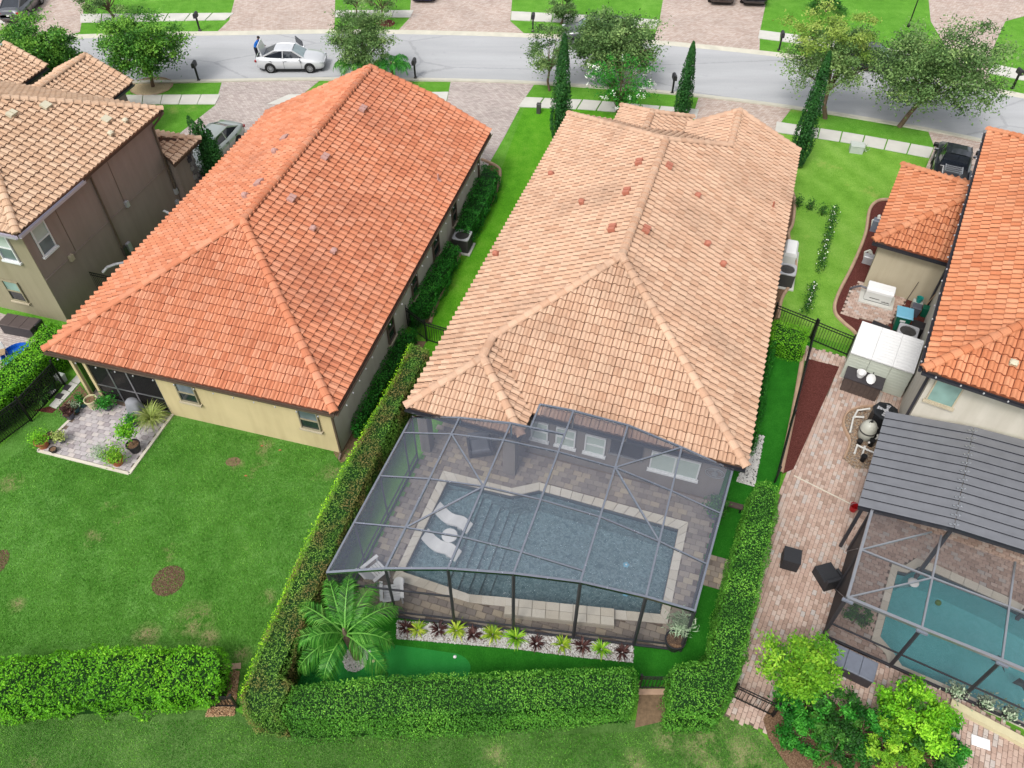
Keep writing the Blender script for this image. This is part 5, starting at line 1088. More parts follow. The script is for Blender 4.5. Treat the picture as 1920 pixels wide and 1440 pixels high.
BUSH = [(1492, 1330, .95, .62, 'lf_shrub', 'deep green bush at the left end of the bottom right bed, by the gate'), (1556, 1352, .95, .6, 'lf_dark', 'dark green bush below the lime tree in the bottom right bed'), (1612, 1378, .9, .62, 'lf_shrub', 'green bush between the dark bush and the yellowish one'), (1650, 1412, .85, .6, 'lf_lime', 'yellowish green bush at the bottom of the right bed'), (1560, 1415, .95, .55, 'lf_dark', 'dark low bush at the bottom edge of the right bed'), (1500, 1385, .8, .45, 'lf_shrub', 'low green bush beside the mulch edge at the left of the bottom bed'), (1720, 1425, .9, .62, 'lf_dark', 'dark bush below the bright round bush'), (1765, 1400, .55, .5, 'lf_shrub', 'small loose bush at the right end of the bottom bed')]
# ---------------------------------------------------------------- trees
def cluster(cen, rad, n, leaf, tb, seed, droop=0.0, per=150):
    """Leaves in separate sprays spread through an uneven crown, so that gaps stay between the sprays."""
    r = np.random.default_rng(seed); k = max(14, n // per); U = r.normal(0, 1, (k, 3)); U /= np.linalg.norm(U, axis=1)[:, None]
    rr = r.random(k) ** .38 * (1 + .2 * vnoise(U, 2.2, seed)); K = U * rr[:, None]; K[:, 2] = np.maximum(K[:, 2], -.8); P = np.array(cen) + K * np.array(rad); m_ = n // k
    cs = min(rad) * r.uniform(.11, .21, k); o = r.normal(0, 1, (k, m_, 3)); L = U * np.array((1, 1, .35)); L /= np.linalg.norm(L, axis=1)[:, None]
    along = np.abs(r.normal(0, 1, (k, m_, 1))); C = P[:, None] + o * cs[:, None, None] * np.array((1, 1, .5)) + L[:, None] * along * cs[:, None, None] * .9
    C[..., 2] -= droop * (along[..., 0] ** 2) * cs[:, None] * .6; C = C.reshape(-1, 3)
    t = tb + np.repeat(r.normal(0, .2, k), m_) + r.normal(0, .13, k * m_); return C, t, P
def tree(name, label, base, crown, rad, n=6000, leaf='lf_tree', size=.16, trunk=.13, group=None, seed=1, tb=.5, lean=(0, 0), fork=.55, extra=(), bark='bark', cat='tree', droop=.2, aspect=.5):
    """base: ground point; crown: its centre in the place; rad: its half sizes."""
    r = thing(name, label, cat, FW, base[0], base[1], 0, group); B = Vector((base[0], base[1], 0)); Cc = Vector(crown)
    rad = tuple(q * .88 for q in rad); n = int(n * 1.5); size = size * .74; C, t, P = cluster(crown, rad, n, leaf, tb, seed, droop); V, F, T = leaf_mesh(C, np.full(len(C), size), t, aspect=aspect)
    link_mesh('crown', raw_mesh('crown', V - np.array((base[0], base[1], 0)), F, T), m[leaf], r)
    for lf, cen, rd, nn, tb2 in extra:
        C, t, P2 = cluster(cen, rd, nn, lf, tb2, seed + 5, droop); V, F, T = leaf_mesh(C, np.full(len(C), size), t, aspect=aspect); link_mesh('crown', raw_mesh('crown', V - np.array((base[0], base[1], 0)), F, T), m[lf], r)
    b = MB(); top = Vector((Cc.x, Cc.y, Cc.z - rad[2] * .35)); f = B.lerp(top, fork); bend = Vector((RNG.normal(0, .08), RNG.normal(0, .08), 0))
    b.path([tuple(B), tuple(B.lerp(f, .1) + bend * .1), tuple(B.lerp(f, .5) + bend), tuple(f)], trunk, 8, trunk * .72)
    rs = np.random.default_rng(seed)
    for i in rs.choice(len(P), min(14, len(P)), replace=False):
        e = Vector(P[i]); mid = f.lerp(e, .5) + Vector((0, 0, .12 * rad[2])); b.path([tuple(f), tuple(mid), tuple(e)], trunk * .42, 5, trunk * .1)
    b.build('trunk', m[bark], r); return r
def at_h(px, base, dy=0): return GV(px[0], px[1], base[1] + dy)      # a crown point standing above its trunk's own depth line
ST = 'trees along the street'
b1 = G(96, 172); tree('street_tree', 'round dark green tree at the left edge, behind the tan garage roof', b1, at_h((66, 92), b1), (2.75, 2.6, 1.95), 15000, 'lf_tree', .24, .16, ST, 1)
b2 = G(287, 162); tree('street_tree', 'round green tree standing in a sandy ring by the left driveway', b2, at_h((262, 80), b2), (2.55, 2.4, 1.85), 14000, 'lf_tree', .23, .14, ST, 2, .55)
b3 = G(688, 150); tree('street_tree', 'greyish green oval tree behind the tip of the orange roof', b3, at_h((676, 72), b3), (1.95, 1.8, 1.8), 9500, 'lf_oak', .2, .12, ST, 3, .5)
b4 = G(1030, 170); tree('street_tree', 'thin sparse tree left of the tall cypress on the verge', b4, at_h((1030, 90), b4), (1.55, 1.4, 1.75), 3600, 'lf_oak', .19, .09, ST, 4, .4)
b5 = G(1165, 155); tree('street_tree', 'broad dark oak over the road, in front of the parked grey car', b5, at_h((1155, 78), b5), (3.1, 2.8, 2.0), 15000, 'lf_oak', .23, .17, ST, 5, .45)
b6 = G(1547, 222); tree('street_tree', 'tall tree with a yellow upper crown on the right verge', b6, at_h((1562, 108), b6), (2.9, 2.4, 1.9), 9500, 'lf_oak', .21, .16, ST, 6, .55, extra=(('lf_yellow', at_h((1560, 62), b6), (2.4, 2.0, 1.3), 6000, .5),))
b7 = G(1686, 238); tree('street_tree', 'large leaning grey green oak right of the yellow crowned tree', b7, at_h((1772, 122), b7), (3.75, 3.0, 2.6), 18000, 'lf_oak', .23, .17, ST, 7, .45)
b8 = G(213, 40); tree('street_tree', 'tree with reddish tips across the road, cut by the top edge', b8, at_h((192, -8), b8), (2.3, 2.0, 1.3), 3600, 'lf_oak', .2, .13, ST, 8, .45)
b9 = G(720, 44); tree('street_tree', 'slim tree in a mulch ring across the road', b9, at_h((712, -14), b9), (1.8, 1.6, 1.2), 2200, 'lf_oak', .2, .09, ST, 9, .5); b9b = G(668, 38); tree('street_tree', 'slim tree across the road left of the mulch ring', b9b, at_h((668, -10), b9b), (1.1, 1.0, .9), 900, 'lf_oak', .2, .08, ST, 19, .5)
b10 = G(1052, 45); tree('street_tree', 'small round topped tree across the road above the sparse one', b10, at_h((1056, 8), b10), (1.35, 1.3, 1.1), 2600, 'lf_oak', .2, .09, ST, 10, .45)
bs = G(1548, 22); tree('garden_shrub', 'dark bush on the lawn across the road behind the yellow crowned tree', bs, (bs[0], bs[1], .8), (1.6, 1.2, .8), 2200, 'lf_dark', .22, .08, None, 11, cat='shrub')
b12 = G(1546, 1304); tree('lime_tree', 'small lime green tree on the patio by the grey deck box', b12, at_h((1500, 1246), b12, .25), (1.2, 1.05, .9), 5200, 'lf_lime', .17, .06, None, 12, .5)
b13 = G(1700, 1372); tree('bright_shrub', 'bright green round bush in front of the right cage corner', b13, (b13[0], b13[1] + .1, .95), (1.25, 1.15, .8), 6000, 'lf_bright', .16, .07, None, 13, .55, cat='bush')
bx = G(1600, 1168); tree('cage_plant', 'dark leafy plant inside the corner of the right cage', bx, (bx[0], bx[1], .55), (.5, .45, .45), 900, 'lf_dark', .12, .03, None, 14, cat='plant')
for i, (x, y, rr, hh_, lf, lab) in enumerate(BUSH):
    q = G(x, y); tree('bush', lab, q, (q[0], q[1], hh_), (rr * 1.15, rr * 1.0, hh_ * 1.0), 2600, lf, .15, .04, BM, 60 + i, .5, cat='bush')
sheet('mulch_bed', GP([(1452, 1310), (1540, 1312), (1620, 1340), (1690, 1375), (1780, 1400), (1790, 1560), (1560, 1560), (1440, 1385), (1430, 1350)]), .056, 'mulch_brown')
# columnar cypresses
def cypress(label, base, top_px, r0, n=5200, group='columnar cypresses by the houses', seed=1, multi=False, leaf='lf_cyp'):
    h = max(2.0, GV(top_px[0], top_px[1], base[1])[2]); r = thing('cypress_tree', label, 'cypress', FW, base[0], base[1], 0, group); rs = np.random.default_rng(seed)
    tips = [(0, 0, 1.0)] if not multi else [(-.55, .1, 1.0), (-.3, -.1, .95), (0, .05, .97), (.25, .1, .8), (.4, -.1, .66)]
    parts = []
    for tx, ty, th in tips:
        k = n // len(tips); z = rs.random(k) ** 1.15; rad = r0 * (1 if not multi else .55) * np.clip(np.minimum(1, .45 + z * 3.2) * (1 - z) ** .62 * 1.25, 0, 1) + .015; a = rs.random(k) * 6.283
        rr = rad * (.75 + .3 * rs.random(k)) * (1 + .1 * np.sin(a * 5 + z * 9)); C = np.c_[tx * r0 * z ** .7 + rr * np.cos(a), ty * r0 + rr * np.sin(a), .15 + z * h * th]
        t = .45 + .14 * vnoise(C, 2.2, seed) + rs.normal(0, .16, k); nr = np.c_[np.cos(a), np.sin(a), np.full(k, .25)]; parts.append(leaf_mesh(C, np.full(k, .15), t, nr, .7, .42))
    V, F, T = join(parts); link_mesh('foliage', raw_mesh('foliage', V, F, T), m[leaf], r)
    b = MB()
    for tx, ty, th in tips: b.lathe([(.07, 0), (r0 * .6 * (1 if not multi else .5), h * .2), (r0 * .5 * (1 if not multi else .5), h * .5 * th), (.02, h * .93 * th)], (tx * r0 * .5, ty * r0, 0), 8)
    b.t = [.1] * len(b.f); b.build('inner_branches', m['lf_dark'], r, tint=True) if False else link_mesh('inner_branches', raw_mesh('inner_branches', b.v, b.f, [.1] * len(b.f)), m['lf_dark'], r); return r
cypress('tall dark cypress at the left front corner of the peach roof', G(1049, 268), (1058, 68), .62, 5600, seed=1)
cypress('slim cypress behind the entry roof of the peach roofed house', G(1276, 224), (1297, 82), .52, 4200, seed=2)
cypress('tall leaning looking cypress on the right corner of the peach roof', G(1492, 312), (1541, 100), .58, 5600, seed=3)
cypress('short many tipped cypress beside the silver car at the taupe house', G(410, 342), (386, 224), 1.05, 5200, seed=4, multi=True)
# white flowering crape myrtle: arching stems tipped with blossom
m['lf_myrtle'] = LF('myrtle_leaf', ALB(34, 74, 32), ALB(72, 122, 62), ALB(128, 170, 110))
def myrtle():
    b0 = G(1157, 219); r = thing('crape_myrtle', 'arching shrub with white blossom in front of the peach roofed house', 'flowering tree', FW, b0[0], b0[1], 0); st = MB(); C, T, FC_, rs = [], [], [], np.random.default_rng(5)
    for i in range(64):
        a = rs.random() * 6.283; L = rs.uniform(1.5, 2.6); h = rs.uniform(1.6, 3.3); pts = []
        for k in range(7): s = k / 6; pts.append((math.cos(a) * L * s ** 1.3, math.sin(a) * L * s ** 1.3 * .9, .2 + h * math.sin(s * 2.0) ** .9))
        st.path(pts[:5], .025, 4, .01)
        for k in range(46): s = rs.uniform(.3, 1) * 6; q = int(min(5, s)); p = Vector(pts[q]).lerp(Vector(pts[q + 1]), s - q); C.append(tuple(p + Vector(rs.normal(0, .09, 3)))); T.append(.5 + rs.normal(0, .2))
        if rs.random() < .42:
            for k in range(16): FC_.append(tuple(Vector(pts[6]) + Vector(rs.normal(0, .08, 3))))
    st.build('stems', m['bark'], r) if False else link_mesh('stems', raw_mesh('stems', st.v, st.f), m['bark'], r)
    V, F, t = leaf_mesh(np.array(C), np.full(len(C), .19), np.array(T), aspect=.35); link_mesh('foliage', raw_mesh('foliage', V, F, t), m['lf_shrub'], r)
    V, F, t = leaf_mesh(np.array(FC_), np.full(len(FC_), .085), RNG.random(len(FC_)), aspect=.8); link_mesh('blossom', raw_mesh('blossom', V, F, t), m['flower_white'], r)
myrtle()
# ---------------------------------------------------------------- palms: every frond a part
def frond(parent, az, el, L, mat, droop=1.0, nl=44, ll=.56, seed=0, w=.03, plumose=.35):
    rs = np.random.default_rng(seed); pts = []; p = Vector((0, 0, 0)); e = el
    for k in range(11): pts.append(p.copy()); d = Vector((math.cos(az) * math.cos(e), math.sin(az) * math.cos(e), math.sin(e))); p = p + d * L / 10; e -= droop * (.10 + .022 * k)
    V, F, T = [], [], []; side = Vector((-math.sin(az), math.cos(az), 0))
    for k in range(10):
        a, c = pts[k], pts[k + 1]; wa = .03 * (1 - k / 11); n0 = len(V); V += [a - side * wa, a + side * wa, c + side * wa * .9, c - side * wa * .9]; F.append((n0, n0 + 1, n0 + 2, n0 + 3)); T.append(.8)
    for k in range(nl):
        s = .12 + .88 * k / nl; q = s * 10; i = min(9, int(q)); c = pts[i].lerp(pts[i + 1], q - i); d = (pts[i + 1] - pts[i]).normalized(); up = side.cross(d)
        for sg in (-1, 1):
            for rep in range(2):
                l = ll * (math.sin(min(1, s * 1.15 + .12) * math.pi) ** .6 * .85 + .18) * rs.uniform(.85, 1.1); dirn = (side * sg * .8 + d * .62 + up * rs.uniform(-.15, plumose)).normalized(); mid = c + dirn * l * .55; tip = c + dirn * l + Vector((0, 0, -l * rs.uniform(.35, .8))); hw = d * w * .5; n0 = len(V)
                V += [c - hw * .5, c + hw * .5, mid + hw, tip, mid - hw]; F += [(n0, n0 + 1, n0 + 2, n0 + 4), (n0 + 2, n0 + 3, n0 + 4)]; t = rs.normal(.5, .2); T += [t, t]
    me = raw_mesh('frond', [tuple(v) for v in V], F, np.clip(T, 0, 1)); return link_mesh('frond', me, m[mat], parent)
def palm(name, label, base, top, fr_list, mat='lf_palm', trunk=(.17, .11), group=None, cat='palm'):
    r = thing(name, label, cat, FW, base[0], base[1], 0, group); B, T = Vector(base), Vector(top); b = MB(); n = 16
    for k in range(n): a, c = B.lerp(T, k / n), B.lerp(T, (k + 1) / n); ra = trunk[0] + (trunk[1] - trunk[0]) * k / n; b.tube(a, c, ra * 1.06, ra * .94, 10, k in (0, n - 1))
    b.build('trunk', m['bark_palm'], r); b = MB(); b.tube(T - Vector((0, 0, .1)), T + Vector((0, 0, .5)), trunk[1] * .9, .04, 8); b.build('crownshaft', m['lf_shrub'] if False else m['bark_palm'], r)
    for i, (az, el, L, dr) in enumerate(fr_list):
        f = frond(r, math.radians(az), math.radians(el), L * (1.05 if name == 'feather_palm' else 1), mat, dr, seed=i + 40); f.location = T + Vector((0, 0, .12)) - Vector(ORG[r])
    return r
pb = G(672, 1232); pt_ = GV(648, 1192, pb[1] + .1)
palm('feather_palm', 'feathery palm in a white pebble ring beside the putting green', pb, pt_, [(150, 36, 2.5, 1.1), (112, 48, 2.5, 1), (88, 56, 2.4, 1), (62, 44, 2.4, 1.1), (188, 30, 2.5, 1.25), (218, 28, 2.4, 1.3), (250, 30, 2.1, 1.4), (322, 24, 2.5, 1.35), (352, 30, 2.1, 1.3), (30, 36, 2.5, 1.2), (205, 58, 1.6, .9)])
FP = 'low palms behind the orange roof tip'
for i, (px, lab) in enumerate((((668, 160), 'low bright palm left of the orange roof tip'), ((738, 160), 'low dark palm right of the orange roof tip'))):
    q = G(*px); palm('garden_palm', lab, q, (q[0], q[1], 1.15), [(a, e, 1.8, 1.3) for a, e in ((0, 40), (40, 55), (80, 42), (120, 55), (160, 42), (200, 50), (240, 42), (285, 55), (325, 45))], 'lf_palm' if i == 0 else 'lf_shrub', (.12, .1), FP)
# ---------------------------------------------------------------- clumps of strap leaves in the white pebble bed
def strap(name, label, base, n, L, w, leaf, spread=1.0, seed=0, group=None, cat='plant', z=0.0):
    rs = np.random.default_rng(seed); V, F, T = [], [], []
    for i in range(n):
        a = rs.random() * 6.283; l = L * rs.uniform(.6, 1.1); e = math.radians(rs.uniform(38, 86)); p = Vector((math.cos(a) * .03, math.sin(a) * .03, z)); s = Vector((-math.sin(a), math.cos(a), 0)); n0 = len(V); t = float(np.clip(rs.normal(.5, .25), 0, 1))
        for k in range(5):
            ww = w * (.5, .9, 1, .7, .05)[k]; V += [tuple(p - s * ww / 2), tuple(p + s * ww / 2)]; p = p + Vector((math.cos(a) * math.cos(e) * spread, math.sin(a) * math.cos(e) * spread, math.sin(e))) * l / 4; e -= .42
        for k in range(4): F.append((n0 + 2 * k, n0 + 2 * k + 1, n0 + 2 * k + 3, n0 + 2 * k + 2)); T.append(t)
    o = link_mesh(name, raw_mesh(name, V, F, T), m[leaf]); o.location = base; return tag(o, label, cat, group)
BED = 'strap leaved plants in the white pebble bed'
PL = [('r', 762, 1176, 'burgundy plant at the left end of the white pebble bed'), ('g', 784, 1180, 'golden plant second from the left end of the pebble bed'), ('r', 824, 1179, 'burgundy plant before the second cage post'), ('g', 856, 1181, 'large golden plant at the second cage post'), ('r', 888, 1189, 'small burgundy plant between the two largest golden plants'), ('g', 924, 1189, 'spreading golden green plant left of the middle cage post'), ('G', 968, 1196, 'golden green plant in front of the middle cage post'), ('r', 1006, 1205, 'short burgundy plant right of the middle cage post'), ('g', 1054, 1208, 'yellow green plant left of the fourth cage post'), ('r', 1091, 1210, 'burgundy plant in front of the fourth cage post'), ('G', 1127, 1216, 'slim green plant second from the right end of the pebble bed'), ('r', 1166, 1222, 'tall burgundy plant at the right end of the white pebble bed')]
for i, (k, x, y, lab) in enumerate(PL):
    q = G(x, y + 3); strap('strap_plant', lab, (q[0], q[1], .02), 44 if k == 'r' else 50, .4 if k == 'r' else (.54 if i in (3, 5, 6) else .42), .042 if k == 'r' else .05, {'r': 'lf_red', 'g': 'lf_gold', 'G': 'lf_lime'}[k], 1.0, i + 3, BED)
# young rose hedge dots across the right lawn
YS = 'young shrubs planted across the right lawn'
for i, (x, y, h, lab) in enumerate(((1495, 388, .55, 'small dark shrub nearest the peach roof in the lawn row'), (1517, 393, .55, 'small dark shrub second in the lawn row'), (1541, 402, .55, 'small dark shrub third in the lawn row, before the corner'))):
    q = G(x, y); o = thing('young_shrub', lab, 'shrub', FW, q[0], q[1], 0, YS); C = np.random.default_rng(i).normal(0, 1, (260, 3)) * (.13, .13, .2) + (0, 0, .34); V, F, T = leaf_mesh(C, np.full(260, .1), .4 + RNG.normal(0, .2, 260)); link_mesh('foliage', raw_mesh('foliage', V, F, T), m['lf_dark'], o); b = MB(); b.tube((0, 0, 0), (0, 0, .3), .02, n=5); link_mesh('stem', raw_mesh('stem', b.v, b.f), m['bark'], o)
def rowplants(label, px0, px1, n, h, seed):
    a, c = Vector(G(*px0)), Vector(G(*px1)); o = thing('rose_hedge', label, 'shrubs', FW, a.x, a.y, 0, YS); rs = np.random.default_rng(seed); k = n * 90; s = rs.random(k); C = np.array([tuple(a.lerp(c, float(t)) - a) for t in s]) + rs.normal(0, 1, (k, 3)) * (.13, .13, .12) + (0, 0, h * .6)
    V, F, T = leaf_mesh(C, np.full(k, .1), .42 + rs.normal(0, .2, k)); link_mesh('foliage', raw_mesh('foliage', V, F, T), m['lf_dark'], o); f = C[rs.choice(k, n * 5)] + (0, 0, .08); V, F, T = leaf_mesh(f, np.full(len(f), .07), rs.random(len(f)), aspect=.9); link_mesh('blossom', raw_mesh('blossom', V, F, T), m['flower_white'], o)
rowplants('upper row of young dark shrubs running down the right lawn', (1564, 394), (1534, 514), 14, .5, 1); rowplants('lower short row of young dark shrubs above the black fence', (1524, 538), (1508, 594), 7, .5, 2)
# ---------------------------------------------------------------- short grass standing in the near lawns
def blades(poly, n, size, leaf, tb=.5, name='grass'):
    P = np.array(poly); lo, hi = P.min(0), P.max(0); q = RNG.uniform(lo, hi, (n * 2, 2)); q = q[inside_np(q, poly)][:n]; k = len(q); a = RNG.random(k) * 6.283; l = size * RNG.uniform(.5, 1.3, k); w = l * .22
    tl = RNG.normal(0, .45, (k, 2)) * l[:, None]; t = tb + .22 * vnoise(np.c_[q, np.zeros(k)], .9, 8) + .1 * vnoise(np.c_[q, np.zeros(k)], 3, 9) + RNG.normal(0, .16, k)
    V = np.stack([np.c_[q[:, 0] - np.cos(a) * w, q[:, 1] - np.sin(a) * w, np.full(k, .004)], np.c_[q[:, 0] + np.cos(a) * w, q[:, 1] + np.sin(a) * w, np.full(k, .004)], np.c_[q + tl, l]], 1).reshape(-1, 3)
    return link_mesh(name, raw_mesh(name, V, np.arange(k * 3).reshape(-1, 3), np.clip(t, 0, 1)), m[leaf], None, 'stuff')
# ================================================================== vehicles and the person
WH = {}
def wheel(parent, x, y, r=.33, w=.22):
    if r not in WH:
        t = MB(); s = 20; pr = [(r * .66, -w / 2), (r * .95, -w / 2), (r, -w * .36), (r, w * .36), (r * .95, w / 2), (r * .66, w / 2), (r * .62, 0)]
        V = [(math.cos(6.28318 * i / s) * a, b, math.sin(6.28318 * i / s) * a) for i in range(s) for a, b in pr]; q = len(pr)
        t.add(V, [(i * q + j, i * q + (j + 1) % q, ((i + 1) % s) * q + (j + 1) % q, ((i + 1) % s) * q + j) for i in range(s) for j in range(q)])
        k = MB(); k.cm = 0
        for i in range(10): a = i * .62832; k.beam((math.cos(a) * r * .12, w * .36, math.sin(a) * r * .12), (math.cos(a) * r * .64, w * .42, math.sin(a) * r * .64), r * .13, .03, (0, 1, 0))
        ring = [(math.cos(6.28318 * i / s) * r * .64, w * .42, math.sin(6.28318 * i / s) * r * .64) for i in range(s + 1)]; k.path(ring, r * .05, 5); k.tube((0, w * .3, 0), (0, w * .45, 0), r * .16, n=10); k.cm = 1; k.tube((0, -w * .3, 0), (0, w * .2, 0), r * .64, n=16)
        d = raw_mesh('rim', k.v, k.f, None, k.m); d.materials.append(m['rim']); d.materials.append(m['trim']); d2 = raw_mesh('tyre', t.v, t.f, smooth=True); d2.materials.append(m['tyre']); WH[r] = (d2, d)
    e = bpy.data.objects.new('wheel', None); COL.objects.link(e); e.parent = parent; ORG[e] = (0, 0, 0); e.location = (x, y, r); e.rotation_euler.z = 0 if y > 0 else math.pi; e.empty_display_size = .1
    for me, nm in zip(WH[r], ('tyre', 'rim')): o = bpy.data.objects.new(nm, me); COL.objects.link(o); o.parent = e
def car(label, loc, rz, paint, L=4.65, W=1.8, H=1.44, kind='sedan', name='parked_car', cat='car', group=None, glass='glass_car', trunk_open=False, door_open=False, wr=.325, roofm=None, wb=2.7):
    o = local_thing(name, label, cat, loc, rz, group); h = W / 2
    if kind == 'sedan': prof = [(-.5, .45, .72, .80), (-.485, .28, .98, .90), (-.40, .20, 1.04, .97), (-.27, .19, 1.0, 1.0), (.08, .19, .98, 1.0), (.23, .19, .95, 1.0), (.36, .2, .88, .98), (.45, .22, .77, .92), (.488, .28, .66, .84), (.5, .4, .58, .74)]; cab = (-.40, .225, -.21, .06)
    elif kind == 'suv': prof = [(-.5, .5, .9, .84), (-.488, .32, 1.12, .93), (-.40, .26, 1.16, .98), (0, .24, 1.12, 1.0), (.24, .24, 1.08, 1.0), (.38, .26, 1.0, .98), (.46, .3, .9, .92), (.49, .36, .8, .85), (.5, .48, .72, .76)]; cab = (-.485, .25, -.42, .10)
    else: prof = [(-.5, .6, 1.05, .94), (-.495, .5, 1.1, .98), (-.2, .4, 1.12, 1.0), (-.06, .38, 1.12, 1.0), (.2, .38, 1.12, 1.0), (.36, .4, 1.1, 1.0), (.46, .42, 1.02, .95), (.49, .46, .9, .9), (.5, .56, .8, .82)]; cab = (-.07, .28, -.045, .16)
    b = MB(); V, q = [], 0
    for x, zb, zt, wf in prof:
        w = h * wf; zm = zb + (zt - zb) * .55
        half = [(w * .84, zb), (w * .99, zb + .1), (w, zm), (w * .97, zt - .09), (w * .84, zt - .005), (w * .4, zt + .025)]
        sec = [(-y, z) for y, z in half] [::1]; sec = half + [(-y, z) for y, z in half[::-1]]; q = len(sec); V += [(x * L, y, z) for y, z in sec]
    n = len(prof); F = [(i * q + j, i * q + (j + 1) % q, (i + 1) * q + (j + 1) % q, (i + 1) * q + j) for i in range(n - 1) for j in range(q)] + [tuple(range(q)), tuple(range((n - 1) * q, n * q))[::-1]]
    F = [f[::-1] for f in F]; b.add(V, F); b.build('body', m[paint], o, smooth=True)
    def topz(x):
        for (xa, _, za, _), (xb, _, zb, _) in zip(prof, prof[1:]):
            if xa <= x <= xb: return za + (zb - za) * (x - xa) / (xb - xa)
        return 1
    xr, xf, tr, tf = (c * L for c in cab); wb0, wt = h * .86, h * .68; zr = H
    zb_r, zb_f = topz(cab[0]) - .02, topz(cab[1]) - .02; xm = (xr + xf) / 2
    lo = [(xr, wb0 * .88, zb_r), (xm, wb0, topz(0) - .02), (xf, wb0 * .9, zb_f)]; hi = [(tr, wt * .94, zr - .03), ((tr + tf) / 2, wt, zr), (tf, wt * .95, zr - .03)]
    for s in (1, -1):
        g = MB()
        for i in range(2):
            P = [lo[i], lo[i + 1], hi[i + 1], hi[i]]; P = [(x, y * s, z) for x, y, z in P]; g.poly(P if s < 0 else P[::-1])
        g.build('side_window', m[glass], o)
    def quadp(nm, a, c, mat):
        g = MB(); P = [(a[0], a[1], a[2]), (a[0], -a[1], a[2]), (c[0], -c[1], c[2]), (c[0], c[1], c[2])]; g.poly(P if a[0] > 0 or True else P[::-1]); g.build(nm, m[mat], o)
    quadp('windscreen', lo[2], hi[2], 'glass_shield' if glass == 'glass_car' and kind != 'pickup' else glass); quadp('rear_window', (lo[0][0], -lo[0][1], lo[0][2]), (hi[0][0], -hi[0][1], hi[0][2]), glass)
    r = MB(); R_ = []; 
    for x, y, z in (hi[0], ((tr + tf) / 2, wt, zr), hi[2]): R_ += [(x, y, z), (x, y * .6, z + .045), (x, -y * .6, z + .045), (x, -y, z)]
    r.add(R_, [(i * 4 + j, (i + 1) * 4 + j, (i + 1) * 4 + j + 1, i * 4 + j + 1) for i in range(2) for j in range(3)]); 
    for s in (1, -1):
        for a, c in ((lo[0], hi[0]), (lo[2], hi[2]), (lo[1], hi[1])): r.beam((a[0], a[1] * s, a[2]), (c[0], c[1] * s, c[2]), .06, .075)
        r.path([(x, y * s, z) for x, y, z in hi], .035, 5)
    r.build('roof', m[roofm or paint], o)
    for s in (1, -1):
        g = MB(); g.obox((xf - .32, s * (h + .07), topz(.2) - .02), .12, .2, .13, 0, .03); g.build('mirror', m[paint], o)
        g = MB(); g.obox((L * .455, s * h * .66, .6 if kind == 'sedan' else .78), .26, .36, .13, -s * .45, .03); g.build('headlight', m['lamp_clear'], o)
        g = MB(); g.obox((-L * .485, s * h * .7, .74 if kind == 'sedan' else .86), .12, .42, .15, s * .2, .03); g.build('tail_light', m['lamp_red'], o)
        for xx in (xm + .1, xm - .95): g = MB(); g.box(xx, xx + .16, s * h * .995 - .015, s * h * .995 + .015, .82, .85); g.build('door_handle', m['trim'] if paint != 'p_silver' else m['chrome'], o)
        for x in (-wb / 2, wb / 2):
            wheel(o, x, s * (h - .085), wr); g = MB(); g.tube((x, s * (h - .06), wr + .02), (x, s * (h + .006), wr + .02), wr * 1.16, n=20); g.build('wheel_arch', m['trim'], o)
        for xx in (xm - wb * .3, xm + .02, xf - .25): g = MB(); g.box(xx, xx + .018, s * h * .995 - .012, s * h * .995 + .012, .34, topz(.1) - .12); g.build('door_gap', m['trim'], o)
        g = MB(); g.box(-L * .36, L * .3, s * h * .985 - .02, s * h * .985 + .022, .24, .3); g.build('side_sill', m['trim'], o)
    g = MB(); g.obox((L * .492, 0, .38), .06, W * .52, .2, 0, .02); g.build('grille', m['trim'], o); g = MB(); g.obox((-L * .5 - .002, 0, .62 if kind == 'sedan' else .72), .03, .36, .13); g.build('number_plate', m['plate'], o)
    g = MB(); g.box(-L * .46, L * .46, -h * .8, h * .8, .17, .24); g.build('underbody', m['trim'], o)
    if trunk_open:
        g = MB(); a, c = (-L * .385, 1.08), (-L * .43, 1.72); g.add([(a[0], -h * .7, a[1]), (a[0], h * .7, a[1]), (c[0], h * .66, c[1]), (c[0], -h * .66, c[1]), (a[0] - .06, -h * .7, a[1]), (a[0] - .06, h * .7, a[1]), (c[0] - .06, h * .66, c[1]), (c[0] - .06, -h * .66, c[1])], [(0, 1, 2, 3), (7, 6, 5, 4), (0, 4, 5, 1), (1, 5, 6, 2), (2, 6, 7, 3), (3, 7, 4, 0)]); g.build('boot_lid', m[paint], o)
        g = MB(); g.box(-L * .47, -L * .39, -h * .66, h * .66, 1.0, 1.035); g.build('boot_opening', m['trim'], o)
    if door_open:
        g = MB(); x0 = L * .17; g.obox((x0 - .42, h + .42, .3), 1.1, .1, .6, -.95, .03); g.build('open_door', m[paint], o); g = MB(); g.beam((x0 - .1, h + .06, 1.18), (x0 - .72, h + .86, 1.2), .05, .42, (0, 0, 1)); g.build('door_window', m[glass], o)
    return o
def heading(a, c): return math.atan2(c[1] - a[1], c[0] - a[0])
r_, f_ = Vector(G(509, 137)), Vector(G(583, 137)); hd_ = heading(r_, f_); c_ = (r_ + f_) / 2 + Vector((-math.sin(hd_), math.cos(hd_), 0)) * .85
white_car = car('silver white sedan with raised boot lid and open far door on the road', (c_.x, c_.y, .006), hd_, 'p_silver', 4.63, 1.78, 1.44, trunk_open=True, door_open=True)
a, c = G(72, 39), G(94, 12); hh_ = heading(a, c); car('dark grey sedan on the driveway in the top left corner', ((a[0] + c[0]) / 2 - .75 * math.sin(-hh_) * -1 - .9, (a[1] + c[1]) / 2 + .35, .012), hh_, 'p_grey', 4.8, 1.84, 1.44)
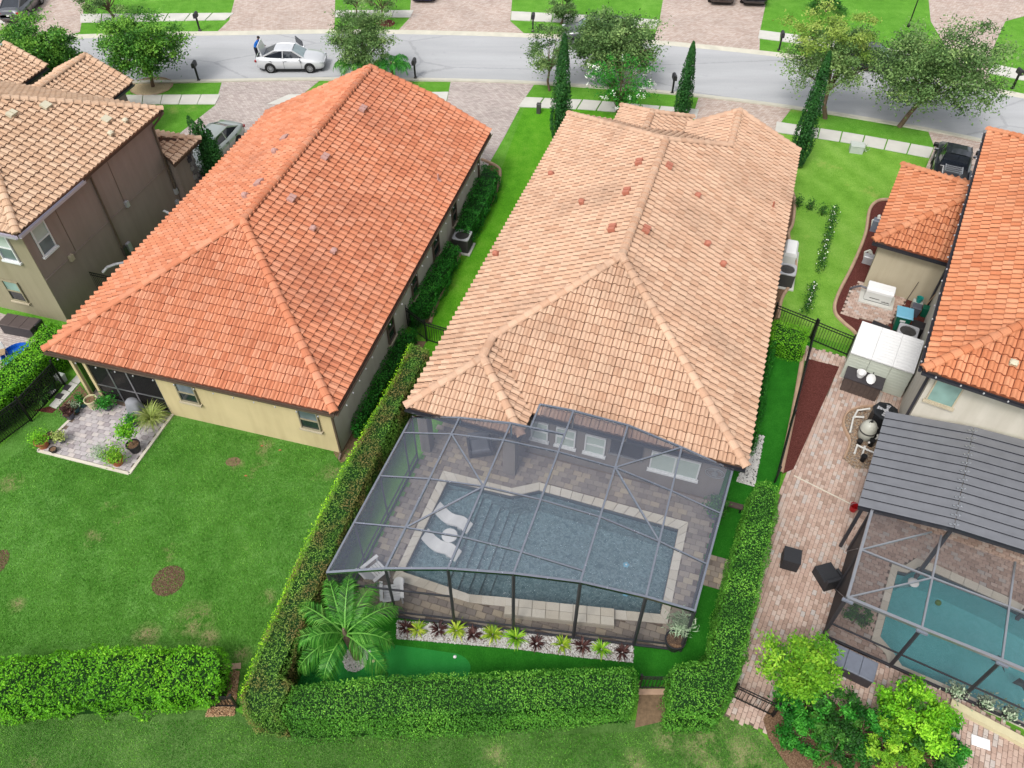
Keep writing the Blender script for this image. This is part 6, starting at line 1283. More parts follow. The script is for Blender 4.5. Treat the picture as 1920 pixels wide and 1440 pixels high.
a, c = G(428, 262), G(366, 322); hh_ = heading(a, c); car('sage silver sedan beside the many tipped cypress', ((a[0] + c[0]) / 2 + .2, (a[1] + c[1]) / 2, .012), hh_, 'p_sage', 4.75, 1.82, 1.45)
q = G(797, -8); car('bright blue car at the top edge of the middle driveway', (q[0], q[1] + .6, .012), math.radians(88), 'p_blue', 4.5, 1.82, 1.42)
q = G(1112, 78); car('grey car parked on the far side of the road under the broad oak', (q[0], q[1], .006), math.radians(178), 'p_grey', 4.6, 1.84, 1.62, 'suv')
q = G(1628, 122); car('dark navy car half hidden behind the yellow crowned tree', (q[0], q[1] - .3, .006), math.radians(-14), 'p_navy', 4.6, 1.82, 1.46)
q = G(1353, 2); car('dark brown utility car at the top edge, left of the black one', (q[0], q[1] + 1.2, .012), math.radians(84), 'p_brownblack', 4.7, 1.9, 1.72, 'suv', wr=.36); q = G(1414, 4); car('black utility car at the top edge, right of the brown one', (q[0], q[1] + 1.2, .012), math.radians(84), 'p_black', 4.7, 1.95, 1.8, 'suv', wr=.37)
q = G(1789, 306, 1.2); th = math.pi / 2 - FD.a + .06
tk = car('black pickup truck with a silver ladder rack on the right driveway', (q[0], q[1], .012), th, 'p_black', 5.5, 1.96, 1.88, 'pickup', 'pickup_truck', 'pickup truck', wr=.39, wb=3.4)
b = MB(); b.box(-2.6, -.45, -.8, .8, 1.02, 1.135); b.build('cargo_bed', m['trim'], tk)
for s in (1, -1): b = MB(); b.box(-2.68, -.42, s * .93 - .06, s * .93 + .06, 1.05, 1.2); b.build('bed_side', m['p_black'], tk); b = MB(); b.obox((1.35, s * 1.14, 1.25), .18, .26, .22, 0, .03); b.build('tow_mirror', m['trim'], tk)
for i, x in enumerate((-.75, -.95, -1.15, -1.35)): b = MB(); b.box(x, x + .06, -.42, .42, 1.36, 1.4); b.build('rack_bar', m['chrome'], tk)
for s in (1, -1): b = MB(); b.box(-1.4, -.65, s * .44 - .03, s * .44 + .03, 1.14, 1.42); b.build('rack_side', m['chrome'], tk)
for x in (-1.75, -2.05): b = MB(); b.obox((x, 0, 1.2), .2, 1.5, .12, 0, .02); b.build('tool_box', m['chrome'], tk)
# the person bending at the open boot: one continuous body grown along a skeleton
def person():
    q = G(484, 113); r = local_thing('person', 'person in a blue jersey and dark trousers bending over the open car boot', 'person', (q[0], q[1], .006), hd_)
    J = {'pel': (0, 0, .92), 'abd': (.06, 0, 1.08), 'chest': (.2, 0, 1.3), 'neck': (.33, 0, 1.46), 'head': (.4, 0, 1.58), 'hl': (0, .1, .88), 'kl': (.07, .12, .48), 'al': (-.04, .13, .09), 'tl': (.16, .14, .04), 'hr': (0, -.1, .88), 'kr': (.03, -.12, .47), 'ar': (-.1, -.13, .09), 'tr': (.1, -.14, .04),
         'sl': (.26, .18, 1.38), 'el': (.36, .25, 1.12), 'wl': (.56, .2, 1.0), 'sr': (.26, -.18, 1.38), 'er': (.38, -.24, 1.12), 'wr': (.58, -.17, 1.02)}
    R = {'pel': .14, 'abd': .13, 'chest': .155, 'neck': .06, 'head': .09, 'hl': .095, 'kl': .062, 'al': .045, 'tl': .04, 'hr': .095, 'kr': .062, 'ar': .045, 'tr': .04, 'sl': .07, 'el': .047, 'wl': .034, 'sr': .07, 'er': .047, 'wr': .034}
    E_ = [('pel', 'abd'), ('abd', 'chest'), ('chest', 'neck'), ('neck', 'head'), ('pel', 'hl'), ('hl', 'kl'), ('kl', 'al'), ('al', 'tl'), ('pel', 'hr'), ('hr', 'kr'), ('kr', 'ar'), ('ar', 'tr'), ('chest', 'sl'), ('sl', 'el'), ('el', 'wl'), ('chest', 'sr'), ('sr', 'er'), ('er', 'wr')]
    for s, w in ((1, 'wl'), (-1, 'wr')):
        p = Vector(J[w]); pn = 'p' + w; J[pn] = tuple(p + Vector((.075, 0, -.03))); R[pn] = .034; E_.append((w, pn))
        for i, (oy, ln) in enumerate(((-.03, .065), (-.01, .08), (.012, .075), (.032, .058))):
            a, c = pn + 'a%d' % i, pn + 'b%d' % i; J[a] = tuple(Vector(J[pn]) + Vector((.035, oy, -.01))); J[c] = tuple(Vector(J[a]) + Vector((ln * .8, oy * .2, -ln * .6))); R[a] = R[c] = .0095; E_ += [(pn, a), (a, c)]
        t = pn + 't'; J[t] = tuple(p + Vector((.06, -s * .05, -.04))); R[t] = .011; E_.append((w, t))
    K_ = list(J); me = bpy.data.meshes.new('body'); me.from_pydata([J[k] for k in K_], [(K_.index(a), K_.index(c)) for a, c in E_], [])
    o = bpy.data.objects.new('body_skeleton', me); COL.objects.link(o); md = o.modifiers.new('s', 'SKIN'); sv = me.skin_vertices[0].data
    for i, k in enumerate(K_): sv[i].radius = (R[k], R[k]); sv[i].use_root = (k == 'pel')
    md2 = o.modifiers.new('u', 'SUBSURF'); md2.levels = 1
    dg = bpy.context.evaluated_depsgraph_get(); nm = bpy.data.meshes.new_from_object(o.evaluated_get(dg)); bpy.data.objects.remove(o)
    for k in ('skin', 'cloth_blue', 'cloth_dark', 'sock'): nm.materials.append(m[k])
    for p in nm.polygons:
        x, y, z = p.center; p.use_smooth = True
        p.material_index = 3 if z < .1 else 2 if z < .98 and x < .3 else 1 if (z < 1.47 and not (x > .44)) else 0
    nm.name = 'body'; link_mesh('body', nm, None, r)
    b = MB(); b.ball((.385, 0, 1.63), (.105, .09, .085), 10, 6); b.build('hair', m['hair'], r, smooth=True); b = MB(); b.ball((.485, 0, 1.57), (.022, .018, .028), 6, 4); b.build('nose', m['skin'], r)
    b = MB(); [b.ball((.478, s * .034, 1.6), .011, 6, 4) for s in (1, -1)]; b.build('eyes', m['hair'], r)
person()
# ================================================================== fences, street and garden objects
def fence(label, pts, h=1.25, name='metal_fence', gap=.115, cat='fence', group=None, posts=True, z=0.0):
    pts = [Vector((*p[:2], z)) for p in pts]; r = thing(name, label, cat, FW, pts[0].x, pts[0].y, z, group); o = pts[0]
    for a, c in zip(pts[:-1], pts[1:]):
        d = c - a; L = d.length; d.normalize()
        for zz in (.12, h - .2, h - .05): b = MB(); b.beam(a + Vector((0, 0, zz)), c + Vector((0, 0, zz)), .03, .04); b.build('rail', m['black'], r)
        n = max(2, int(L / gap)); me = None
        for i in range(n):
            p = a + d * (i + .5) * L / n
            if me is None: q = MB(); q.box(-.009, .009, -.009, .009, .05, h); me = raw_mesh('picket', q.v, q.f); me.materials.append(m['black'])
            t = bpy.data.objects.new('picket', me); COL.objects.link(t); t.parent = r; t.location = p - o; t.rotation_euler.z = math.atan2(d.y, d.x)
    if posts:
        for p in pts: b = MB(); b.obox(p, .06, .06, h + .08); b.obox(p + Vector((0, 0, h + .08)), .075, .075, .03); b.build('post', m['black'], r)
    return r
def PX(*pts): return [G(x, y) for x, y in pts]
fence('black picket fence before the bright hedge left of the paved patio', PX((-20, 850), (60, 790), (122, 722)), 1.45, gap=.1)
fm_ = bpy.data.objects['metal_fence']
for a, c in zip(PX((-20, 850), (60, 790), (122, 722))[:-1], PX((-20, 850), (60, 790), (122, 722))[1:]): b = MB(); b.add([(a[0], a[1] + .03, .08), (c[0], c[1] + .03, .08), (c[0], c[1] + .03, 1.36), (a[0], a[1] + .03, 1.36)], [(0, 1, 2, 3)]); b.build('mesh_panel', m['screen_porch'], fm_)
fence('black metal fence and gate between the cream house and the peach roof', PX((764, 612), (800, 640), (850, 655)), 1.25)
fence('black fence section above the short square hedge on the right', PX((1446, 606), (1519, 636)), 1.2); fence('black gate on the brick path beside the white shed', PX((1521, 640), (1588, 668)), 1.25, 'metal_gate', cat='gate')
fence('long low black fence between the turf strip and the red mulch', PX((1520, 642), (1480, 800), (1452, 905)), .95)
fence('black gate at the rear between the two clipped hedges', PX((1196, 1291), (1258, 1292)), 1.0, 'metal_gate', cat='gate'); fence('black gate at the foot of the right brick patio', PX((1372, 1308), (1448, 1344)), 1.0, 'metal_gate', cat='gate'); fence('short black gate beside the bright hedge at the bottom left', PX((396, 1326), (446, 1326)), .9, 'metal_gate', cat='gate')
fence('short black fence between the taupe house and the orange roof', PX((176, 545), (240, 560)), 1.3)
# post mounted mail boxes
MBX = [(375, 58, 'black mailbox on a post across the road, above the round green tree'), (373, 152, 'black mailbox on a post beside the sandy tree ring'), (779, 147, 'black mailbox right of the orange roof tip'), (999, 60, 'black mailbox across the road left of the small round tree'), (1260, 176, 'black mailbox left of the slim cypress'), (1460, 95, 'black mailbox across the road by the right brown driveway'), (1898, 166, 'black mailbox on the far verge at the right edge')]
mb0 = None
for x, y, lab in MBX:
    q = G(x, y)
    if mb0 is None:
        mb0 = local_thing('mailbox', lab, 'mailbox', q, 0, 'black mailboxes along the street'); b = MB(); b.obox((0, 0, 0), .11, .11, 1.0); b.obox((0, 0, 0), .2, .2, .12, 0, .03); b.build('post', m['black'], mb0)
        b = MB(); V, n = [], 8
        for yy in (-.27, .27): V += [(-.12, yy, 1.02), (.12, yy, 1.02)] + [(.12 * math.cos(math.pi * i / n), yy, 1.24 + .12 * math.sin(math.pi * i / n)) for i in range(n + 1)]
        k = n + 3; b.add(V, [(i, (i + 1) % k, k + (i + 1) % k, k + i) for i in range(k)] + [tuple(range(k))[::-1], tuple(range(k, 2 * k))]); b.build('box', m['plastic_black'], mb0); b = MB(); b.box(.125, .135, -.05, .05, 1.12, 1.3); b.build('flag', m['black'], mb0)
    else: dup(mb0, q, RNG.uniform(-.2, .2), lab)
q = G(1703, 50); t = local_thing('street_lamp', 'slim black lamp post on the lawn across the road', 'lamp post', q); b = MB(); b.lathe([(.12, 0), (.12, .15), (.05, .3), (.045, 2.0), (.04, 2.3)], n=8); b.build('post', m['black'], t); b = MB(); b.lathe([(.05, 2.3), (.15, 2.4), (.17, 2.75), (.02, 2.95)], n=8); b.build('lantern', m['plastic_grey'], t)
for i, (x, y, lab, k) in enumerate(((1604, 284, 'pale green utility box on the lawn by the right pavement', 1), (1010, 212, 'small grey utility post by the middle pavement', 0))):
    t = local_thing('utility_box', lab, 'utility box', G(x, y), -.25); b = MB(); b.obox((0, 0, 0), .75 if k else .25, .55 if k else .25, .45 if k else .6, 0, .04); b.build('cabinet', m['plastic_pale'] if k else m['ac_grey'], t); b = MB(); b.obox((0, 0, .45 if k else .6), .8 if k else .28, .6 if k else .28, .06, 0, .02); b.build('lid', m['plastic_pale'] if k else m['ac_grey'], t)
    if k: C = np.random.default_rng(3).normal(0, 1, (120, 3)) * (.1, .1, .12) + (.5, .05, .2); V, F, T = leaf_mesh(C, np.full(120, .1), RNG.random(120)); tag(link_mesh('weed_tuft', raw_mesh('weed_tuft', V + np.array(G(x, y)), F, T), m['lf_grey']), 'grey green tuft beside the pale utility box', 'plant')
# ---- air conditioners and generators
def condenser(label, loc, rz, s=.88, h=.76, top='ac_top', body='ac_grey', group='air conditioning units'):
    t = local_thing('air_conditioner', label, 'air conditioner', loc, rz, group); b = MB(); b.obox((0, 0, 0), s + .2, s + .2, .07); b.build('pad', m['concrete'], t); b = MB(); b.obox((0, 0, .07), s * .94, s * .94, h)
    for k in range(14): z = .12 + k * (h - .08) / 14; b.obox((0, 0, z), s * .975, s * .975, .018)
    b.build('louvred_body', m[body], t); b = MB(); n = 32; R = s * .41; o_ = [(math.copysign(abs(math.cos(2 * math.pi * i / n)) ** .22, math.cos(2 * math.pi * i / n)) * s / 2, math.copysign(abs(math.sin(2 * math.pi * i / n)) ** .22, math.sin(2 * math.pi * i / n)) * s / 2) for i in range(n)]; Q = [(R * math.cos(2 * math.pi * i / n), R * math.sin(2 * math.pi * i / n)) for i in range(n)]; b.ring(o_, Q, h + .07, h + .12); b.build('top_frame', m[top], t)
    b = MB(); b.tube((0, 0, h - .06), (0, 0, h + .02), s * .12, n=12)
    for i in range(4): a = i * 1.571 + .3; b.add([(math.cos(a) * .06, math.sin(a) * .06, h + .0), (math.cos(a + .5) * R * .92, math.sin(a + .5) * R * .92, h + .03), (math.cos(a + 1.0) * R * .92, math.sin(a + 1.0) * R * .92, h - .02), (math.cos(a + .9) * .08, math.sin(a + .9) * .08, h - .03)], [(0, 1, 2, 3)])
    b.build('fan', m['ac_top'], t); b = MB(); b.tube((0, 0, h - .12), (0, 0, h - .1), R, n=16); b.build('fan_well', m['black'], t); b = MB()
    for rr in (.35, .6, .85): b.path([(R * rr * math.cos(i * .2618), R * rr * math.sin(i * .2618), h + .1) for i in range(25)], .006, 4)
    for i in range(8): a = i * .7854; b.tube((0, 0, h + .1), (R * math.cos(a), R * math.sin(a), h + .1), .006, n=4)
    b.build('guard', m['ac_grey'], t); return t
condenser('air conditioner between the two side shrub rows of the cream house', G(868, 466), -FB.a); condenser('air conditioner behind the white shed, by the stacked black tubs', G(1690, 646), -FD.a); condenser('air conditioner on the right wall of the peach roofed house, below the generator', G(1468, 530), -FC.a)
def generator(label, loc, rz, L=1.25, W=.66, H=.72, pad=True):
    t = local_thing('generator', label, 'generator', loc, rz, 'standby generators')
    b = MB(); b.obox((0, 0, 0), L + .35, W + .35, .1); b.build('pad', m['concrete'], t)
    b = MB(); b.obox((0, 0, .1), L * .98, W * .96, H * .78, 0, .02); b.build('housing', m['gen'], t)
    V = []; pr = [(-.5, 0), (-.49, .12), (-.36, .24), (.36, .24), (.49, .12), (.5, 0)]
    for x in (-L / 2, -L / 2 + .03, L / 2 - .03, L / 2): 
        e = 1 if abs(x) < L / 2 - .01 else .93; V += [(x, a * W * 1.02 * e, .1 + H * .76 + z * e) for a, z in pr]
    q = len(pr); b = MB(); b.add(V, [(i * q + j, (i + 1) * q + j, (i + 1) * q + j + 1, i * q + j + 1) for i in range(3) for j in range(q - 1)] + [tuple(range(q)), tuple(range(3 * q, 4 * q))[::-1]]); b.build('lid', m['white'], t)
    b = MB(); b.box(-L * .49, L * .49, -W * .485, -W * .48, .13, .16); b.box(-L * .3, L * .08, -W * .486, -W * .481, .3, .34); b.build('vent_slot', m['ac_grey'], t); b = MB(); [b.box(.2 + i * .055, .24 + i * .055, -W * .49, -W * .48, .22, .27 + (i % 3) * .012) for i in range(7)]; b.build('badge_lettering', m['ac_grey'], t); return t
g0 = Vector(G(1617, 566)); g1 = Vector(G(1664, 579)); gd = heading(g0, g1); gc = (g0 + g1) / 2 + Vector((-math.sin(gd), math.cos(gd), 0)) * .36
gen1 = generator('white generator on a concrete pad beside the beige wing wall', (gc.x, gc.y, .02), gd); b = MB(); b.path([(-.62, .1, .5), (-.9, .12, .52), (-1.15, .2, .3), (-1.3, .3, .05)], .05, 6); b.build('conduit', m['plastic_grey'], gen1)
q = FC.px(1474, 470, .6); generator('white generator against the right wall of the peach roofed house', (*FC.w(q[0] + .22, q[1])[:2], .02), -FC.a + math.pi / 2, 1.15, .64, .75)
# ---- bins, tubs and tools in the utility corner
q = G(1683, 616); t = local_thing('wheeled_bin', 'green wheeled bin with a pale blue lid', 'bin', q, -FD.a + .12); b = MB(); V = [(x * s, y * s * 1.1, z) for z, s in ((.08, .25), (.98, .33)) for x, y in ((-1, -1), (1, -1), (1, 1), (-1, 1))]; b.add(V, [(3, 2, 1, 0), (4, 5, 6, 7), (0, 1, 5, 4), (1, 2, 6, 5), (2, 3, 7, 6), (3, 0, 4, 7)]); b.build('body', m['bin_green'], t)
b = MB(); b.obox((0, 0, .98), .74, .8, .07, 0, .03); b.build('lid', m['bin_lid'], t); b = MB(); b.box(-.14, .1, -.352, -.335, .72, .82); b.build('sticker', m['white'], t)
for s in (1, -1): b = MB(); b.tube((s * .2, .27, .1), (s * .28, .27, .1), .1, n=12); b.build('wheel', m['trim'], t)
b = MB(); b.tube((-.3, .45, .93), (.3, .45, .93), .02, n=6); b.build('handle', m['bin_green'], t)
def tub(label, px, w, d, h, mat='plastic_black', lid=True, rz=-FD.a, name='storage_tub', cat='storage tub', z=.02):
    q = G(*px); t = local_thing(name, label, cat, (q[0], q[1], z), rz); b = MB(); V = [(x * w / 2 * s, y * d / 2 * s, zz) for zz, s in ((0, .88), (h, 1)) for x, y in ((-1, -1), (1, -1), (1, 1), (-1, 1))]; b.add(V, [(3, 2, 1, 0), (4, 5, 6, 7), (0, 1, 5, 4), (1, 2, 6, 5), (2, 3, 7, 6), (3, 0, 4, 7)]); b.build('body', m[mat], t)
    if lid: b = MB(); b.obox((0, 0, h), w * 1.05, d * 1.05, .05, 0, .02); b.build('lid', m[mat], t)
    return t
tub('tall black lidded tub between the green bin and the air conditioner', (1714, 628), .62, .5, .6); tub('flat black box lying on the red mulch', (1648, 619), .8, .42, .2, 'plastic_black', True, -FD.a - .15); tub('green crate against the beige wall behind the green bin', (1732, 592), .4, .35, .5, 'bin_green', False); tub('dark round topped tub behind the green bin', (1712, 590), .42, .42, .5, 'plastic_grey')
q = G(1716, 578); t = local_thing('bucket', 'teal bucket on a pale stand by the beige wing wall', 'bucket', q); b = MB(); b.obox((0, 0, 0), .45, .4, .42, -.4, .02); b.build('stand', m['plastic_pale'], t); b = MB(); b.lathe([(.11, .42), (.16, .68), (.14, .67), (.1, .45)], n=14); b.build('pail', m['teal'], t)
q = G(1694, 572); t = solo(MB().tube(q, (q[0] + .55, q[1] + .45, 1.55), .02, .016, 6).build('pole', m['wood_dark']), 'dark pole leaning on the beige wing wall', 'pole'); q = G(1722, 590); solo(MB().tube((q[0], q[1], .02), (q[0] + .8, q[1] + .5, 1.5), .02, .02, 6).build('rake', m['wood']), 'pale handled rake leaning in the wall corner', 'rake')
for i, (px, lab, h) in enumerate((((1640, 432), 'grey utility cabinet with pipes on the red mulch by the wing roof', .7), ((1626, 492), 'grey utility meter box at the corner of the beige wing', .45))):
    q = G(*px); t = local_thing('utility_cabinet', lab, 'utility box', q, -FD.a); b = MB(); b.obox((0, 0, 0), .5, .4, h, 0, .03); b.build('cabinet', m['ac_top'] if i else m['resin'], t); b = MB(); b.path([(-.2, .1, 0), (-.3, .1, .5), (-.1, .1, .7), (.1, .1, h)], .04, 6); b.ball((-.05, .15, h + .1), .1, 8, 5); b.build('pipes', m['pvc'], t)
# ---- garden shed with a sink bench in front
s0, s1 = FD.px(1576, 705), FD.px(1673, 742); su0, su1, sv = 1.25, 4.0 - .12, (s0[1] + s1[1]) / 2
sv = 28.35; t = thing('garden_shed', 'white vinyl lean to shed against the side of the beige house', 'shed', FD, 2.5, 29.2); 
for i in range(3):
    a, c = su0 + (su1 - su0) * i / 3, su0 + (su1 - su0) * (i + 1) / 3; b = MB(); b.box(a + .006, c - .006, sv, sv + .06, .05, 1.62)
    for k in range(9): b.box(a + .03, c - .03, sv - .012, sv, .12 + k * .165, .21 + k * .165)
    b.build('wall_panel', m['shed'], t); b = MB(); z0_, z1_ = 1.62, 1.95; v0_, v1_ = sv - .08, sv + 1.75
    b.add([(a + .005, v0_, z0_), (c - .005, v0_, z0_), (c - .005, v1_, z1_), (a + .005, v1_, z1_), (a + .005, v0_, z0_ + .06), (c - .005, v0_, z0_ + .06), (c - .005, v1_, z1_ + .06), (a + .005, v1_, z1_ + .06)], [(3, 2, 1, 0), (4, 5, 6, 7), (0, 1, 5, 4), (1, 2, 6, 5), (2, 3, 7, 6), (3, 0, 4, 7)])
    for k in range(11): v = v0_ + .1 + k * .16; zz = z0_ + .06 + (v - v0_) * (z1_ - z0_) / (v1_ - v0_); b.box(a + .04, c - .04, v, v + .07, zz - .01, zz + .014)
    b.build('roof_panel', m['shed_roof'], t)
b = MB(); b.box(su0, su0 + .06, sv + .061, sv + 1.7, .05, 1.66); b.box(su1 - .06, su1, sv + .061, sv + 1.7, .05, 1.66); b.box(su0, su1, sv + 1.64, sv + 1.7, .05, 1.9); b.build('side_walls', m['shed'], t)
q0, q1 = FD.px(1574, 730), FD.px(1637, 755); t = thing('sink_bench', 'dark weathered outdoor bench with a sink in front of the white shed', 'bench', FD, (q0[0] + q1[0]) / 2, q0[1] + .3); u0, u1, v0_ = q0[0], q1[0] + .05, (q0[1] + q1[1]) / 2
for k in range(8): a, c = u0 + (u1 - u0) * k / 8, u0 + (u1 - u0) * (k + 1) / 8; b = MB(); b.box(a + .006, c - .006, v0_, v0_ + .04, .03, .82); b.build('plank', m['wood_dark'], t)
b = MB(); b.box(u0, u1, v0_ + .045, v0_ + .68, .03, .8); b.build('carcass', m['wood_dark'], t); b = MB(); b.box(u0 - .05, u1 + .05, v0_ - .05, v0_ + .72, .825, .87); b.build('worktop', m['resin_dark'], t)
b = MB(); b.lathe([(.17, .0), (.19, .035), (.15, .03), (.13, .005)], (u1 - .5, v0_ + .36, .872), 16); b.tube((u1 - .5, v0_ + .58, .87), (u1 - .5, v0_ + .58, 1.1), .02, n=6); b.build('sink_and_tap', m['black'], t)
t = thing('wash_basin', 'white plastic chair shell and bucket lying on the dark bench', 'plastic ware', FD, u0 + .6, v0_ + .35, .872); b = MB(); b.lathe([(.14, .0), (.2, .25), (.18, .24), (.12, .02)], (u0 + .55, v0_ + .33, .872), 14); b.build('bucket', m['white'], t); b = MB(); b.ball((u0 + 1.0, v0_ + .3, .95), (.2, .34, .09), 12, 6); b.build('shell', m['white'], t)
# ---- pool equipment
q = G(1646, 800); t = local_thing('pool_heater', 'black octagonal pool heater with a fan on top by the beige wall', 'pool heater', (q[0], q[1], .05), .2); b = MB(); b.lathe([(.5, 0), (.5, .82), (.53, .85), (.53, .95), (.4, .97)], n=8); b.build('body', m['heat'], t); b = MB(); b.tube((0, 0, .9), (0, 0, .98), .1, n=10)
for i in range(4): a = i * 1.571; b.add([(math.cos(a) * .06, math.sin(a) * .06, .985), (math.cos(a + .5) * .37, math.sin(a + .5) * .37, 1.0), (math.cos(a + 1.0) * .37, math.sin(a + 1.0) * .37, .975), (math.cos(a + .9) * .08, math.sin(a + .9) * .08, .975)], [(0, 1, 2, 3)])
b.build('fan', m['ac_top'], t); b = MB(); [b.path([(.4 * rr * math.cos(i * .2618), .4 * rr * math.sin(i * .2618), 1.02) for i in range(25)], .008, 4) for rr in (.4, .7, 1)]; b.build('guard', m['heat'], t)
q = G(1619, 822); t = local_thing('pool_filter', 'pale egg shaped pool filter tank on the brown gravel', 'pool filter', (q[0], q[1], .05)); b = MB(); b.lathe([(.22, 0), (.3, .12), (.33, .35), (.335, .5), (.33, .52), (.33, .56), (.31, .75), (.22, .93), (.08, 1.0), (.0, 1.01)], n=20); b.build('tank', m['filter'], t, smooth=True); b = MB(); b.lathe([(.345, .5), (.35, .52), (.35, .55), (.345, .57)], n=20); b.build('clamp_band', m['ac_grey'], t); b = MB(); b.path([(-.1, .0, .98), (0, .05, 1.05), (.1, 0, .98)], .02, 5); b.tube((0, 0, 1.0), (0, 0, 1.1), .04, n=8); b.build('valve', m['black'], t)
def pipes(label, runs, z0=.05, valves=()):
    base = G(*runs[0][0]); t = local_thing('pool_pipes', label, 'pool pipes', (base[0], base[1], z0), 0, 'pool plumbing on the brown gravel'); bb = Vector((base[0], base[1], 0))
    for r in runs: b = MB(); P = [tuple(Vector(G(x, y)) - bb + Vector((0, 0, h))) for x, y, h in [(p[0], p[1], p[2] if len(p) > 2 else .25) for p in r]]; b.path(P, .038, 8); [b.ball(p, .052, 8, 5) for p in P]; b.build('pipe', m['pvc'], t)
    for x, y, h in valves: p = Vector(G(x, y)) - bb; b = MB(); b.tube((p.x, p.y, 0), (p.x, p.y, h), .1, .09, 10); b.tube((p.x, p.y, h), (p.x, p.y, h + .06), .12, n=10); b.build('pump_strainer', m['black'], t)
pipes('white pool pipes to the left of the filter tank', [[(1590, 818), (1596, 792), (1604, 778), (1622, 782, .5)], [(1600, 790), (1612, 795, .4)]])
pipes('white pool pipes and black pumps near the corner of the steel roof', [[(1598, 858), (1603, 843), (1622, 852), (1636, 858)], [(1612, 862), (1617, 846)], [(1625, 838), (1640, 830)], [(1638, 812, .4), (1640, 828, .3)]], .05, ((1638, 822, .4), (1615, 866, .3), (1630, 838, .35), (1608, 836, .25)))
q = G(1598, 957); t = local_thing('bucket', 'red bucket on the brick patio at the corner of the steel roof', 'bucket', (q[0], q[1], .04)); b = MB(); b.lathe([(.13, 0), (.17, .3), (.155, .29), (.12, .02)], n=16); b.build('pail', m['red'], t); b = MB(); b.path([(.165 * math.cos(a * .2618), .02, .28 + .16 * math.sin(a * .2618)) for a in range(13)], .008, 5); b.build('handle', m['ac_top'], t)
a, c = G(1488, 893), G(1606, 952); b = MB(); b.beam((a[0], a[1], .045), (c[0], c[1], .045), .05, .03); b.build('drain_strip', m['coping'], None, 'structure')
# ---- wicker seats, deck boxes, board
q = G(1478, 1058); t = local_thing('wicker_cube', 'black wicker cube table on the brick patio', 'outdoor table', (q[0], q[1], .04), -.32); b = MB(); b.obox((0, 0, .03), .6, .6, .56, 0, .015); b.build('body', m['wicker'], t); b = MB(); b.obox((0, 0, .592), .62, .62, .02); b.build('top', m['wicker'], t); b = MB(); [b.obox((x * .25, y * .25, 0), .05, .05, .03) for x in (-1, 1) for y in (-1, 1)]; b.build('feet', m['black'], t)
q = G(1546, 1086); t = local_thing('wicker_chair', 'low black wicker chair with a short back on the brick patio', 'outdoor chair', (q[0], q[1], .04), .28); b = MB(); b.obox((0, 0, .02), .66, .72, .42, 0, .015); b.build('seat', m['wicker'], t); b = MB(); b.obox((0.03, -.4, .02), .72, .12, .62, 0, .015); b.build('backrest', m['wicker'], t); b = MB(); b.obox((.36, -.16, .02), .08, .36, .52, 0, .015); b.build('armrest', m['wicker'], t)
def chest(label, corner_px, L, W, H, rz, body, lid, z=.03, slats=True):
    q = G(*corner_px); t = local_thing('deck_box', label, 'deck box', (q[0], q[1], z), rz); b = MB(); b.obox((0, 0, 0), L * .96, W * .94, H * .86, 0, .02)
    for k in range(6): b.obox((0, 0, .05 + k * H * .13), L * .975, W * .955, .02)
    b.build('body', m[body], t)
    for k in range(3): b = MB(); b.obox((-L / 2 + L * (k + .5) / 3, 0, H * .865), L / 3 - .008, W * 1.02, .06, 0, .015); b.build('lid_panel', m[lid], t)
    return t
chest('grey deck box with dark sides in front of the right cage', (1590, 1256), 1.45, .72, .62, -FD.a - .02, 'resin_dark', 'resin'); chest('long brown deck box against the rear wall of the taupe house', (47, 622), 1.75, .75, .68, -FA.a + .05, 'resin_dark', 'resin_brown')
q = G(1837, 1393); t = solo(MB().obox((q[0], q[1], .05), .55, .34, .03, -.35, .008).build('white_board', m['white']), 'white board lying flat on the right brick patio', 'board')
for i, (px, w, lab, lf) in enumerate((((1794, 1322), .16, 'dark pot with a pale shrub on the footing of the right cage, left one', 'lf_grey'), ((1846, 1342), .2, 'broad dark pot with greyish leaves on the cage footing, middle one', 'lf_grey'), ((1892, 1362), .2, 'broad dark pot with pale leaves on the cage footing, right one', 'lf_grey'))):
    q = G(*px); t = local_thing('planter', lab, 'planter', (q[0], q[1] + .3, .05), 0, 'planters along the right cage'); b = MB(); b.lathe([(w * .7, 0), (w * 1.15, .3), (w * 1.1, .3), (w, .26)], n=14); b.build('pot', m['plastic_black'], t); C = np.random.default_rng(i).normal(0, 1, (260, 3)) * (.16, .14, .12) + (0, 0, .42); V, F, T = leaf_mesh(C, np.full(260, .11), RNG.random(260)); link_mesh('leaves', raw_mesh('leaves', V, F, T), m[lf], t)
for px, lab, c_, rad in (((1709, 1097, -.3), 'white round pool float in the teal pool', 'white', .2), ((1759, 1130, -.1), 'pale green ball floating in the teal pool', 'lf_gold', .11)):
    q = G(*px); solo(MB().ball((q[0], q[1], -.1), (rad, rad, .07 if c_ == 'white' else rad), 14, 8).build('pool_float' if c_ == 'white' else 'pool_ball', m[c_], smooth=True), lab, 'pool float' if c_ == 'white' else 'ball')
for px, lab in (((1875, 1240), 'dark ray shaped ornament in the teal pool near the middle post'), ((1915, 1283), 'dark ray shaped ornament in the teal pool at the right edge')):
    q = G(*px, -.5); t = MB(); t.add([(q[0] + x, q[1] + y, -.5 + z) for x, y, z in ((-.3, .05, 0), (0, .2, .05), (.3, .0, 0), (.05, -.12, .05), (0, -.4, 0), (-.06, -.12, .05), (0, .0, .1))], [(0, 6, 1), (1, 6, 2), (2, 6, 3), (3, 6, 4), (4, 6, 5), (5, 6, 0)]); solo(t.build('ray_ornament', m['heat']), lab, 'ornament', 'dark ray ornaments in the teal pool')
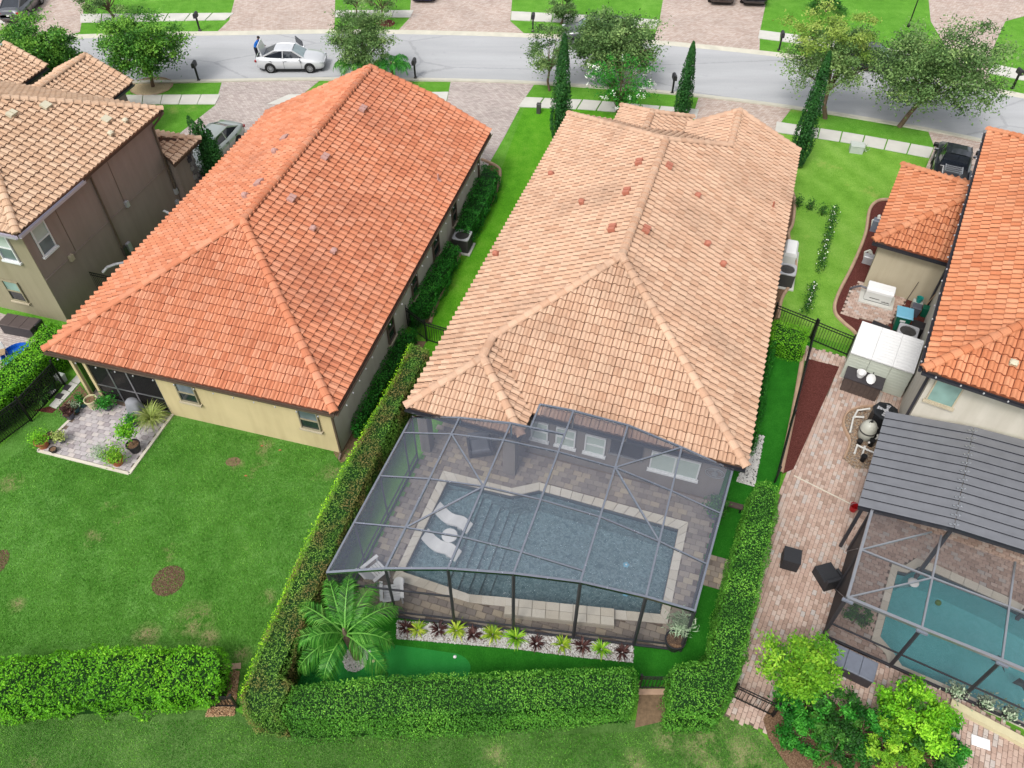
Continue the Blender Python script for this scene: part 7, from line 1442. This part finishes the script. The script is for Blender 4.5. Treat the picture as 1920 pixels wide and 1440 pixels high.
# ---- furniture of the main pool
def lounger(label, px, rz):
    q = G(*px); t = local_thing('pool_lounger', label, 'lounger', (q[0], q[1], -.26), rz, 'white in pool loungers'); prof = [(-.95, .78), (-.8, .6), (-.55, .36), (-.25, .22), (.0, .26), (.25, .36), (.45, .38), (.7, .26), (.92, .1)]
    P = smooth_line([(x, z + .1) for x, z in prof], 3); V = []; n = len(P); w = .34
    for x, z in P: V += [(x, -w, z), (x, w, z), (x, w, z - .1), (x, -w, z - .1)]
    b = MB(); b.add(V, [(i * 4 + j, i * 4 + (j + 1) % 4, (i + 1) * 4 + (j + 1) % 4, (i + 1) * 4 + j) for i in range(n - 1) for j in range(4)] + [(0, 3, 2, 1), tuple((n - 1) * 4 + k for k in range(4))]); b.f = [f[::-1] for f in b.f]; b.build('shell', m['white'], t)
    b = MB(); b.box(-.35, -.2, -.28, .28, 0, .2); b.box(.35, .55, -.28, .28, 0, .34); b.build('base', m['white'], t); t.scale = (.76, .72, .8)
lounger('white wave shaped lounger on the sun shelf, the one farther from the front', (851, 975), -.48); lounger('white wave shaped lounger on the sun shelf, the one nearer the front', (829, 1026), -.48)
q = G(843, 1004, .1); t = local_thing('side_table', 'round white table between the two white pool loungers', 'table', (q[0], q[1], -.42)); b = MB(); b.lathe([(.2, 0), (.14, .2), (.12, .4), (.3, .5), (.3, .545), (.0, .55)], n=20); b.build('top', m['white'], t)
def slat_chair(label, px, rz):
    q = G(*px); t = local_thing('slatted_chair', label, 'chair', (q[0], q[1], .055), rz, 'white slatted chairs by the pool'); w = .29
    for k in range(5): b = MB(); b.box(-w, w, -.05 + k * .105, .035 + k * .105, .36 - k * .008, .385 - k * .008); b.build('seat_slat', m['white'], t)
    for k in range(6): y0_ = -.1 - k * .075; b = MB(); b.beam((-w, y0_, .42 + k * .105), (w, y0_, .42 + k * .105), .085, .022, (0, .5, .86)); b.build('back_slat', m['white'], t)
    for s in (1, -1):
        for y0_, h in ((.42, .56), (-.12, .56)): b = MB(); b.obox((s * .33, y0_, 0), .05, .06, h); b.build('leg', m['white'], t)
        b = MB(); b.box(s * .36 - .06, s * .36 + .06, -.25, .5, .565, .59); b.build('armrest', m['white'], t)
slat_chair('white slatted chair in front of the first cage post', (738, 1128), math.radians(8)); slat_chair('white slatted chair partly behind the palm fronds', (703, 1086), math.radians(-45))
q = G(750, 1101); solo(MB().lathe([(.07, 0), (.07, .3), (.2, .31), (.2, .34), (0, .345)], (q[0], q[1], .055), 14).build('side_table', m['white']), 'small white round table between the slatted chairs', 'table')
def pot(label, px, r, h, mat, leaf=None, n=240, lr=.25, lh=.3, size=.12, z=.03, name='potted_plant', cat='potted plant', group=None, tall=0.0, aspect=.45, tb=.5):
    q = G(*px); t = local_thing(name, label, cat, (q[0], q[1], z), 0, group); b = MB(); b.lathe([(r * .72, 0), (r * .95, h * .85), (r * 1.06, h * .86), (r * 1.06, h), (r * .92, h), (r * .88, h * .86)], n=16); b.build('pot', m[mat], t); b = MB(); b.tube((0, 0, h * .8), (0, 0, h * .87), r * .88, n=12); b.build('soil', m['mulch_brown'], t)
    if leaf: 
        rs = np.random.default_rng(int(px[0])); n = int(n * 1.9); size *= .78; C = rs.normal(0, .38, (n, 3)) * (lr, lr, lh) + (0, 0, h + lh * .5 + tall); C[:, 2] = np.maximum(C[:, 2], h); V, F, T = leaf_mesh(C, np.full(n, size), tb + rs.normal(0, .2, n), aspect=aspect); link_mesh('leaves', raw_mesh('leaves', V, F, T), m[leaf], t)
    if tall: b = MB(); b.path([(0, 0, h * .8), (.03, 0, h + tall * .5), (0, .02, h + tall + .15)], .025, 6); b.build('stem', m['bark'], t)
    return t
pot('black pot with a leafless looking palm in the right front corner of the cage', (1262, 1212), .34, .5, 'plastic_black', 'lf_grey', 260, .5, .35, .3, .055, tall=1.0, aspect=.12); pot('dark bushy plant in a pot by the right cage wall', (1338, 968), .3, .4, 'plastic_grey', 'lf_dark', 380, .5, .5, .16, .055)
q = G(1372, 955); t = local_thing('garden_bench', 'small dark brown bench on the turf right of the main cage', 'bench', (q[0], q[1], .012), -FC.a); b = MB(); b.obox((0, 0, .26), .75, .24, .05); b.build('seat', m['wood_dark'], t); b = MB(); [b.obox((s * .3, 0, 0), .06, .2, .26) for s in (1, -1)]; b.build('legs', m['black'], t)
def sofa(label, u, v, rz, w=.8):
    t = local_thing('lounge_chair', label, 'lounge chair', FC.w(u, v, .055), rz, 'grey lounge seats under the covered porch'); b = MB(); b.obox((0, 0, .1), w, .75, .25, 0, .03); b.build('seat_frame', m['resin_dark'], t); b = MB(); b.obox((0, -.03, .35), w * .86, .62, .14, 0, .05); b.build('cushion', m['furn_grey'], t); b = MB(); b.obox((0, .36, .1), w, .12, .68, 0, .03); b.build('backrest', m['furn_grey'], t)
    for s in (1, -1): b = MB(); b.obox((s * (w / 2 + .02), 0, .1), .1, .75, .48, 0, .03); b.build('armrest', m['resin_dark'], t)
sofa('grey lounge seat under the bay roof, nearest the column', -7.6, 18.7, -FC.a + .5, .85); sofa('long grey lounge sofa under the bay roof at the back', -8.2, 20.9, -FC.a, 1.9)
for i, (x, y, lab) in enumerate(((853, 1232, 'white cup marker at the right end of the putting green'), (693, 1222, 'pale garden light beside the pebble ring, upper one'), (700, 1240, 'pale garden light beside the pebble ring, lower one'))):
    q = G(x, y); solo(MB().lathe([(.05, 0), (.06, .02), (.03, .05), (.0, .06)], (q[0], q[1], .014), 10).build('cup_marker' if i == 0 else 'ground_light', m['white' if i != 2 else 'plastic_cream']), lab, 'marker' if i == 0 else 'garden light')
# ---- pots on the left patio
PG = 'pots on the paved patio of the cream house'
pot('large terracotta pot with a dense green plant at the left patio corner', (84, 838), .27, .36, 'terra', 'lf_bright', 420, .5, .4, .1, .06, group=PG); pot('small black pot at the left patio corner', (103, 848), .15, .2, 'plastic_black', group=PG); pot('black pot behind the left terracotta pot', (98, 822), .17, .25, 'plastic_black', group=PG); pot('small brown pot with a pale feathery plant', (119, 830), .14, .24, 'plastic_grey', 'lf_tuft', 160, .35, .3, .13, .06, group=PG)
pot('cream glazed empty pot under the porch screen', (178, 764), .26, .5, 'plastic_cream', group=PG, z=.06); pot('dark pot with a low green plant right of the cream pot', (204, 768), .22, .3, 'plastic_grey', 'lf_shrub', 300, .55, .3, .13, .06, group=PG); pot('white pot with a dark leaved plant on the left patio edge', (134, 784), .22, .3, 'plastic_grey', 'lf_red', 200, .35, .35, .14, .05, group=PG)
pot('teal glazed pot against the porch corner', (158, 762), .2, .26, 'plastic_teal', 'lf_shrub', 160, .3, .4, .12, .05, group=PG); pot('dark teal pot left of the teal glazed pot', (145, 772), .17, .24, 'plastic_teal', 'lf_grey', 120, .3, .25, .12, .05, group=PG); pot('dark pot with a low green plant before the ornamental grass', (252, 798), .24, .3, 'plastic_grey', 'lf_shrub', 260, .45, .25, .12, .06, group=PG)
pot('big black pot with a small leafy tree on the right patio side', (256, 846), .27, .42, 'plastic_black', 'lf_bright', 300, .5, .45, .17, .06, group=PG, tall=.6); pot('terracotta pot with green and golden leaves at the front patio edge', (223, 870), .27, .34, 'terra', 'lf_lime', 420, .55, .5, .12, .06, group=PG); pot('pale pot with a grey green spreading plant at the front patio edge', (196, 862), .2, .3, 'plastic_pale', 'lf_grey', 240, .5, .35, .15, .06, group=PG, aspect=.25)
q = G(288, 792); strap('ornamental_grass', 'large arching ornamental grass on the right of the paved patio', (q[0], q[1], .05), 260, 1.25, .022, 'lf_tuft', .8, 5)
q = G(262, 782); t = local_thing('covered_grill', 'grey draped cover over a barbecue by the porch screen', 'covered grill', (q[0], q[1], .05)); b = MB(); n = 20; V = []
for z, r in ((0, .46), (.3, .4), (.7, .33), (.95, .28), (1.05, .2), (1.08, .0)): V += [(r * (1 + (.13 * math.sin(i * 5 * 6.2832 / n) if z < .9 else 0)) * math.cos(6.2832 * i / n), r * (1 + (.13 * math.sin(i * 5 * 6.2832 / n) if z < .9 else 0)) * math.sin(6.2832 * i / n) * .8, z) for i in range(n)]
b.add(V, [(k * n + i, k * n + (i + 1) % n, (k + 1) * n + (i + 1) % n, (k + 1) * n + i) for k in range(5) for i in range(n)]); b.build('cover', m['cover'], t, smooth=True)
FL = 'plants along the black fence of the cream house'
for i, (x, y, L, lf, lab) in enumerate(((82, 748, .75, 'lf_palm', 'spiky green plant by the black fence, nearest the patio slab path'), (104, 716, .6, 'lf_bright', 'bright leafy plant by the black fence under the roof corner'), (92, 732, .5, 'lf_shrub', 'dark green plant between the two brighter fence plants'))): q = G(x, y); strap('border_plant', lab, (q[0], q[1], .02), 70, L, .06, lf, .9, i + 60, FL)
pth = ground_owner('stepping_path')
for k, (a, c, d, e) in enumerate((((92, 762), (106, 768), (121, 752), (107, 746)), ((107, 746), (121, 752), (135, 737), (120, 731)), ((120, 731), (135, 737), (148, 722), (133, 716)), ((133, 716), (148, 722), (158, 710), (144, 704)))): P = inset(GP([a, c, d, e]), .02); b = MB(); b.prism(P, 0, .05); b.build('slab', m['concrete'], pth, 'structure')
for px in ((112, 744), (126, 728)): q = G(*px); b = MB(); b.obox((q[0], q[1], .051), .3, .3, .025, -.3, .006); b.build('dark_paver', m['resin_dark'], pth, 'structure')
sheet('mulch_bed', GP([(108, 769), (150, 722), (166, 742), (124, 772)]), .012, 'mulch_brown'); sheet('mulch_bed', GP([(62, 770), (92, 762), (106, 768), (98, 775)]), .010, 'mulch')
q = G(120, 712); tub('pale grey bin under the roof corner beside the slab path', (118, 716), .36, .3, .4, 'plastic_pale', True, -.3, 'storage_bin', 'storage bin'); tub('white box on the slab path by the fence plants', (98, 738), .34, .3, .14, 'white', False, -.3, 'storage_box', 'box')
# ---- yard behind the taupe house
sheet('rear_patio', GP([(-80, 560), (10, 590), (90, 610), (60, 660), (-10, 720), (-100, 720)]), .008, 'drive'); 
q = G(36, 668); t = local_thing('paddling_pool', 'round blue paddling pool half hidden by the bright hedge', 'paddling pool', (q[0], q[1], .012)); b = MB(); b.lathe([(.62, 0), (.68, .04), (.7, .2), (.66, .22), (.6, .06), (0, .05)], n=28); b.build('pool', m['blue'], t)
q = G(8, 672); t = local_thing('garden_chair', 'small pale garden chair at the left edge by the paddling pool', 'chair', (q[0], q[1], .012), .4); b = MB(); b.obox((0, 0, .36), .42, .42, .04, 0, .01); b.build('seat', m['wood'], t); b = MB(); b.obox((0, .2, .4), .42, .04, .4, 0, .01); b.build('backrest', m['white'], t); b = MB(); [b.obox((x * .18, y * .18, 0), .04, .04, .36) for x in (-1, 1) for y in (-1, 1)]; b.build('legs', m['ac_top'], t)
tub('black bin behind the long brown deck box', (76, 622), .45, .45, .6, 'plastic_black', True, -FA.a, 'storage_bin', 'storage bin')
q = Vector(G(213, 552)); solo(MB().path([tuple(q + Vector((0, 0, 1.4))), tuple(q + Vector((.25, .12, 1.62))), tuple(q + Vector((.6, .3, 1.66))), tuple(q + Vector((1.0, .5, 1.6)))], .07, 8).build('duct', m['ac_top']), 'pale bent duct above the short fence beside the orange roof', 'duct'); q = Vector(G(318, 430)); solo(MB().beam(tuple(q + Vector((-.1, .3, 1.0))), tuple(q + Vector((.35, .1, .9))), .14, .03).build('board', m['white']), 'white board leaning in the gap left of the orange roof', 'board')
for i, (x, y) in enumerate(((491, 837), (525, 845), (461, 893))): q = G(x, y); solo(MB().add([(q[0] - .07, q[1], .03), (q[0], q[1] - .045, .05), (q[0] + .08, q[1], .03), (q[0], q[1] + .05, .04)], [(0, 1, 2, 3)]).build('fallen_leaf', m['terra']), 'fallen orange leaf on the rear lawn, %s' % ('left one of the pair by the wall' if i == 0 else 'right one of the pair by the wall' if i == 1 else 'single one by the round bare patch'), 'fallen leaf', 'fallen leaves on the rear lawn')
# short grass standing in the near lawns
LB_ = GP([(-40, 900), (60, 830), (330, 790), (640, 850), (690, 810), (560, 1130), (470, 1290), (420, 1300), (400, 1205), (200, 1205), (0, 1225), (-60, 1230)])
blades(LB_, 95000, .05, 'lf_ground'); blades([(-16, 7.2), (15, 7.2)] + GP([(1440, 1392), (1390, 1340), (1200, 1372), (520, 1392), (440, 1350), (0, 1352), (-40, 1352)]), 70000, .045, 'lf_ground', .55)
